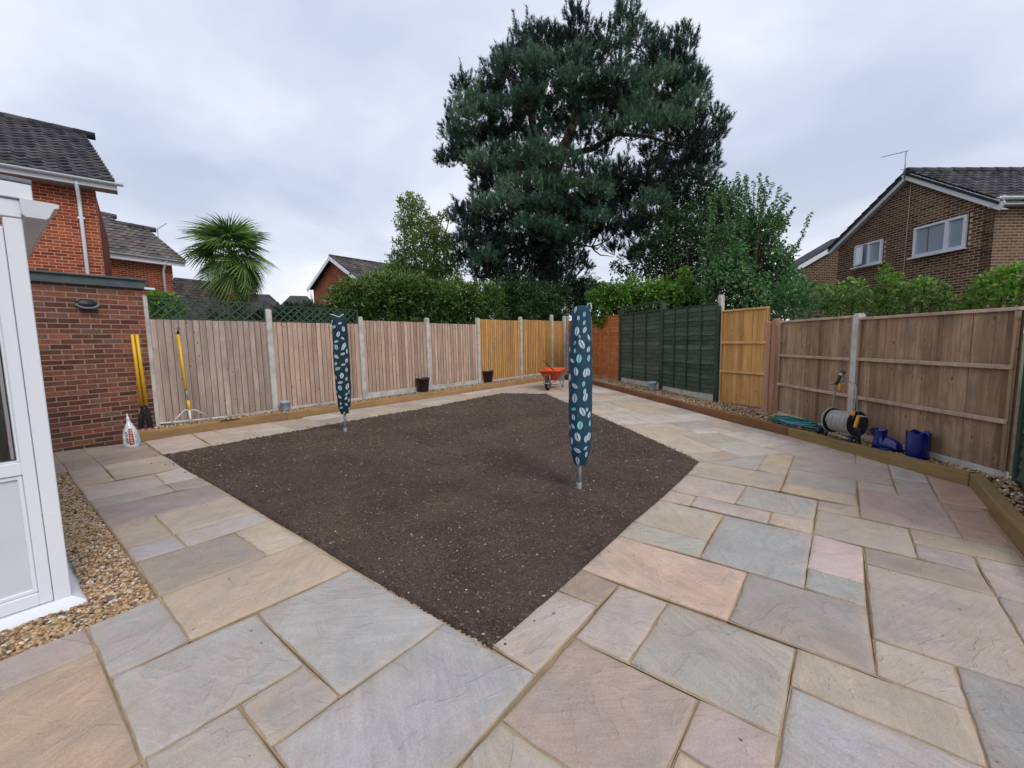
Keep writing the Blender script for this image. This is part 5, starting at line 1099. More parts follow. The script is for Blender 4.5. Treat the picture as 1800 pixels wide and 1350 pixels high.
def airer(label, base, toppx, botpx, prof, prints, axis_px, mat, polelabel=None, seed=1):
    rr = random.Random(seed); B = base; D = math.hypot(B.x, B.y); mpp = B.y / FPX
    zt, zb = ht(toppx[0], toppx[1], B), ht(botpx[0], botpx[1], B)
    t = thing('rotary_airer', B, label, 'rotary airer', 'covered rotary airers standing in the soil bed')
    def cx(py):
        f = (py - axis_px[0][1]) / (axis_px[1][1] - axis_px[0][1]); return axis_px[0][0] + (axis_px[1][0] - axis_px[0][0]) * f
    def centre(z):  # point of the axis at height z
        f = (z - zb) / (zt - zb); py = botpx[1] + (toppx[1] - botpx[1]) * f; d = ray(cx(py), py); k = D / math.hypot(d.x, d.y); return Vector((d.x * k, d.y * k, z)), py
    front = math.atan2(-B.y, -B.x); ph = [rr.random() * 6 for _ in range(6)]
    def rad(py):
        for (y0, w0), (y1, w1) in zip(prof[:-1], prof[1:]):
            if py <= y1: f = max(0, (py - y0) / (y1 - y0)); return (w0 + (w1 - w0) * f) * mpp
        return prof[-1][1] * mpp
    def surf(th, z, off=.0):
        c, py = centre(z); r_ = rad(py); a = th
        f = 1 + .05 * math.sin(2 * a + ph[0] + z * 1.5) + .035 * math.sin(5 * a + ph[1] + math.sin(z * 4) * 1.2) + .02 * math.sin(11 * a + ph[2] + z * 3)
        f += .02 * math.sin(z * 23 + ph[3] + 2 * a)
        r_ = r_ * f + off; return Vector((c.x + math.cos(front + th) * r_, c.y + math.sin(front + th) * r_, z))
    NZ, NA = 70, 48; m = MB(); m.grid([[surf(2 * math.pi * j / NA, zt + (zb - zt) * i / NZ) for j in range(NA + 1)] for i in range(NZ + 1)])
    tc, _ = centre(zt); m.add([surf(2 * math.pi * j / NA, zt) for j in range(NA)] + [tc + Vector((0, 0, .012))], [(j, (j + 1) % NA, NA) for j in range(NA)], smooth=True); cover = m.build('cover', mat, t)
    for k, mt in enumerate((MAT['print'], MAT['print2'])):
        for px, py, L, ang, kind in prints:
            if kind != k: continue
            m = MB(); c, _ = centre(zt + (zb - zt) * (py - toppx[1]) / (botpx[1] - toppx[1])); r_ = rad(py); s = max(-.97, min(.97, (px - cx(py)) * mpp / r_)); leaf_print(m, lambda a, z: surf(a, z, .0022), math.asin(s), c.z, L * 1.13 * mpp, ang); m.build('leaf_print', mt, cover)
        for _ in range(26):
            if (rr.random() < .3) == bool(k): m = MB(); leaf_print(m, lambda a, z: surf(a, z, .0022), math.pi + rr.uniform(-1.5, 1.5), rr.uniform(zb + .08, zt - .08), rr.uniform(.05, .09), rr.uniform(-.8, .8)); m.build('leaf_print', mt, cover)
    # pole and ground socket
    pt, _ = centre(zb + .1); m = MB(); m.tube([B + Vector((0, 0, -.1)), Vector((B.x, B.y, B.z)) + (pt - B) * .4, pt], .019, 14); m.build('pole', MAT['steel'], t)
    m = MB(); m.lathe([(.030, -.05), (.030, .07), (.026, .075), (.022, .075)], B, 16); m.build('ground_socket', MAT['steel'], t)
    m = MB(); m.tube([pt + Vector((0, 0, -.1)), tc + Vector((0, 0, -.03))], .016, 8); m.build('inner_pole', MAT['steel'], t)
    return t, surf, zt, zb, tc
def airers():
    B = at_g(1018, 860, .008); P = []
    for x, y, L, a, k in ((1012, 545, 12, .3, 0), (1027, 553, 9, .1, 1), (1027, 567, 8, .3, 0), (1017, 559, 8, 0, 0), (1028, 579, 11, .5, 0), (1014.7, 581, 14, .05, 0), (1034.7, 592, 10, -.4, 0), (1011, 600.7, 8, .6, 1), (1022.7, 603, 16, -.45, 0), (1034, 612, 10, .3, 0), (1011, 614, 8, 0, 0), (1018, 627, 14, .05, 1), (1007, 631, 9, -.8, 0), (1035, 627, 11, .1, 1), (1012.7, 649, 14, -.1, 0), (1028.7, 652, 14, .1, 0), (1033.5, 650, 13, -.1, 0), (1002.7, 660, 14, .1, 0), (1011, 674, 11, -.85, 0), (1026, 670, 9, .2, 1), (1028, 683, 9, .3, 0), (1029, 693, 14, .3, 0), (1010.7, 695, 16, .08, 0), (1009, 714, 8, 1.2, 1), (1024, 718, 15, -.4, 0), (1009, 728, 10, -.2, 0), (1032, 715, 7, .1, 0), (1036, 724, 11, .3, 0), (1019.7, 741.5, 14, .05, 1), (1008, 744, 9, -.6, 0), (1037, 739, 11, .2, 1), (1001.5, 748, 9, -.5, 1), (1015.5, 762, 15, -.2, 0), (1005.5, 770.7, 13, .1, 0), (1035, 762, 14, -.05, 0), (1030, 766, 12, .1, 0), (1015, 786, 12, -.9, 0), (1029, 782, 8, .9, 1), (1003.7, 786, 9, -.3, 0), (1015.5, 806, 15, .0, 0), (1030, 794, 10, 0, 0), (1034, 802, 9, .3, 0), (1019, 590, 5, 0, 0), (1001, 612, 9, 0, 0)): P.append((x, y, L, a, k))
    prof = [(535, 12), (545, 15), (560, 15.5), (600, 18.5), (650, 20), (700, 20.5), (760, 20.5), (785, 19), (800, 16), (815, 11)]
    t, surf, zt, zb, tc = airer('nearer rotary airer in a teal cover with pale leaf pattern', B, (1021, 539), (1020, 815), prof, P, ((1022, 539), (1020, 815)), MAT['cover'], seed=3)
    m = MB(); c = surf(.75, zt - .01); m.tube([c, c + Vector((.01, 0, .03)), c + Vector((.035, 0, .035)), c + Vector((.045, 0, -.01)), c + Vector((.02, 0, -.04))], .006, 6); m.build('hanging_loop', MAT['print'], t)
    B = at_g(607, 760, .008); P = [(560 + x / 5.625, 540 + y / 5.625, L, a, k) for x, y, L, a, k in ((145, 145, 6, .5, 0), (210, 160, 6, 1.2, 0), (155, 195, 9, 1.3, 1), (243, 215, 9, 0, 0), (195, 265, 9, .3, 0), (143, 285, 8, .2, 0), (180, 335, 6, 1.2, 0), (237, 305, 6, -.9, 0), (180, 390, 9, -.2, 1), (250, 375, 10, .5, 0), (240, 398, 8, .5, 0), (278, 430, 9, .1, 0), (240, 455, 7, 1.1, 0), (182, 480, 8, -.7, 0), (275, 520, 8, .4, 0), (177, 550, 7, .5, 0), (242, 560, 6, 1.4, 0), (190, 598, 9, 1.1, 1), (273, 612, 7, 0, 0), (230, 665, 9, .1, 0), (178, 680, 8, -.3, 0), (272, 700, 6, .3, 0), (217, 733, 7, 1.3, 0), (215, 785, 9, -.15, 1), (283, 775, 11, .3, 0), (275, 850, 6, .9, 1), (213, 875, 7, -.8, 0), (188, 825, 6, 0, 0), (297, 915, 7, .4, 0), (272, 953, 6, -.9, 0), (225, 985, 7, 1.2, 1), (300, 1000, 7, 0, 0), (253, 1040, 6, .5, 0), (222, 940, 5, 0, 0), (302, 830, 7, .1, 0), (268, 890, 6, .5, 0))]
    prof = [(556, 9), (562, 12), (600, 12.5), (640, 13.5), (690, 12.5), (715, 10), (727, 6.5)]
    t, surf, zt, zb, tc = airer('further rotary airer leaning slightly in a dark teal leaf cover', B, (596, 558), (606, 727), prof, P, ((596, 558), (606, 727)), MAT['coverdark'], seed=8)
    m = MB(); c = surf(-1.2, zt - .0); m.tube([c + Vector((-.03, 0, .05)), c + Vector((.02, 0, .03)), c + Vector((.1, 0, .0)), surf(.9, zt) + Vector((0, 0, .05))], .008, 6); m.build('drawstring', MAT['print'], t)
airers()
def lath(m, prof, c, n=24, **k): m.lathe(prof, c, n, **k)
def pot(name, label, px, py, off, w, h, mat, taper=.78, rim=.02, group=None, soil=True):
    c = at_g(px, py, off); c.z -= .0; t = thing(name, c, label, 'plant pot', group); r1 = w / 2; r0 = r1 * taper
    m = MB(); lath(m, [(0, .004), (r0 * .96, 0), (r0, .01), (r1 * .93, h - .045), (r1 * .95, h - .044), (r1, h - .04), (r1, h - .004), (r1 - .004, h), (r1 - .012, h), (r1 - .014, h - .03), (r0 - .01, .05), (0, .05)], c); m.build('body', mat, t)
    if soil: m = MB(); lath(m, [(0, h * .72), (r1 * .86, h * .72)], c); m.build('compost', MAT['soil'], t)
    return t
pot('plant_pot', 'small pale grey pot on gravel beside the second fence post', 502, 721, .11, .20, .185, MAT['greypot'], .86)
pot('plant_pot', 'nearer dark plum pot on the gravel before the pinkish panels', 744, 687.5, .115, .37, .36, MAT['plumpot'], .74)
pot('plant_pot', 'further dark plum pot before the first yellow panel', 858, 671, .115, .36, .35, MAT['plumpot'], .74)
pot('plant_pot', 'small pale blue bucket pot by the green lap panels', 1147, 685, .115, .22, .21, MAT['bluepot'], .72)
def blue_pots():
    c = at_g(1612, 803, .11); c.z -= .005; t = thing('cylinder_planter', c, 'tall cobalt blue glazed cylinder pot with scalloped rim', 'plant pot'); r = .112; h = .295; m = MB(); n = 60
    wave = lambda a: .013 * math.sin(6 * a + .9)
    prof = [(0, .0), (.93, .0), (.96, .012), (.95, .09), (.985, .11), (.97, .18), (1.0, .235), (1.0, None)]
    rows = []
    for rr, z in prof:
        rows.append([c + Vector((math.cos(2 * math.pi * j / n) * r * rr, math.sin(2 * math.pi * j / n) * r * rr, (h + wave(2 * math.pi * j / n)) if z is None else z)) for j in range(n + 1)])
    for rr, z in ((1.0, 'i'), (.93, .22), (.9, .08), (0, .06)):
        rows.append([c + Vector((math.cos(2 * math.pi * j / n) * r * rr, math.sin(2 * math.pi * j / n) * r * rr, (h + wave(2 * math.pi * j / n) + .003) if z == 'i' else z)) for j in range(n + 1)])
    m.grid(rows); m.build('body', MAT['blueglaze'], t)
    # boot planter
    c = at_g(1556, 789, .11); t = thing('boot_planter', c, 'cobalt blue glazed ceramic boot with its toe to the right', 'planter'); f = Vector((.45, -.89, 0)).normalized(); s = Vector((-f.y, f.x, 0)); m = MB()
    sec = []   # sections along the foot: position, half width, height, base
    for x, w, hh in ((-.125, .002, .05), (-.118, .05, .10), (-.09, .072, .15), (-.04, .078, .165), (.02, .072, .15), (.06, .082, .135), (.105, .086, .118), (.138, .076, .095), (.160, .048, .065), (.170, .002, .03)):
        ring = []
        for j in range(21):
            a = 2 * math.pi * j / 20; y = math.cos(a) * w; z = math.sin(a); z = (hh * z if z > 0 else .0) ; z = max(0, z) if a <= math.pi else 0.0
            if a > math.pi: y = math.cos(a) * w
            ring.append(c + f * x + s * y + Vector((0, 0, z + .012)))
        sec.append(ring)
    m.grid(sec); m.build('foot', MAT['blueglaze'], t)
    m = MB(); ring = [[c + f * (x + .062 * k * math.cos(2 * math.pi * j / 24)) + s * (.066 * k * math.sin(2 * math.pi * j / 24)) + Vector((0, 0, z + .012 * math.sin(2 * math.pi * j / 24 * 3) * (z > .25))) for j in range(25)] for x, k, z in ((-.05, 1.2, .08), (-.052, 1.14, .13), (-.056, 1.08, .17), (-.06, 1.14, .20), (-.064, 1.26, .232), (-.064, 1.29, .238), (-.064, 1.16, .232), (-.06, .98, .18), (-.06, .1, .12))]; m.grid(ring); m.build('shaft', MAT['blueglaze'], t)
    m = MB(); m.tube([c + f * x + s * (y * 1.03) + Vector((0, 0, .012)) for x, y in [(.03 + .155 * math.cos(a), .074 * math.sin(a)) for a in [2 * math.pi * k / 24 for k in range(24)]]], .011, 6, closed=True); m.build('sole', MAT['blueglaze'], t)
    m = MB(); m.tube([c + f * (-.15) + Vector((0, 0, z)) + f * x for x, z in ((.02, .16), (-.005, .19), (-.01, .22), (.01, .245))], .012, 6); m.build('pull_loop', MAT['blueglaze'], t)
    m = MB()
    for k in range(3): z = .165 + k * .018; q = c + f * (.002 - k * .008) + Vector((0, 0, z)); m.tube([q - s * .03, q + f * .006, q + s * .03], .005, 5)
    m.build('lacing', MAT['blueglaze'], t, kind='stuff')
blue_pots()
def hose_reel():
    A = at_y(1463, 738, 5.80); B = at_y(1506, 745, 5.45); ax = (B - A).normalized(); gzv = gz(A.x, A.y) + .105; t = thing('hose_reel', (A.x, A.y, gzv), 'grey hose wound on a navy and orange reel cart by the concrete post', 'hose reel')
    xx = ax.cross(Vector((0, 0, 1))).normalized(); yy = xx.cross(ax); M = Matrix((xx, yy, ax)).transposed(); R0 = .168
    for c, sg in ((A, -1), (B, 1)):
        m = MB(); m.lathe([(.0, 0), (.10, .006 * sg), (.15, .004 * sg), (R0 - .012, .01 * sg), (R0, .012 * sg), (R0 + .004, .0), (R0, -.012 * sg), (R0 - .02, -.006 * sg), (0, -.008 * sg)], c, 32, M=M); m.build('reel_disc', MAT['navy'], t)
        m = MB(); m.tube([c + (xx * math.cos(q) + yy * math.sin(q)) * (R0 + .002) for q in [2 * math.pi * k / 32 for k in range(32)]], .008, 6, closed=True); m.build('disc_rim', MAT['hosegrey'], t)
        m = MB()
        for k in range(5):
            q = 2 * math.pi * k / 5 + .3; dd = xx * math.cos(q) + yy * math.sin(q); m.tube([c + dd * .03 + ax * sg * .012, c + dd * .165 + ax * sg * .014], .010, 5)
        m.build('spokes', MAT['black'], t, kind='stuff')
    L = (B - A).length; m = MB(); rr = random.Random(4); hel = []
    for lay, (rad, n) in enumerate(((.100, 14), (.118, 15), (.135, 14))):
        for k in range(n * 20 + 1):
            q = 2 * math.pi * k / 20; s = .03 + (L - .06) * (k / (n * 20)); s = s if lay % 2 == 0 else L - s; w = .006 * math.sin(q * .37 + lay) + .004 * math.sin(q * 1.7); hel.append(A + ax * (s + w) + (xx * math.cos(q) + yy * math.sin(q)) * (rad + w * .8))
    m.tube(hel, .0105, 6); m.build('coiled_hose', MAT['hosegrey'], t); m = MB(); m.tube([A, B], .06, 14); m.build('drum', MAT['black'], t)
    # tubular handle
    h = [at_y(*p) for p in ((1464, 735, 5.83), (1464, 712, 5.83), (1468, 678, 5.84), (1470, 669, 5.82), (1476, 668.5, 5.78), (1494, 671, 5.55), (1501, 674, 5.48), (1505, 681, 5.44), (1504, 700, 5.43), (1500, 722, 5.42), (1499, 735, 5.42))]; m = MB(); m.tube(h, .009, 8); m.build('handle', MAT['steel'], t)
    # side frames down to wheels
    wl, wr = at_g(1447, 763, .11), at_g(1491, 777, .11)
    for c, w, sg in ((A, wl, -1), (B, wr, 1)):
        g = Vector((w.x, w.y, gzv + .045)); back = Vector((c.x + (c.x - g.x) * .9, c.y + .02, gzv + .02)); o = ax * sg * .03
        m = MB(); m.tube([c + o, g + o], [.028, .034], 8); m.tube([c + o, back + o], [.026, .016], 8); m.build('side_frame', MAT['navy'], t)
        Mw = Matrix((Vector((0, 0, 1)), ax.cross(Vector((0, 0, 1))), ax)).transposed(); m = MB(); m.lathe([(0, -.018), (.05, -.018), (.056, -.01), (.056, .01), (.05, .018), (0, .018)], g + ax * sg * .055, 18, M=Mw); m.build('wheel', MAT['navy'], t)
        m = MB(); m.lathe([(0, 0), (.014, 0), (.012, .01), (0, .012)], g + ax * sg * .073, 10, M=Mw); m.build('hub', MAT['hosegrey'], t)
    a, b = Vector((wl.x, wl.y, gzv + .05)), Vector((wr.x, wr.y, gzv + .05)); m = MB(); m.tube([a, b], .009, 8); m.build('axle', MAT['steel_w'], t)
    q = B + ax * .05; m = MB(); m.tube([q, q + ax * .02], .035, 12); m.build('crank_boss', MAT['black'], t)
    p0, p1 = at_y(1509, 732, 5.36), at_y(1503, 750, 5.36); m = MB(); M2 = Matrix(((p1 - p0).normalized().cross(ax).normalized(), ax, (p1 - p0).normalized())).transposed(); m.box((p0 + p1) / 2, (.052, .03, (p1 - p0).length + .03), mat=M2, bev=.012); m.build('crank', MAT['orange'], t)
    m = MB(); g0 = at_y(1511, 731, 5.33); m.tube([g0, g0 + Vector((.08, -.03, -.012))], .009, 8); m.build('crank_grip', MAT['hosegrey'], t)
    m = MB(); m.box(at_y(1499, 727, 5.38), (.05, .04, .05), 1.2, bev=.01); m.build('hose_guide', MAT['orange'], t)
    # spray gun parked on the handle
    gt = thing('spray_gun', at_y(1472, 672, 5.72), 'black and orange spray gun hooked on the reel handle', 'spray gun'); P = lambda x, y, Y=5.72: at_y(x, y, Y)
    m = MB(); m.tube([P(1470, 676), P(1474, 668), P(1476, 662), P(1479, 656)], [.018, .022, .02, .024], 10); m.build('body', MAT['black'], gt)
    m = MB(); m.tube([P(1477.5, 659), P(1483, 653)], [.026, .032], 12); m.build('nozzle', MAT['black'], gt); m = MB(); m.tube([P(1476, 661), P(1479, 657)], .029, 12); m.build('nozzle_ring', MAT['steel'], gt)
    m = MB(); m.tube([P(1474, 674), P(1476, 681), P(1477, 687)], [.016, .018, .015], 8); m.build('trigger', MAT['orange'], gt); m = MB(); m.tube([P(1478, 676), P(1485, 675)], .009, 6); m.build('valve', MAT['orange'], gt)
    m = MB(); m.tube([P(1470, 674), P(1460, 676)], [.012, .004], 6); m.build('tail', MAT['black'], gt)
    m = MB(); m.tube([P(1504, 682, 5.45), P(1507, 700, 5.5), P(1506, 730, 5.5), P(1509, 760, 5.5), P(1511, 772, 5.5)], .008, 6); m.build('hose_tail', MAT['hosegrey'], gt)
hose_reel()
def hose_pile():
    c = at_g(1394, 748, .115); t = thing('garden_hose', c, 'tangled dark green garden hose lying behind the sleeper', 'hose'); rr = random.Random(9); e = (at_g(1440, 757, .115) - at_g(1352, 738, .115)).normalized(); s = Vector((-e.y, e.x, 0)); z0 = c.z
    for k in range(9):
        m = MB(); pts = []; a, b = rr.uniform(.30, .44), rr.uniform(.07, .15); ox, oy = rr.uniform(-.06, .06), rr.uniform(-.03, .03); ph = rr.random() * 6; lp = rr.randint(2, 3)
        for i in range(36 * lp):
            q = 2 * math.pi * i / 36 + ph; w = 1 + .1 * math.sin(q * .31 + ph); pts.append(c + e * (ox + a * w * math.cos(q)) + s * (oy + b * w * math.sin(q) + .02 * math.sin(3 * q + ph)) + Vector((0, 0, .014 + .010 * k + .020 * math.sin(q * 1.3 + ph) ** 2)))
        m.tube(pts, .0075, 5); m.build('hose_loop', MAT['hoseblue'] if k in (2, 6) else MAT['hosegreen'], t)
    for px, py in ((1410, 743), (1404, 751)): p = at_g(px, py, .16); m = MB(); m.tube([p, p + e * .04], .014, 8); m.build('connector', MAT['red'], t)
hose_pile()
def wheelbarrow():
    c = at_g(963, 686, 0); t = thing('wheelbarrow', c, 'orange wheelbarrow facing the camera on the far end of the patio', 'wheelbarrow'); a = R(-24); M = Matrix.Rotation(a, 3, 'Z'); P = lambda x, y, z: c + M @ Vector((x, y, z)) * .87; k = .94
    Mw = M @ Matrix(((0, 0, 1), (1, 0, 0), (0, 1, 0))); m = MB(); m.lathe([(r_ * .87, z_ * .87) for r_, z_ in ((.13, -.04), (.185, -.045), (.20, -.025), (.205, 0), (.20, .025), (.185, .045), (.13, .04))], P(0, 0, .2), 24, M=Mw); tyre = m.build('tyre', MAT['rubber'], t)
    m = MB(); m.lathe([(r_ * .87, z_ * .87) for r_, z_ in ((0, -.05), (.03, -.05), (.035, -.02), (.12, -.03), (.135, -.035), (.135, .035), (.12, .03), (.035, .02), (.03, .05), (0, .05))], P(0, 0, .2), 20, M=Mw); m.build('wheel_rim', MAT['steel'], t)
    # tray
    def ring(x, y0, y1, z, r=.10, n=6):
        o = []
        for cx_, cy_, a0 in ((x - r, y1 - r, 0), (-x + r, y1 - r, 90), (-x + r, y0 + r, 180), (x - r, y0 + r, 270)):
            for i in range(n): q = R(a0 + 90 * i / (n - 1)); o.append(P(cx_ + r * math.cos(q), cy_ + r * math.sin(q), z + .06 * (cy_ - .5)))
        return o + [o[0]]
    m = MB(); rows = [ring(.19, .30, .80, .30), ring(.21, .26, .84, .33), ring(.36, .05, 1.02, .64), ring(.385, .02, 1.05, .645), ring(.39, .015, 1.055, .63), ring(.385, .02, 1.05, .655), ring(.345, .07, 1.0, .645), ring(.19, .28, .82, .345)]
    m.grid(rows); n_ = len(rows[0]) - 1; m.add(rows[0][:-1], [tuple(range(n_ - 1, -1, -1))]); m.add(rows[-1][:-1], [tuple(range(n_))]); m.build('tray', MAT['barrow'], t)
    for sg in (1, -1):
        m = MB(); m.tube([P(sg * .05, -.02, .2), P(sg * .10, .05, .23), P(sg * .17, .3, .28), P(sg * .22, .8, .33), P(sg * .26, 1.0, .46), P(sg * .29, 1.3, .60), P(sg * .29, 1.5, .62)], .015, 8); m.build('handle', MAT['steel'], t)
        m = MB(); m.tube([P(sg * .29, 1.37, .61), P(sg * .29, 1.51, .62)], .02, 8); m.build('grip', MAT['black'], t)
        m = MB(); m.tube([P(sg * .20, .62, .31), P(sg * .25, .80, .02), P(sg * .25, .88, .02), P(sg * .24, 1.0, .42)], .014, 8); m.build('leg', MAT['steel'], t)
    m = MB(); m.tube([P(-.10, .05, .23), P(-.11, -.16, .24), P(-.06, -.235, .25), P(.06, -.235, .25), P(.11, -.16, .24), P(.10, .05, .23)], .014, 8); m.build('front_loop', MAT['steel'], t)
    m = MB(); m.tube([P(-.11, -.1, .24), P(-.075, -.02, .50), P(.075, -.02, .50), P(.11, -.1, .24)], .011, 8); m.build('tray_brace', MAT['steel'], t)
    m = MB(); m.tube([P(-.25, .86, .10), P(.25, .86, .10)], .010, 6); m.build('cross_brace', MAT['steel'], t)
    g = thing('spade', P(-.1, .55, .4), 'spade with a d shaped handle sticking out of the wheelbarrow', 'spade'); h = at_y(958, 637, P(-.15, .6, 0).y); s0 = P(.25, .45, .45); m = MB(); m.tube([s0, s0 + (h - s0) * .9], .017, 8); m.build('shaft', MAT['black'], g)
    m = MB(); w = M @ Vector((1, 0, 0)); m.tube([s0 + (h - s0) * .88, h - w * .065 + Vector((0, 0, .05)), h + w * .065 + Vector((0, 0, .06)), s0 + (h - s0) * .88], .012, 6); m.build('grip', MAT['black'], g); m = MB(); m.box(s0 + (s0 - h).normalized() * .08, (.18, .01, .2), a, bev=.004); m.build('blade', MAT['steel'], g)
wheelbarrow()
def hand_tools():
    # twin handled post hole digger
    b = at_g(256, 752, .12); e = dirv(R(55.5)); n = Vector((e.y, -e.x, 0)); top = at_y(236, 588, b.y - .17); t = thing('post_hole_digger', b, 'post hole digger with two yellow handles against the brick wall', 'digging tool')
    for k, (px, py, bx_, by_) in enumerate(((232.5, 588, 249, 712), (240.5, 588, 257, 712))):
        a, c = at_y(px, py, top.y + .02 * k), at_y(bx_, by_, b.y - .05 + .02 * k); m = MB(); m.tube([a, c], .021, 12); m.build('handle', MAT['yellow'], t)
        m = MB(); m.tube([c + (a - c) * .0, c + (c - a).normalized() * .06], .016, 8); m.build('collar', MAT['black'], t)
        q = c + (c - a).normalized() * .06; f = Vector((b.x + (k - .5) * .10, b.y + (k - .5) * .07, b.z)); m = MB(); mid = q + (f - q) * .35 + e * (k - .5) * .03
        rows = []
        for s_, z in ((0, 0), (.3, 1), (.6, 1), (1, .8)):
            pc = q + (f - q) * s_; w = .010 + .030 * z; rows.append([pc + e * w * math.cos(u_) + n * (w * .5 * math.sin(u_)) for u_ in [math.pi * i / 6 for i in range(7)]])
        m.grid(rows); m.build('blade', MAT['black'], t)
    m = MB(); q = at_y(254, 722, b.y - .05); m.tube([q - e * .04, q + e * .05], .012, 8); m.build('hinge', MAT['black'], t)
    # landscape rake
    hd = at_g(335, 744, .125); t = thing('landscape_rake', hd, 'wide white landscaping rake with yellow pole leaning on the fence', 'rake'); L_, R_ = at_g(276, 746, .13), at_g(394, 734, .13); d = (R_ - L_).normalized()
    topp = at_y(308.5, 566, LP[0].y + (LP[1].y - LP[0].y) * .27 - .04)
    Pt = lambda px, py: (lambda r_: r_)(at_y(px, py, hd.y + (topp.y - hd.y) * (744 - py) / (744 - 566)))
    def seg(name, a, b_, r_, mat): m = MB(); m.tube([Pt(*a), Pt(*b_)], r_, 10); m.build(name, mat, t)
    seg('socket', (335.5, 744), (333, 720), .018, MAT['steel_w']); seg('lower_grip', (333, 720), (330.5, 704), .024, MAT['yellow']); seg('inner_tube', (330.5, 704), (327, 683), .012, MAT['steel']); seg('pole', (327, 684), (313, 588), .021, MAT['yellow']); seg('top_grip', (313, 588), (309, 566), .024, MAT['black'])
    m = MB(); c = (L_ + R_) / 2; m.box(c + Vector((0, 0, .012)), ((R_ - L_).length, .045, .022), math.atan2(d.y, d.x), bev=.004); m.build('head_bar', MAT['steel_w'], t)
    for px, py in ((301, 744), (372, 735)):
        a = Pt(333, 721); b_ = at_g(px, py, .15); k = Pt(333 + (px - 333) * .25, 720.5); m = MB(); m.tube([a, k, a + (b_ - a) * .55 + Vector((0, 0, .03)), b_], .010, 8); m.build('brace', MAT['steel_w'], t)
    # small dark scrap on the gravel
    c = at_g(404, 738, .125); s = thing('slate_scrap', c, 'thin dark scrap of slate lying on the gravel by the rake', 'slate'); m = MB(); m.box(c, (.30, .05, .012), R(50), bev=.003); m.build('piece', MAT['black'], s)
hand_tools()
def bag():
    c = at_g(233, 785, 0); t = thing('cement_bag', c, 'small white twisted plastic bag with a brown red print beside the sleeper', 'bag'); k = c.y / FPX; h = 60 * k; f = math.atan2(-c.y, -c.x)
    prof = [(0, 0), (.46, .0), (.50, .03), (.53, .12), (.52, .28), (.46, .42), (.36, .55), (.24, .66), (.14, .74), (.10, .80), (.115, .86), (.05, .92), (.055, .98), (.02, 1.0), (0, 1.0)]
    W_ = 21.5 * k
    def rz(z):
        for (a, z0), (b, z1) in zip(prof[1:-1], prof[2:]):
            if z <= z1 * h: q = (z / h - z0) / max(1e-6, z1 - z0); return (a + (b - a) * q) * W_
        return 0
    def S_(th, z, off=0):
        r_ = rz(z) * (1 + .05 * math.sin(3 * th + 1) + .035 * math.sin(7 * th + z * 30) + .02 * math.sin(z * 70 + th * 2)) + off; lean = Vector((-.06, 0, 0)) * (z / h) ** 2 * .5
        return c + lean + Vector((math.cos(f + th) * r_, math.sin(f + th) * r_ * 1, z)) 
    m = MB(); m.grid([[S_(2 * math.pi * j / 40, h * i / 50) for j in range(41)] for i in range(51)]); body = m.build('sack', MAT['bagplastic'], t)
    def patch(name, t0, t1, z0, z1, mat, off=.0025): m = MB(); m.grid([[S_(t0 + (t1 - t0) * j / 6, h * (z0 + (z1 - z0) * i / 14), off) for j in range(7)] for i in range(15)]); m.build(name, mat, body)
    patch('print_panel', -.30, .28, .09, .56, MAT['bagred'])
    for i in range(6): z = .13 + i * .072; patch('print_mark', -.13, .13, z, z + .035, MAT['baglight'], .004)
    patch('print_tint', .45, 1.05, .10, .42, MAT['bagblue'])
    for i in range(5): z = .15 + i * .05; patch('small_print', .5, 1.0, z, z + .008, MAT['greypot'], .0045)
    cu = bpy.data.curves.new('lettering', 'FONT'); cu.body = 'Xtrada'; cu.size = .066; cu.align_x = 'CENTER'; cu.align_y = 'CENTER'; tmp = bpy.data.objects.new('tmp', cu); COL.objects.link(tmp); dg = bpy.context.evaluated_depsgraph_get(); me = bpy.data.meshes.new_from_object(tmp.evaluated_get(dg)); bpy.data.objects.remove(tmp)
    bm = bmesh.new(); bm.from_mesh(me); bmesh.ops.subdivide_edges(bm, edges=bm.edges, cuts=1); bm.to_mesh(me); bm.free()
    for v in me.vertices: x, y = v.co.x, v.co.y; q = S_(-.62 + (-y) / (W_ * .5) * -1 * -1, h * .31 - x, .004); v.co = q - c
    me.materials.clear(); me.materials.append(MAT['bagink']); link('lettering', me, body)
bag()
# ================================================================ trees, shrubs and hedges
def at_x(px, py, X):
    d = ray(px, py); t = X / d.x; return Vector((X, d.y * t, CH + d.z * t))
def leaf_arrays(P, D, Nn, L, Wd, fold=.25):
    """P base points, D leaf directions, Nn normals; L, Wd per leaf -> verts, faces (two folded triangles)"""
    D = D / np.linalg.norm(D, axis=1, keepdims=True); S_ = np.cross(D, Nn); S_ /= (np.linalg.norm(S_, axis=1, keepdims=True) + 1e-9); N2 = np.cross(S_, D)
    L = L[:, None]; Wd = Wd[:, None]
    a = P; b = P + D * L * .45 + S_ * Wd * .5 + N2 * Wd * fold; c = P + D * L - N2 * L * .10; d = P + D * L * .45 - S_ * Wd * .5 + N2 * Wd * fold
    V = np.stack([a, b, c, d], 1).reshape(-1, 3); i = np.arange(len(P))[:, None] * 4; F = np.concatenate([i + [[0, 1, 2]], i + [[0, 2, 3]]], 1).reshape(-1, 3)
    return V, F
def rdir(n):
    v = RNG.normal(size=(n, 3)); return v / np.linalg.norm(v, axis=1, keepdims=True)
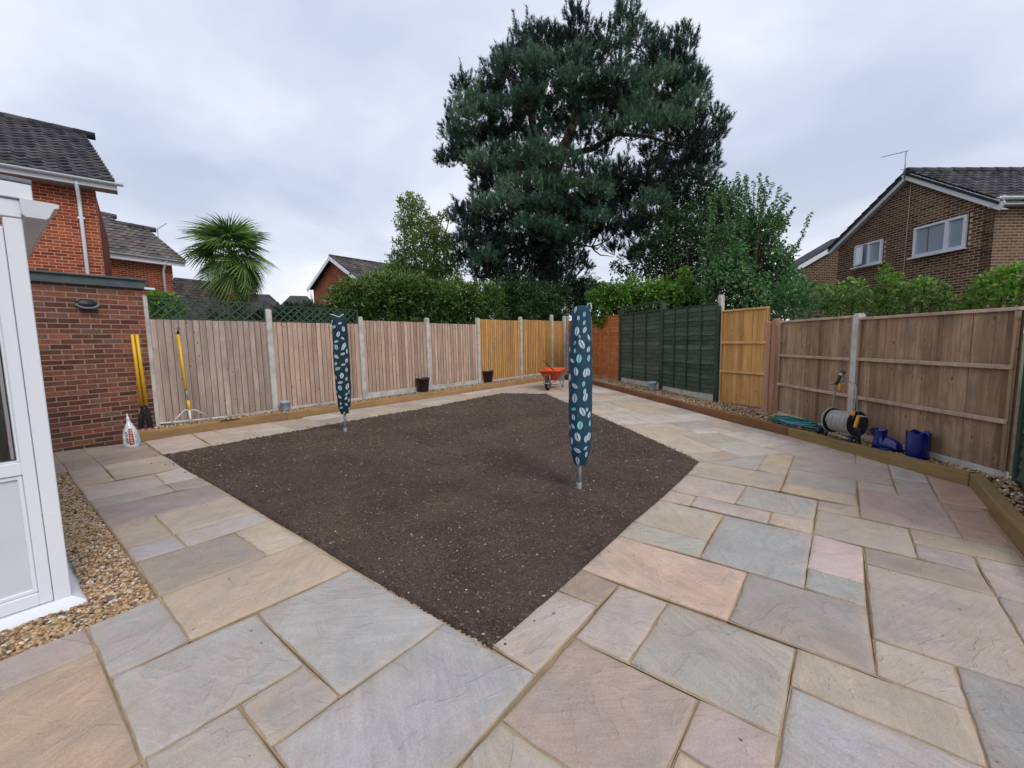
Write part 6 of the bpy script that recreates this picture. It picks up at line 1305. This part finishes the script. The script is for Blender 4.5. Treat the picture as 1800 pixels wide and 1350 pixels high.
def foliage(parent, blobs, mat, L, Wd, dens, up=.3, inner=.35, name='crown', tspread=.35, zmin=None, sprig=.16):
    """blobs: (centre, rx, ry, rz[, tint]); leaves mostly near the blob surfaces, some inside"""
    VV_, FF_, TT_ = [], [], []; nv = 0
    for b in blobs:
        c, rx, ry, rz = b[:4]; tb = b[4] if len(b) > 4 else RNG.rand(); n = int(dens / 40 * 2.3 * (rx * ry + ry * rz + rx * rz) * 4.19 / (L * Wd * .6))
        d = rdir(n); lump = 1 + .22 * np.sin(d[:, 0] * 5 + c[0] * 3) * np.sin(d[:, 2] * 6 + c[1] * 2) + .12 * np.sin(d[:, 1] * 13 + c[2]); r_ = np.where(RNG.rand(n) < inner, RNG.rand(n) ** .5 * .8, .78 + .32 * RNG.rand(n)) * lump
        if sprig:   # some leaves follow short shoots that stand proud of the mass
            sd_ = rdir(14); sd_[:, 2] = np.abs(sd_[:, 2]) * .9 + .1; sd_ /= np.linalg.norm(sd_, axis=1, keepdims=True); k_ = RNG.rand(n) < sprig; w_ = RNG.randint(14, size=n); d[k_] = sd_[w_[k_]] + rdir(int(k_.sum())) * .09; r_[k_] = .8 + .75 * RNG.rand(int(k_.sum()))
        P = np.array(c)[None] + d * r_[:, None] * np.array([rx, ry, rz])[None]
        D = d * .8 + rdir(n) * .8 + np.array([0, 0, up])[None]; Nn = d * .5 + np.array([0, 0, .6])[None] + rdir(n) * .5
        if zmin is not None: k = P[:, 2] > zmin; P, D, Nn = P[k], D[k], Nn[k]; n = len(P)
        V, F = leaf_arrays(P, D, Nn, L * (.6 + .7 * RNG.rand(n)), Wd * (.7 + .6 * RNG.rand(n))); VV_.append(V); FF_.append(F + nv); nv += len(V)
        t = np.clip(tb * (1 - tspread) + tspread * RNG.rand(n), 0, 1); TT_.append(np.repeat(t, 2))
    me = fast_mesh(name, np.concatenate(VV_) - np.array(parent['_o'])[None], np.concatenate(FF_), mat, np.concatenate(TT_)); return link(name, me, parent, kind='stuff')
def limbs(parent, base, tips, r0, mat, name='limbs', sag=.0):
    m = MB()
    for tp in tips:
        b = Vector(base); tp = Vector(tp); k = 5; pts = []; side = Vector((random.uniform(-1, 1), random.uniform(-1, 1), 0)) * (tp - b).length * .06
        for i in range(k + 1): f = i / k; pts.append(b + (tp - b) * f + side * math.sin(math.pi * f) + Vector((0, 0, sag * math.sin(math.pi * f))))
        m.tube(pts, [r0 * (1 - .8 * i / k) for i in range(k + 1)], 6, tint=random.random(), caps=False)
    return m.build(name, mat, parent)
def px_blobs(lst, Y, depth=.0, flat=1.0, plane=None):
    out = []
    for q in lst:
        px, py, r = q[:3]; Yq = Y + random.uniform(-depth, depth); c = at_x(px, py, plane) if plane else at_y(px, py, Yq); rr = r / FPX * c.y
        out.append((tuple(c), rr, rr * (1.0 if not plane else .7), rr * flat) + tuple(q[3:4]))
    return out
def plant(name, label, cat, blobs, mat, L, Wd, dens, trunk=None, barkmat=None, nl=6, group=None, ground=True, **k):
    cs = [Vector(b[0]) for b in blobs]; c = sum(cs, Vector()) / len(cs); base = Vector(trunk) if trunk else Vector((c.x, c.y, gz(c.x, c.y) - .05)); t = thing(name, base, label, cat, group); r0 = k.pop('r0', .05)
    foliage(t, blobs, mat, L, Wd, dens, **k); tips = random.sample(cs, min(nl, len(cs))); limbs(t, base, tips, r0, barkmat or MAT['twig'], 'stems' if cat in ('hedge', 'shrub') else 'trunk'); return t
G = lambda *a: lin(*a)
LM = {}
LM['laurel'] = m_leaf('laurel_leaf', [(0, G(34, 54, 24)), (.35, G(60, 90, 38)), (.7, G(92, 124, 54)), (.92, G(134, 154, 74)), (1, G(180, 172, 80))], .32, .25, .6)
LM['dark'] = m_leaf('dark_leaf', [(0, G(36, 56, 34)), (.5, G(58, 88, 50)), (1, G(92, 124, 74))], .4, .25, .5)
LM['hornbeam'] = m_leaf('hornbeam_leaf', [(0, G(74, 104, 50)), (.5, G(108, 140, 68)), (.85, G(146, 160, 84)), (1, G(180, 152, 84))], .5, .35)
LM['cherry'] = m_leaf('cherry_leaf', [(0, G(60, 96, 58)), (.5, G(92, 136, 82)), (.9, G(130, 170, 114)), (1, G(172, 188, 116))], .4, .35, .5)
LM['ivy'] = m_leaf('bright_ivy_leaf', [(0, G(62, 98, 34)), (.5, G(98, 142, 50)), (.9, G(138, 178, 74)), (1, G(188, 194, 90))], .4, .35, .5)
LM['privet'] = m_leaf('privet_leaf', [(0, G(50, 82, 38)), (.5, G(94, 134, 60)), (.85, G(142, 174, 92)), (1, G(190, 204, 134))], .45, .35)
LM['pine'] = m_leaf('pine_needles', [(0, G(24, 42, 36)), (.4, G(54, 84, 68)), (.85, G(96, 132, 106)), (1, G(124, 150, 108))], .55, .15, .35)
LM['palm'] = m_leaf('palm_leaf_green', [(0, G(66, 94, 42)), (.5, G(100, 136, 64)), (1, G(150, 180, 104))], .38, .3, .5)
LM['palm_old'] = m_leaf('palm_leaf_yellowing', [(0, G(120, 112, 50)), (1, G(170, 146, 76))], .6, .3)
def laurel():
    lst = [(600, 520, 20, .8), (590, 545, 18, .5), (622, 508, 22, .9), (645, 502, 20, .85), (668, 500, 24, .9), (700, 496, 24, .95), (730, 500, 22, .8), (757, 508, 20, .7), (785, 510, 22, .8), (812, 512, 24, .85), (842, 510, 20, .9), (868, 516, 16, .7), (620, 540, 24, .4), (655, 535, 26, .3), (690, 532, 28, .5), (725, 535, 28, .35), (760, 540, 26, .3), (795, 540, 26, .45), (830, 540, 26, .3), (860, 545, 24, .25), (640, 565, 24, .9), (700, 570, 26, .4), (760, 570, 26, .5), (820, 572, 26, .3), (665, 585, 30, .3), (730, 590, 30, .3), (800, 590, 30, .3), (600, 575, 24, .4)]
    lst = [(q[0], q[1] + 11) + tuple(q[2:]) for q in lst]; b = px_blobs(lst, 15.6, .35); plant('laurel_hedge', 'glossy laurel hedge above the pinkish fence panels, yellowing at its left end', 'hedge', b, LM['laurel'], .15, .055, 38, nl=16, up=.5, tspread=.5, r0=.04)
    lst = [(885, 520, 22), (905, 515, 22), (930, 525, 24), (900, 545, 26), (940, 550, 26), (970, 545, 22), (985, 520, 16), (960, 522, 18), (920, 570, 28), (975, 575, 24)]
    plant('rhododendron', 'dark broad leaved shrub under the pine above the yellow panels', 'shrub', px_blobs(lst, 18.2, .3), LM['dark'], .16, .055, 38, nl=8)
    lst = [(1015, 510, 14), (1035, 505, 16), (1030, 530, 20), (1050, 520, 16), (1015, 540, 18)]; plant('round_shrub', 'clipped dark green shrub at the far corner above the front airer', 'shrub', px_blobs(lst, 20, .3), LM['dark'], .08, .045, 38, nl=4)
laurel()
def hornbeam():
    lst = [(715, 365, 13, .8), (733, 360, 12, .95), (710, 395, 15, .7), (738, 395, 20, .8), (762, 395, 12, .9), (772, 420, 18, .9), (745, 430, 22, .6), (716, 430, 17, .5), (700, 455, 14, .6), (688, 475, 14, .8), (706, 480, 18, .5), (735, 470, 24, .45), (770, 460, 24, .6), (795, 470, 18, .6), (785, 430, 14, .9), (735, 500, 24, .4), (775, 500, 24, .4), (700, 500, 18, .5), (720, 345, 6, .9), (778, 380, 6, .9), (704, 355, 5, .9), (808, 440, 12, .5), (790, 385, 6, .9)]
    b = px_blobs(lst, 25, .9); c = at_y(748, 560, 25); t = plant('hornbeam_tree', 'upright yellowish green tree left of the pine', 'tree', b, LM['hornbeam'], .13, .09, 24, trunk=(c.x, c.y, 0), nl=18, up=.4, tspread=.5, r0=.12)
hornbeam()
def shoots(origins, dirs, length, K, needle, width, tb):
    n = len(origins); o = np.repeat(origins, K, 0); d = np.repeat(dirs / np.linalg.norm(dirs, axis=1, keepdims=True), K, 0); ln = np.repeat(length, K)[:, None]
    s = RNG.rand(n * K, 1) ** .8; rv = rdir(n * K); rv -= d * (rv * d).sum(1, keepdims=True); rv /= np.linalg.norm(rv, axis=1, keepdims=True) + 1e-9
    base = o + d * ln * s; nd = d * (.55 + .55 * s) + rv * .75; nd /= np.linalg.norm(nd, axis=1, keepdims=True); sd = np.cross(nd, rdir(n * K)); sd /= np.linalg.norm(sd, axis=1, keepdims=True) + 1e-9
    nl = needle * (.7 + .5 * RNG.rand(n * K, 1)); V = np.stack([base - sd * width / 2, base + sd * width / 2, base + nd * nl], 1).reshape(-1, 3); F = np.arange(n * K * 3).reshape(-1, 3)
    t = np.clip(np.repeat(tb, K) + (RNG.rand(n * K) - .5) * .35, 0, 1); return V, F, t
def pine_pads(parent, blobs, per, K=26, needle=.13, width=.016, name='crown', mat=None, slen=.30, flat=.6, fingers=0):
    Vs, Fs, Ts = [], [], []; nv = 0; tw = MB()
    for c, r, tb in blobs:
        c = np.array(c); n = int(per * r * r); d = rdir(n); d[:, 2] = np.abs(d[:, 2]) * 1.0 - .35 * (RNG.rand(n) < .38); ph = RNG.rand() * 6
        lump = 1 + .18 * np.sin(d[:, 0] * 6 + ph) + .12 * np.sin(d[:, 1] * 7 + ph * 2); rr = (.5 + .5 * RNG.rand(n) ** .6) * lump; P = c + d * rr[:, None] * np.array([r, r, r * flat]); D = d * .6 + np.array([0, 0, .8]) + rdir(n) * .3
        if fingers:
            nf = max(2, int(fingers * (r / .7))); fd = rdir(nf); fd[:, 2] = np.abs(fd[:, 2]); fo = c + fd * np.array([r, r, r * flat]) * .75; fdir = fd * .45 + np.array([0, 0, .9]); fdir /= np.linalg.norm(fdir, axis=1, keepdims=True); fl = .25 + .45 * RNG.rand(nf)
            m_ = 5; s_ = np.tile(np.linspace(0, 1, m_), nf)[:, None]; P = np.concatenate([P, np.repeat(fo, m_, 0) + np.repeat(fdir * fl[:, None], m_, 0) * s_ + rdir(nf * m_) * .05]); D = np.concatenate([D, np.repeat(fdir, m_, 0) + rdir(nf * m_) * .45 * (1.1 - s_)]); n = len(P)
        V, F, T = shoots(P, D, slen * (.7 + .7 * RNG.rand(n)), K, needle, width, np.full(n, tb) + (RNG.rand(n) - .5) * .3); Vs.append(V); Fs.append(F + nv); Ts.append(T); nv += len(V)
        for k in range(int(5 + 3 * r)):
            q = P[RNG.randint(n)]; tw.tube([c + np.array([0, 0, -r * flat * .5]), (c + q) / 2 + np.array([0, 0, -.1]), q], [.02, .014, .006], 4, tint=.3, caps=False)
    me = fast_mesh(name, np.concatenate(Vs) - np.array(parent['_o'])[None], np.concatenate(Fs), mat or LM['pine'], np.concatenate(Ts)); link(name, me, parent, kind='stuff')
    tw.build('twigs', MAT['twig'], parent, kind='stuff')
def pine():
    Y0 = 21.0; base = at_y(968, 600, Y0); base.z = -.1; t = thing('scots_pine', base, 'huge dark blue green pine rising behind the far corner of the fence', 'tree')
    L_ = [(1210, 118, 12), (1218, 140, 12), (1008, 28, 13), (1016, 60, 22), (940, 62, 16), (930, 92, 24), (912, 62, 10), (965, 80, 24), (990, 95, 34), (1040, 95, 26), (1062, 60, 14), (1102, 22, 17), (1100, 52, 24), (1125, 70, 24), (1150, 88, 22), (1175, 100, 24), (1198, 62, 15), (1205, 88, 16), (1185, 125, 26), (1145, 125, 24), (1085, 100, 28), (880, 102, 15), (870, 130, 18), (862, 155, 14), (895, 125, 26), (925, 125, 32), (960, 125, 32), (1005, 140, 30), (1085, 150, 34), (1125, 160, 30), (1165, 155, 32), (1205, 155, 28), (1228, 160, 16), (1215, 185, 26), (812, 150, 12), (805, 165, 10), (835, 160, 14), (830, 185, 22), (860, 180, 28), (900, 165, 32), (945, 170, 32), (805, 200, 13), (820, 215, 20), (850, 215, 28), (890, 205, 34), (935, 210, 32), (1030, 180, 32), (1065, 200, 34), (1105, 200, 34), (1150, 200, 34), (1190, 205, 30), (1220, 215, 20),
          (795, 225, 14), (800, 245, 14), (790, 240, 12), (825, 250, 24), (865, 250, 30), (905, 245, 26), (790, 285, 16), (775, 287, 10), (815, 275, 24), (850, 290, 28), (888, 280, 26), (1110, 232, 30), (1145, 225, 32), (1180, 230, 30), (1210, 245, 26), (1235, 250, 22), (1258, 240, 14), (1268, 222, 11), (1272, 212, 8), (1235, 275, 24), (1250, 292, 16), (1218, 295, 24), (1195, 275, 26), (1240, 318, 18), (1210, 322, 22), (1180, 300, 16), (845, 318, 18), (870, 310, 20), (905, 310, 20), (940, 262, 20), (975, 230, 22), (1010, 225, 24), (1020, 255, 18), (1070, 245, 20), (1060, 275, 14),
          (842, 345, 16), (870, 340, 22), (905, 332, 26), (940, 330, 28), (975, 335, 30), (1010, 340, 30), (1045, 345, 28), (1075, 350, 24), (890, 365, 30), (930, 365, 32), (970, 370, 34), (1010, 375, 34), (1050, 380, 30), (855, 370, 24), (825, 375, 16), (800, 378, 12), (815, 390, 18), (1095, 320, 18), (1125, 320, 20), (1155, 335, 24), (1120, 350, 26), (1150, 365, 26), (1095, 375, 28), (1180, 350, 24), (1130, 395, 26), (1095, 405, 22), (1170, 385, 22),
          (830, 405, 20), (855, 400, 26), (890, 400, 28), (925, 405, 26), (820, 430, 22), (850, 432, 28), (885, 435, 28), (825, 458, 22), (855, 465, 26), (1030, 405, 28), (1060, 415, 22), (990, 405, 26), (955, 405, 28), (1080, 440, 14), (1110, 450, 14), (1140, 440, 16)]
    light = {(1145, 225), (1110, 232), (1180, 230), (940, 330), (975, 335), (1010, 340), (905, 332), (1045, 345), (850, 290), (830, 185), (820, 215), (890, 365), (855, 370), (1215, 185), (1165, 155)}  # front-lit pads, their light painted in as a paler needle tint
    blobs = []; tips = []
    for px, py, r in L_:
        Yc = Y0 + random.uniform(-3.2, 3.0) * (.4 + .6 * min(1, r / 28)); 
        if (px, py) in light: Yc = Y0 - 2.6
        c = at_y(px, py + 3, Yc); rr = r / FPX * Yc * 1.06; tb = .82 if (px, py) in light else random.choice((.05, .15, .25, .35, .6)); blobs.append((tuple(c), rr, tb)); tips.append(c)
    for px, py, r in ((950, 270, 22), (975, 290, 20), (1000, 285, 18), (960, 305, 22), (1030, 300, 20), (1060, 312, 22), (1090, 300, 16), (1010, 205, 26), (985, 190, 26), (1040, 225, 22), (960, 235, 22), (1000, 150, 26), (1020, 110, 26), (1045, 160, 26), (945, 120, 26), (930, 180, 26), (1075, 170, 26), (1120, 195, 24), (960, 365, 26), (990, 380, 26), (930, 380, 26), (950, 410, 28), (980, 425, 26), (1010, 420, 22), (940, 300, 18), (915, 290, 20), (1145, 300, 20), (890, 300, 20), (1050, 390, 22)):
        c = at_y(px, py + 3, Y0 - 2.9 + random.uniform(-.5, .8)); blobs.append((tuple(c), r / FPX * c.y, random.uniform(.15, .8))); tips.append(c)
    for k in range(26):
        b_ = random.choice([q for q in blobs if q[0][2] < 13]); blobs.append(((b_[0][0] * .9 + .1 * base.x, Y0 + random.uniform(-1, 3.2), b_[0][2] + random.uniform(-.8, .0)), b_[1] * .8, random.uniform(0, .3)))
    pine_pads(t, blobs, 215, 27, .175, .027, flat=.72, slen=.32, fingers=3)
    # trunk with two leaders and main limbs
    A = lambda px, py, dy=0: at_y(px, py, Y0 + dy)
    m = MB(); m.tube([base, A(966, 520), A(962, 430), A(968, 350), A(972, 310)], [.55, .50, .46, .40, .36], 14, tint=.35); m.tube([A(972, 312), A(985, 270), A(1003, 235), A(1015, 190), A(1010, 130), A(1012, 70)], [.34, .28, .22, .17, .11, .04], 10, tint=.7)
    m.tube([A(968, 330), A(945, 270), A(935, 210), A(940, 140), A(945, 80)], [.3, .24, .18, .12, .04], 10, tint=.8); m.build('trunk', MAT['bark'], t)
    BR = [[A(972, 312), A(985, 270), A(1003, 235), A(1015, 190), A(1010, 130), A(1012, 70)], [A(968, 330), A(945, 270), A(935, 210), A(940, 140), A(945, 80)], [A(966, 520), A(962, 430), A(968, 350)]]
    for pts, rr in (([(975, 330), (1030, 318), (1085, 308), (1130, 322), (1165, 330)], .2), ([(985, 275), (1040, 262), (1085, 235), (1140, 240), (1200, 260)], .17), ([(965, 350), (915, 340), (870, 350), (830, 380)], .16), ([(1010, 180), (1060, 170), (1120, 170), (1200, 160)], .13), ([(940, 230), (890, 225), (840, 225), (800, 250)], .13), ([(962, 400), (910, 420), (860, 440)], .12), ([(966, 420), (1010, 428), (1050, 436)], .09), ([(940, 150), (900, 140), (870, 130)], .08), ([(1012, 130), (1060, 110), (1100, 60)], .08), ([(1130, 322), (1190, 310), (1240, 290)], .09)):
        m = MB(); dy = random.uniform(-1.2, 1.0); P_ = [A(x, y, dy * i / (len(pts) - 1)) for i, (x, y) in enumerate(pts)]; m.tube(P_, [rr * (1 - .75 * i / (len(pts) - 1)) for i in range(len(pts))], 8, tint=random.uniform(.3, .8)); BR.append(P_); m.build('branch', MAT['bark'], t)
    tr = MB(); BP = []
    for o_ in BR:
        for a_, b_ in zip(o_[:-1], o_[1:]): BP += [a_ + (b_ - a_) * f for f in (0, .25, .5, .75)]
    for tp in tips:
        if min((q - tp).length for q in BP) > 1.7: continue
        s = min(BP, key=lambda q: (q - tp).length + max(0, q.z - tp.z) * 1.0); mid_ = (s + tp) / 2 + Vector((random.uniform(-.15, .15), random.uniform(-.15, .15), -.25 * (s - tp).length ** .5)); tr.tube([s, s * .65 + mid_ * .35 + Vector((0, 0, -.05)), mid_, mid_ * .5 + tp * .5 + Vector((0, 0, -.1)), tp + Vector((0, 0, -.25))], [.045, .036, .028, .018, .008], 5, tint=.2, caps=False)
    tr.build('boughs', MAT['bark'], t, kind='stuff')
    # dark evergreen mass in front of the trunk
    lst = [(880, 470), (905, 465), (935, 460), (965, 455), (995, 460), (1010, 480), (870, 495), (900, 500), (930, 495), (960, 495), (990, 500), (885, 525), (915, 530), (945, 530), (975, 535), (1000, 525), (920, 560), (965, 565), (860, 445), (900, 440), (940, 435), (980, 440), (850, 480)]
    c = at_y(935, 600, 19.4); t2 = thing('dark_cypress', (c.x, c.y, 0), 'very dark conifer mass hiding the foot of the pine trunk', 'tree')
    pine_pads(t2, [(tuple(at_y(x, y, 19.4 + random.uniform(-.6, .6))), .85, random.uniform(0, .22)) for x, y in lst], 190, 18, .15, .034, mat=LM['pine'], slen=.25, flat=1.0); m = MB(); m.tube([Vector((c.x, c.y, -.1)), at_y(935, 470, 19.4)], [.22, .1], 8, tint=.2); m.build('trunk', MAT['bark'], t2)
pine()
def right_trees():
    lst = [(1165, 345, 18), (1190, 365, 26), (1225, 345, 24), (1255, 340, 22), (1280, 355, 24), (1175, 400, 26), (1205, 395, 28), (1240, 385, 28), (1270, 385, 26), (1150, 430, 22), (1180, 435, 28), (1215, 430, 30), (1250, 425, 28), (1135, 465, 20), (1165, 470, 26), (1200, 470, 30), (1240, 465, 30), (1105, 480, 14), (1185, 505, 26), (1225, 505, 28), (1120, 440, 12), (1085, 470, 10), (1300, 400, 24), (1290, 430, 26)]
    c = at_y(1205, 600, 19); plant('broadleaf_tree', 'dark broadleaf tree between the pine and the shoot covered shrub', 'tree', px_blobs(lst, 19, 1.0), LM['dark'], .13, .09, 22, trunk=(c.x, c.y, 0), nl=16, r0=.12, tspread=.5, up=.1)
    # tall shrub with long leafy shoots
    Y = 13.2; c = at_y(1325, 600, Y); t = thing('shoot_tree', (c.x, c.y, 0), 'green shrub with long upright leafy shoots behind the yellow board panel', 'tree')
    lst = [(1262, 440, 16), (1285, 450, 22), (1315, 445, 24), (1345, 440, 24), (1372, 450, 18), (1262, 480, 22), (1290, 480, 26), (1325, 480, 28), (1360, 480, 26), (1390, 490, 20), (1255, 510, 20), (1285, 515, 26), (1320, 515, 28), (1355, 515, 28), (1388, 515, 22), (1300, 545, 28), (1350, 548, 28), (1395, 540, 20), (1300, 410, 20), (1330, 405, 24), (1358, 400, 20), (1275, 410, 12)]
    foliage(t, px_blobs(lst, Y, .7), LM['cherry'], .11, .08, 24, up=-.1, tspread=.55)
    sh = [((1262, 440), (1258, 335)), ((1285, 420), (1270, 325)), ((1295, 400), (1297, 300)), ((1312, 400), (1300, 320)), ((1320, 390), (1325, 316)), ((1335, 390), (1350, 308)), ((1345, 400), (1372, 325)), ((1355, 410), (1388, 345)), ((1330, 420), (1362, 352)), ((1265, 500), (1240, 420)), ((1280, 490), (1262, 395)), ((1290, 470), (1282, 385)), ((1375, 470), (1400, 425)), ((1385, 470), (1412, 410), (1425, 372)), ((1245, 520), (1238, 440)), ((1310, 370), (1312, 305)), ((1340, 380), (1338, 318)), ((1350, 390), (1380, 338)), ((1255, 400), (1248, 350))]
    sh = sh + [tuple((x + random.uniform(-16, 16), y + random.uniform(2, 26)) for x, y in s) for s in sh if len(s) == 2] + [((1300, 420), (1290, 318)), ((1338, 420), (1335, 302)), ((1360, 430), (1398, 362))]
    tw = MB(); Ps, Ds, Ns = [], [], []
    for s in sh:
        Yq = Y + random.uniform(-.6, .4); pts = [at_y(*p, Yq) for p in s]; a, b = pts[0], pts[-1]; mid = pts[1] if len(pts) == 3 else (a + b) / 2 + Vector((random.uniform(-.08, .08), 0, .02)); tw.tube([at_y(1322, 540, Y), a, mid, b], [.03, .014, .010, .004], 5, tint=.5, caps=False)
        Ln = (b - a).length; n = int(Ln / .021)
        for k in range(n):
            f = k / n; p = a * (1 - f) ** 2 + mid * 2 * f * (1 - f) + b * f * f; q = rdir(1)[0]; q[2] = -.25; Ps.append(np.array(p)); Ds.append(q); Ns.append(np.array([0, 0, 1.]) + rdir(1)[0] * .4)
    V, F = leaf_arrays(np.array(Ps), np.array(Ds), np.array(Ns), .105 * (.7 + .5 * RNG.rand(len(Ps))), .07 * (.8 + .4 * RNG.rand(len(Ps)))); me = fast_mesh('shoot_leaves', V - np.array(t['_o'])[None], F, LM['cherry'], np.repeat(.3 + .6 * RNG.rand(len(Ps)), 2)); link('shoot_leaves', me, t, kind='stuff'); tw.build('stems', MAT['twig'], t)
    q = at_y(1325, 509, 12.6); s = thing('sunflower_head', q, 'single round yellow flower head among the leaves above the yellow panel', 'flower'); m = MB(); m.lathe([(0, .01), (.055, .008), (.062, 0), (0, -.01)], q, 14, M=Matrix.Rotation(R(80), 3, 'X')); m.build('petals', MAT['orange'], s); m = MB(); m.tube([q + Vector((0, .02, 0)), q + Vector((-.03, .1, -.6))], .008, 5); m.build('stem', MAT['twig'], s)
    lst = [(1045, 525, 14, .2), (1065, 515, 16, .3), (1088, 520, 18, .4), (1110, 510, 18, .7), (1135, 515, 20, .8), (1160, 515, 20, .9), (1185, 520, 18, .7), (1210, 522, 20, .6), (1235, 525, 18, .6), (1075, 540, 20, .3), (1105, 540, 20, .6), (1140, 540, 20, .9), (1175, 542, 20, .8), (1215, 545, 20, .7), (1240, 548, 16, .5), (1204, 480, 9, 1.0), (1206, 500, 12, .95), (1060, 555, 20, .2), (1110, 565, 22, .4), (1170, 565, 22, .5), (1225, 565, 20, .5)]
    plant('ivy_hedge', 'bright green ivy and bramble hedge spilling over the green lap panels', 'hedge', px_blobs(lst, 14.6, .4), LM['ivy'], .10, .08, 40, nl=10, up=-.1, tspread=.45)
right_trees()
def right_hedges():
    mk = lambda lst, X, lab, mat=LM['privet'], L=.065, Wd=.042, dens=24, **k: plant('garden_shrub', lab, 'shrub', px_blobs(lst, 0, 0, plane=X), mat, L, Wd, dens, nl=6, group='shrubs behind the brown panels', sprig=.42, tspread=.6, **k)
    mk([(1375, 525, 18, .3), (1400, 512, 20, .5), (1425, 520, 18, .5), (1392, 540, 20, .3), (1425, 545, 18, .4), (1450, 535, 16, .6), (1365, 548, 16, .2)], 5.7, 'dark green shrub just right of the yellow panel', LM['cherry'], .075, .052)
    mk([(1452, 515, 12, .8), (1475, 520, 16, .7), (1500, 515, 15, .8), (1515, 525, 14, .8), (1465, 545, 16, .5), (1495, 548, 16, .5), (1520, 550, 14, .6), (1508, 500, 7, .9)], 5.7, 'variegated green shrub left of the tall concrete post')
    mk([(1552, 490, 9, .6), (1560, 505, 12, .7), (1575, 492, 8, .6), (1550, 525, 14, .7), (1575, 525, 14, .6), (1556, 474, 6, .6), (1560, 548, 18, .5)], 5.75, 'thin upright sprigs right of the concrete post', LM['ivy'], .055, .035, 26)
    mk([(1590, 518, 16, .9), (1615, 510, 17, 1.0), (1640, 515, 17, .9), (1660, 525, 14, .8), (1600, 540, 18, .8), (1635, 542, 18, .7), (1670, 545, 12, .7), (1626, 502, 8, 1.0)], 5.75, 'pale yellow green variegated shrub below the large window')
    mk([(1705, 530, 12, .6), (1725, 512, 16, .7), (1750, 500, 18, .8), (1775, 490, 18, .9), (1800, 485, 20, .9), (1735, 535, 16, .6), (1770, 525, 20, .7), (1805, 520, 22, .8), (1840, 500, 24, .8), (1695, 545, 9, .6), (1780, 478, 8, .9)], 5.8, 'leafy shrub at the right edge above the brown fence', LM['ivy'], .055, .036)
right_hedges()
def left_plants():
    lst = [(272, 525, 10, .5), (285, 530, 12, .6), (300, 535, 12, .5), (280, 545, 14, .4), (310, 550, 12, .4), (295, 560, 16, .3)]
    plant('garden_shrub', 'bright leafy shrub between the garage corner and the trellis', 'shrub', px_blobs(lst, 10.3, .2), LM['ivy'], .10, .05, 40, nl=4)
    lst = [(495, 552, 12), (515, 550, 14), (540, 548, 14), (565, 552, 14), (590, 556, 12), (505, 570, 16), (550, 570, 18), (590, 575, 16), (460, 555, 10), (440, 560, 12), (420, 558, 10), (380, 560, 12)]
    plant('conifer_hedge', 'low dark conifer hedge seen through the diamond trellis', 'hedge', px_blobs(lst, 17, .3), LM['dark'], .09, .045, 40, nl=4)
    # fan palm
    Y = 13.5; C = at_y(408, 452, Y); b = Vector((C.x + .12, C.y, 0)); t = thing('fan_palm', b, 'shaggy fan palm with yellowing lower leaves behind the trellis', 'palm tree')
    m = MB(); pts = []; rs = []
    for k in range(40): f = k / 39; pts.append(b + (C - b) * f * 1.0); rs.append(.09 + .03 * (k % 2) + .03 * f)
    m.tube(pts, rs, 12, tint=.2); 
    for k in range(240):
        f = random.uniform(.25, 1); p = b + (C - b) * f; a = random.random() * 6.28; q = p + Vector((math.cos(a), math.sin(a), 0)) * .17; m.tube([q, q + Vector((math.cos(a) * .07, math.sin(a) * .07, -.16))], [.012, .003], 3, tint=random.random(), caps=False)
    m.build('trunk', MAT['twig'], t)
    def fan(R_, droop, mat, seed):
        rr = random.Random(seed); m = MB(); nb = 34; sp = R(rr.uniform(215, 250)); pt_ = R(rr.uniform(15, 55)); m.tube([Vector((0, 0, 0)), Vector((.25, 0, .04)), Vector((.45, 0, .0))], [.014, .011, .009], 5, tint=.6, caps=False)
        for i in range(nb):
            a = -sp / 2 + sp * i / (nb - 1); L = R_ * (.72 + .28 * math.cos(a * .5)) * rr.uniform(.9, 1.05); w = .019; o = Vector((.45, 0, 0)); d = Vector((math.cos(a) * math.cos(pt_), math.sin(a), -math.cos(a) * math.sin(pt_))).normalized(); s = Vector((-d.y, d.x, 0)).normalized(); z = [0, .02, .0 - droop * .25, -droop * .9]; fr = [.04, .4, .75, 1.0]; ws = [.25, 1, .8, .1]; vs = []
            for f, zz, ww in zip(fr, z, ws): p = o + d * L * f + Vector((0, 0, zz + rr.uniform(-.01, .01) * f)); vs += [p - s * w * ww, p + Vector((0, 0, -.012 * ww)), p + s * w * ww]
            fs = []
            for k in range(3): b_ = k * 3; fs += [(b_, b_ + 1, b_ + 4, b_ + 3), (b_ + 1, b_ + 2, b_ + 5, b_ + 4)]
            m.add(vs, fs, rr.random())
        return m.mesh('palm_leaf', mat)
    green = [fan(.80, d, LM['palm'], i) for i, d in enumerate((.10, .2, .3, .42, .25))]; old = [fan(.62, d, LM['palm_old'], 9 + i) for i, d in enumerate((.35, .5))]
    O = Vector(t['_o']); rr = random.Random(2)
    for k in range(42):
        f = k / 41; az = k * 2.399; el = R(84 - 140 * f + rr.uniform(-10, 10)); me = rr.choice(green if f < .82 or rr.random() < .4 else old); d = Vector((math.cos(az) * math.cos(el), math.sin(az) * math.cos(el), math.sin(el))); n = Vector((-math.cos(az) * math.sin(el), -math.sin(az) * math.sin(el), math.cos(el))); tilt = rr.uniform(-.5, .5); n = (n + d.cross(n) * tilt).normalized(); s = n.cross(d)
        M = Matrix((d, s, n)).transposed().to_4x4(); o = bpy.data.objects.new('palm_leaf', me); COL.objects.link(o); o.parent = t; sc = rr.uniform(.98, 1.22); o.matrix_local = Matrix.Translation(C - O + Vector((0, 0, .15 - .75 * f * f))) @ M @ Matrix.Scale(sc, 4)
left_plants()
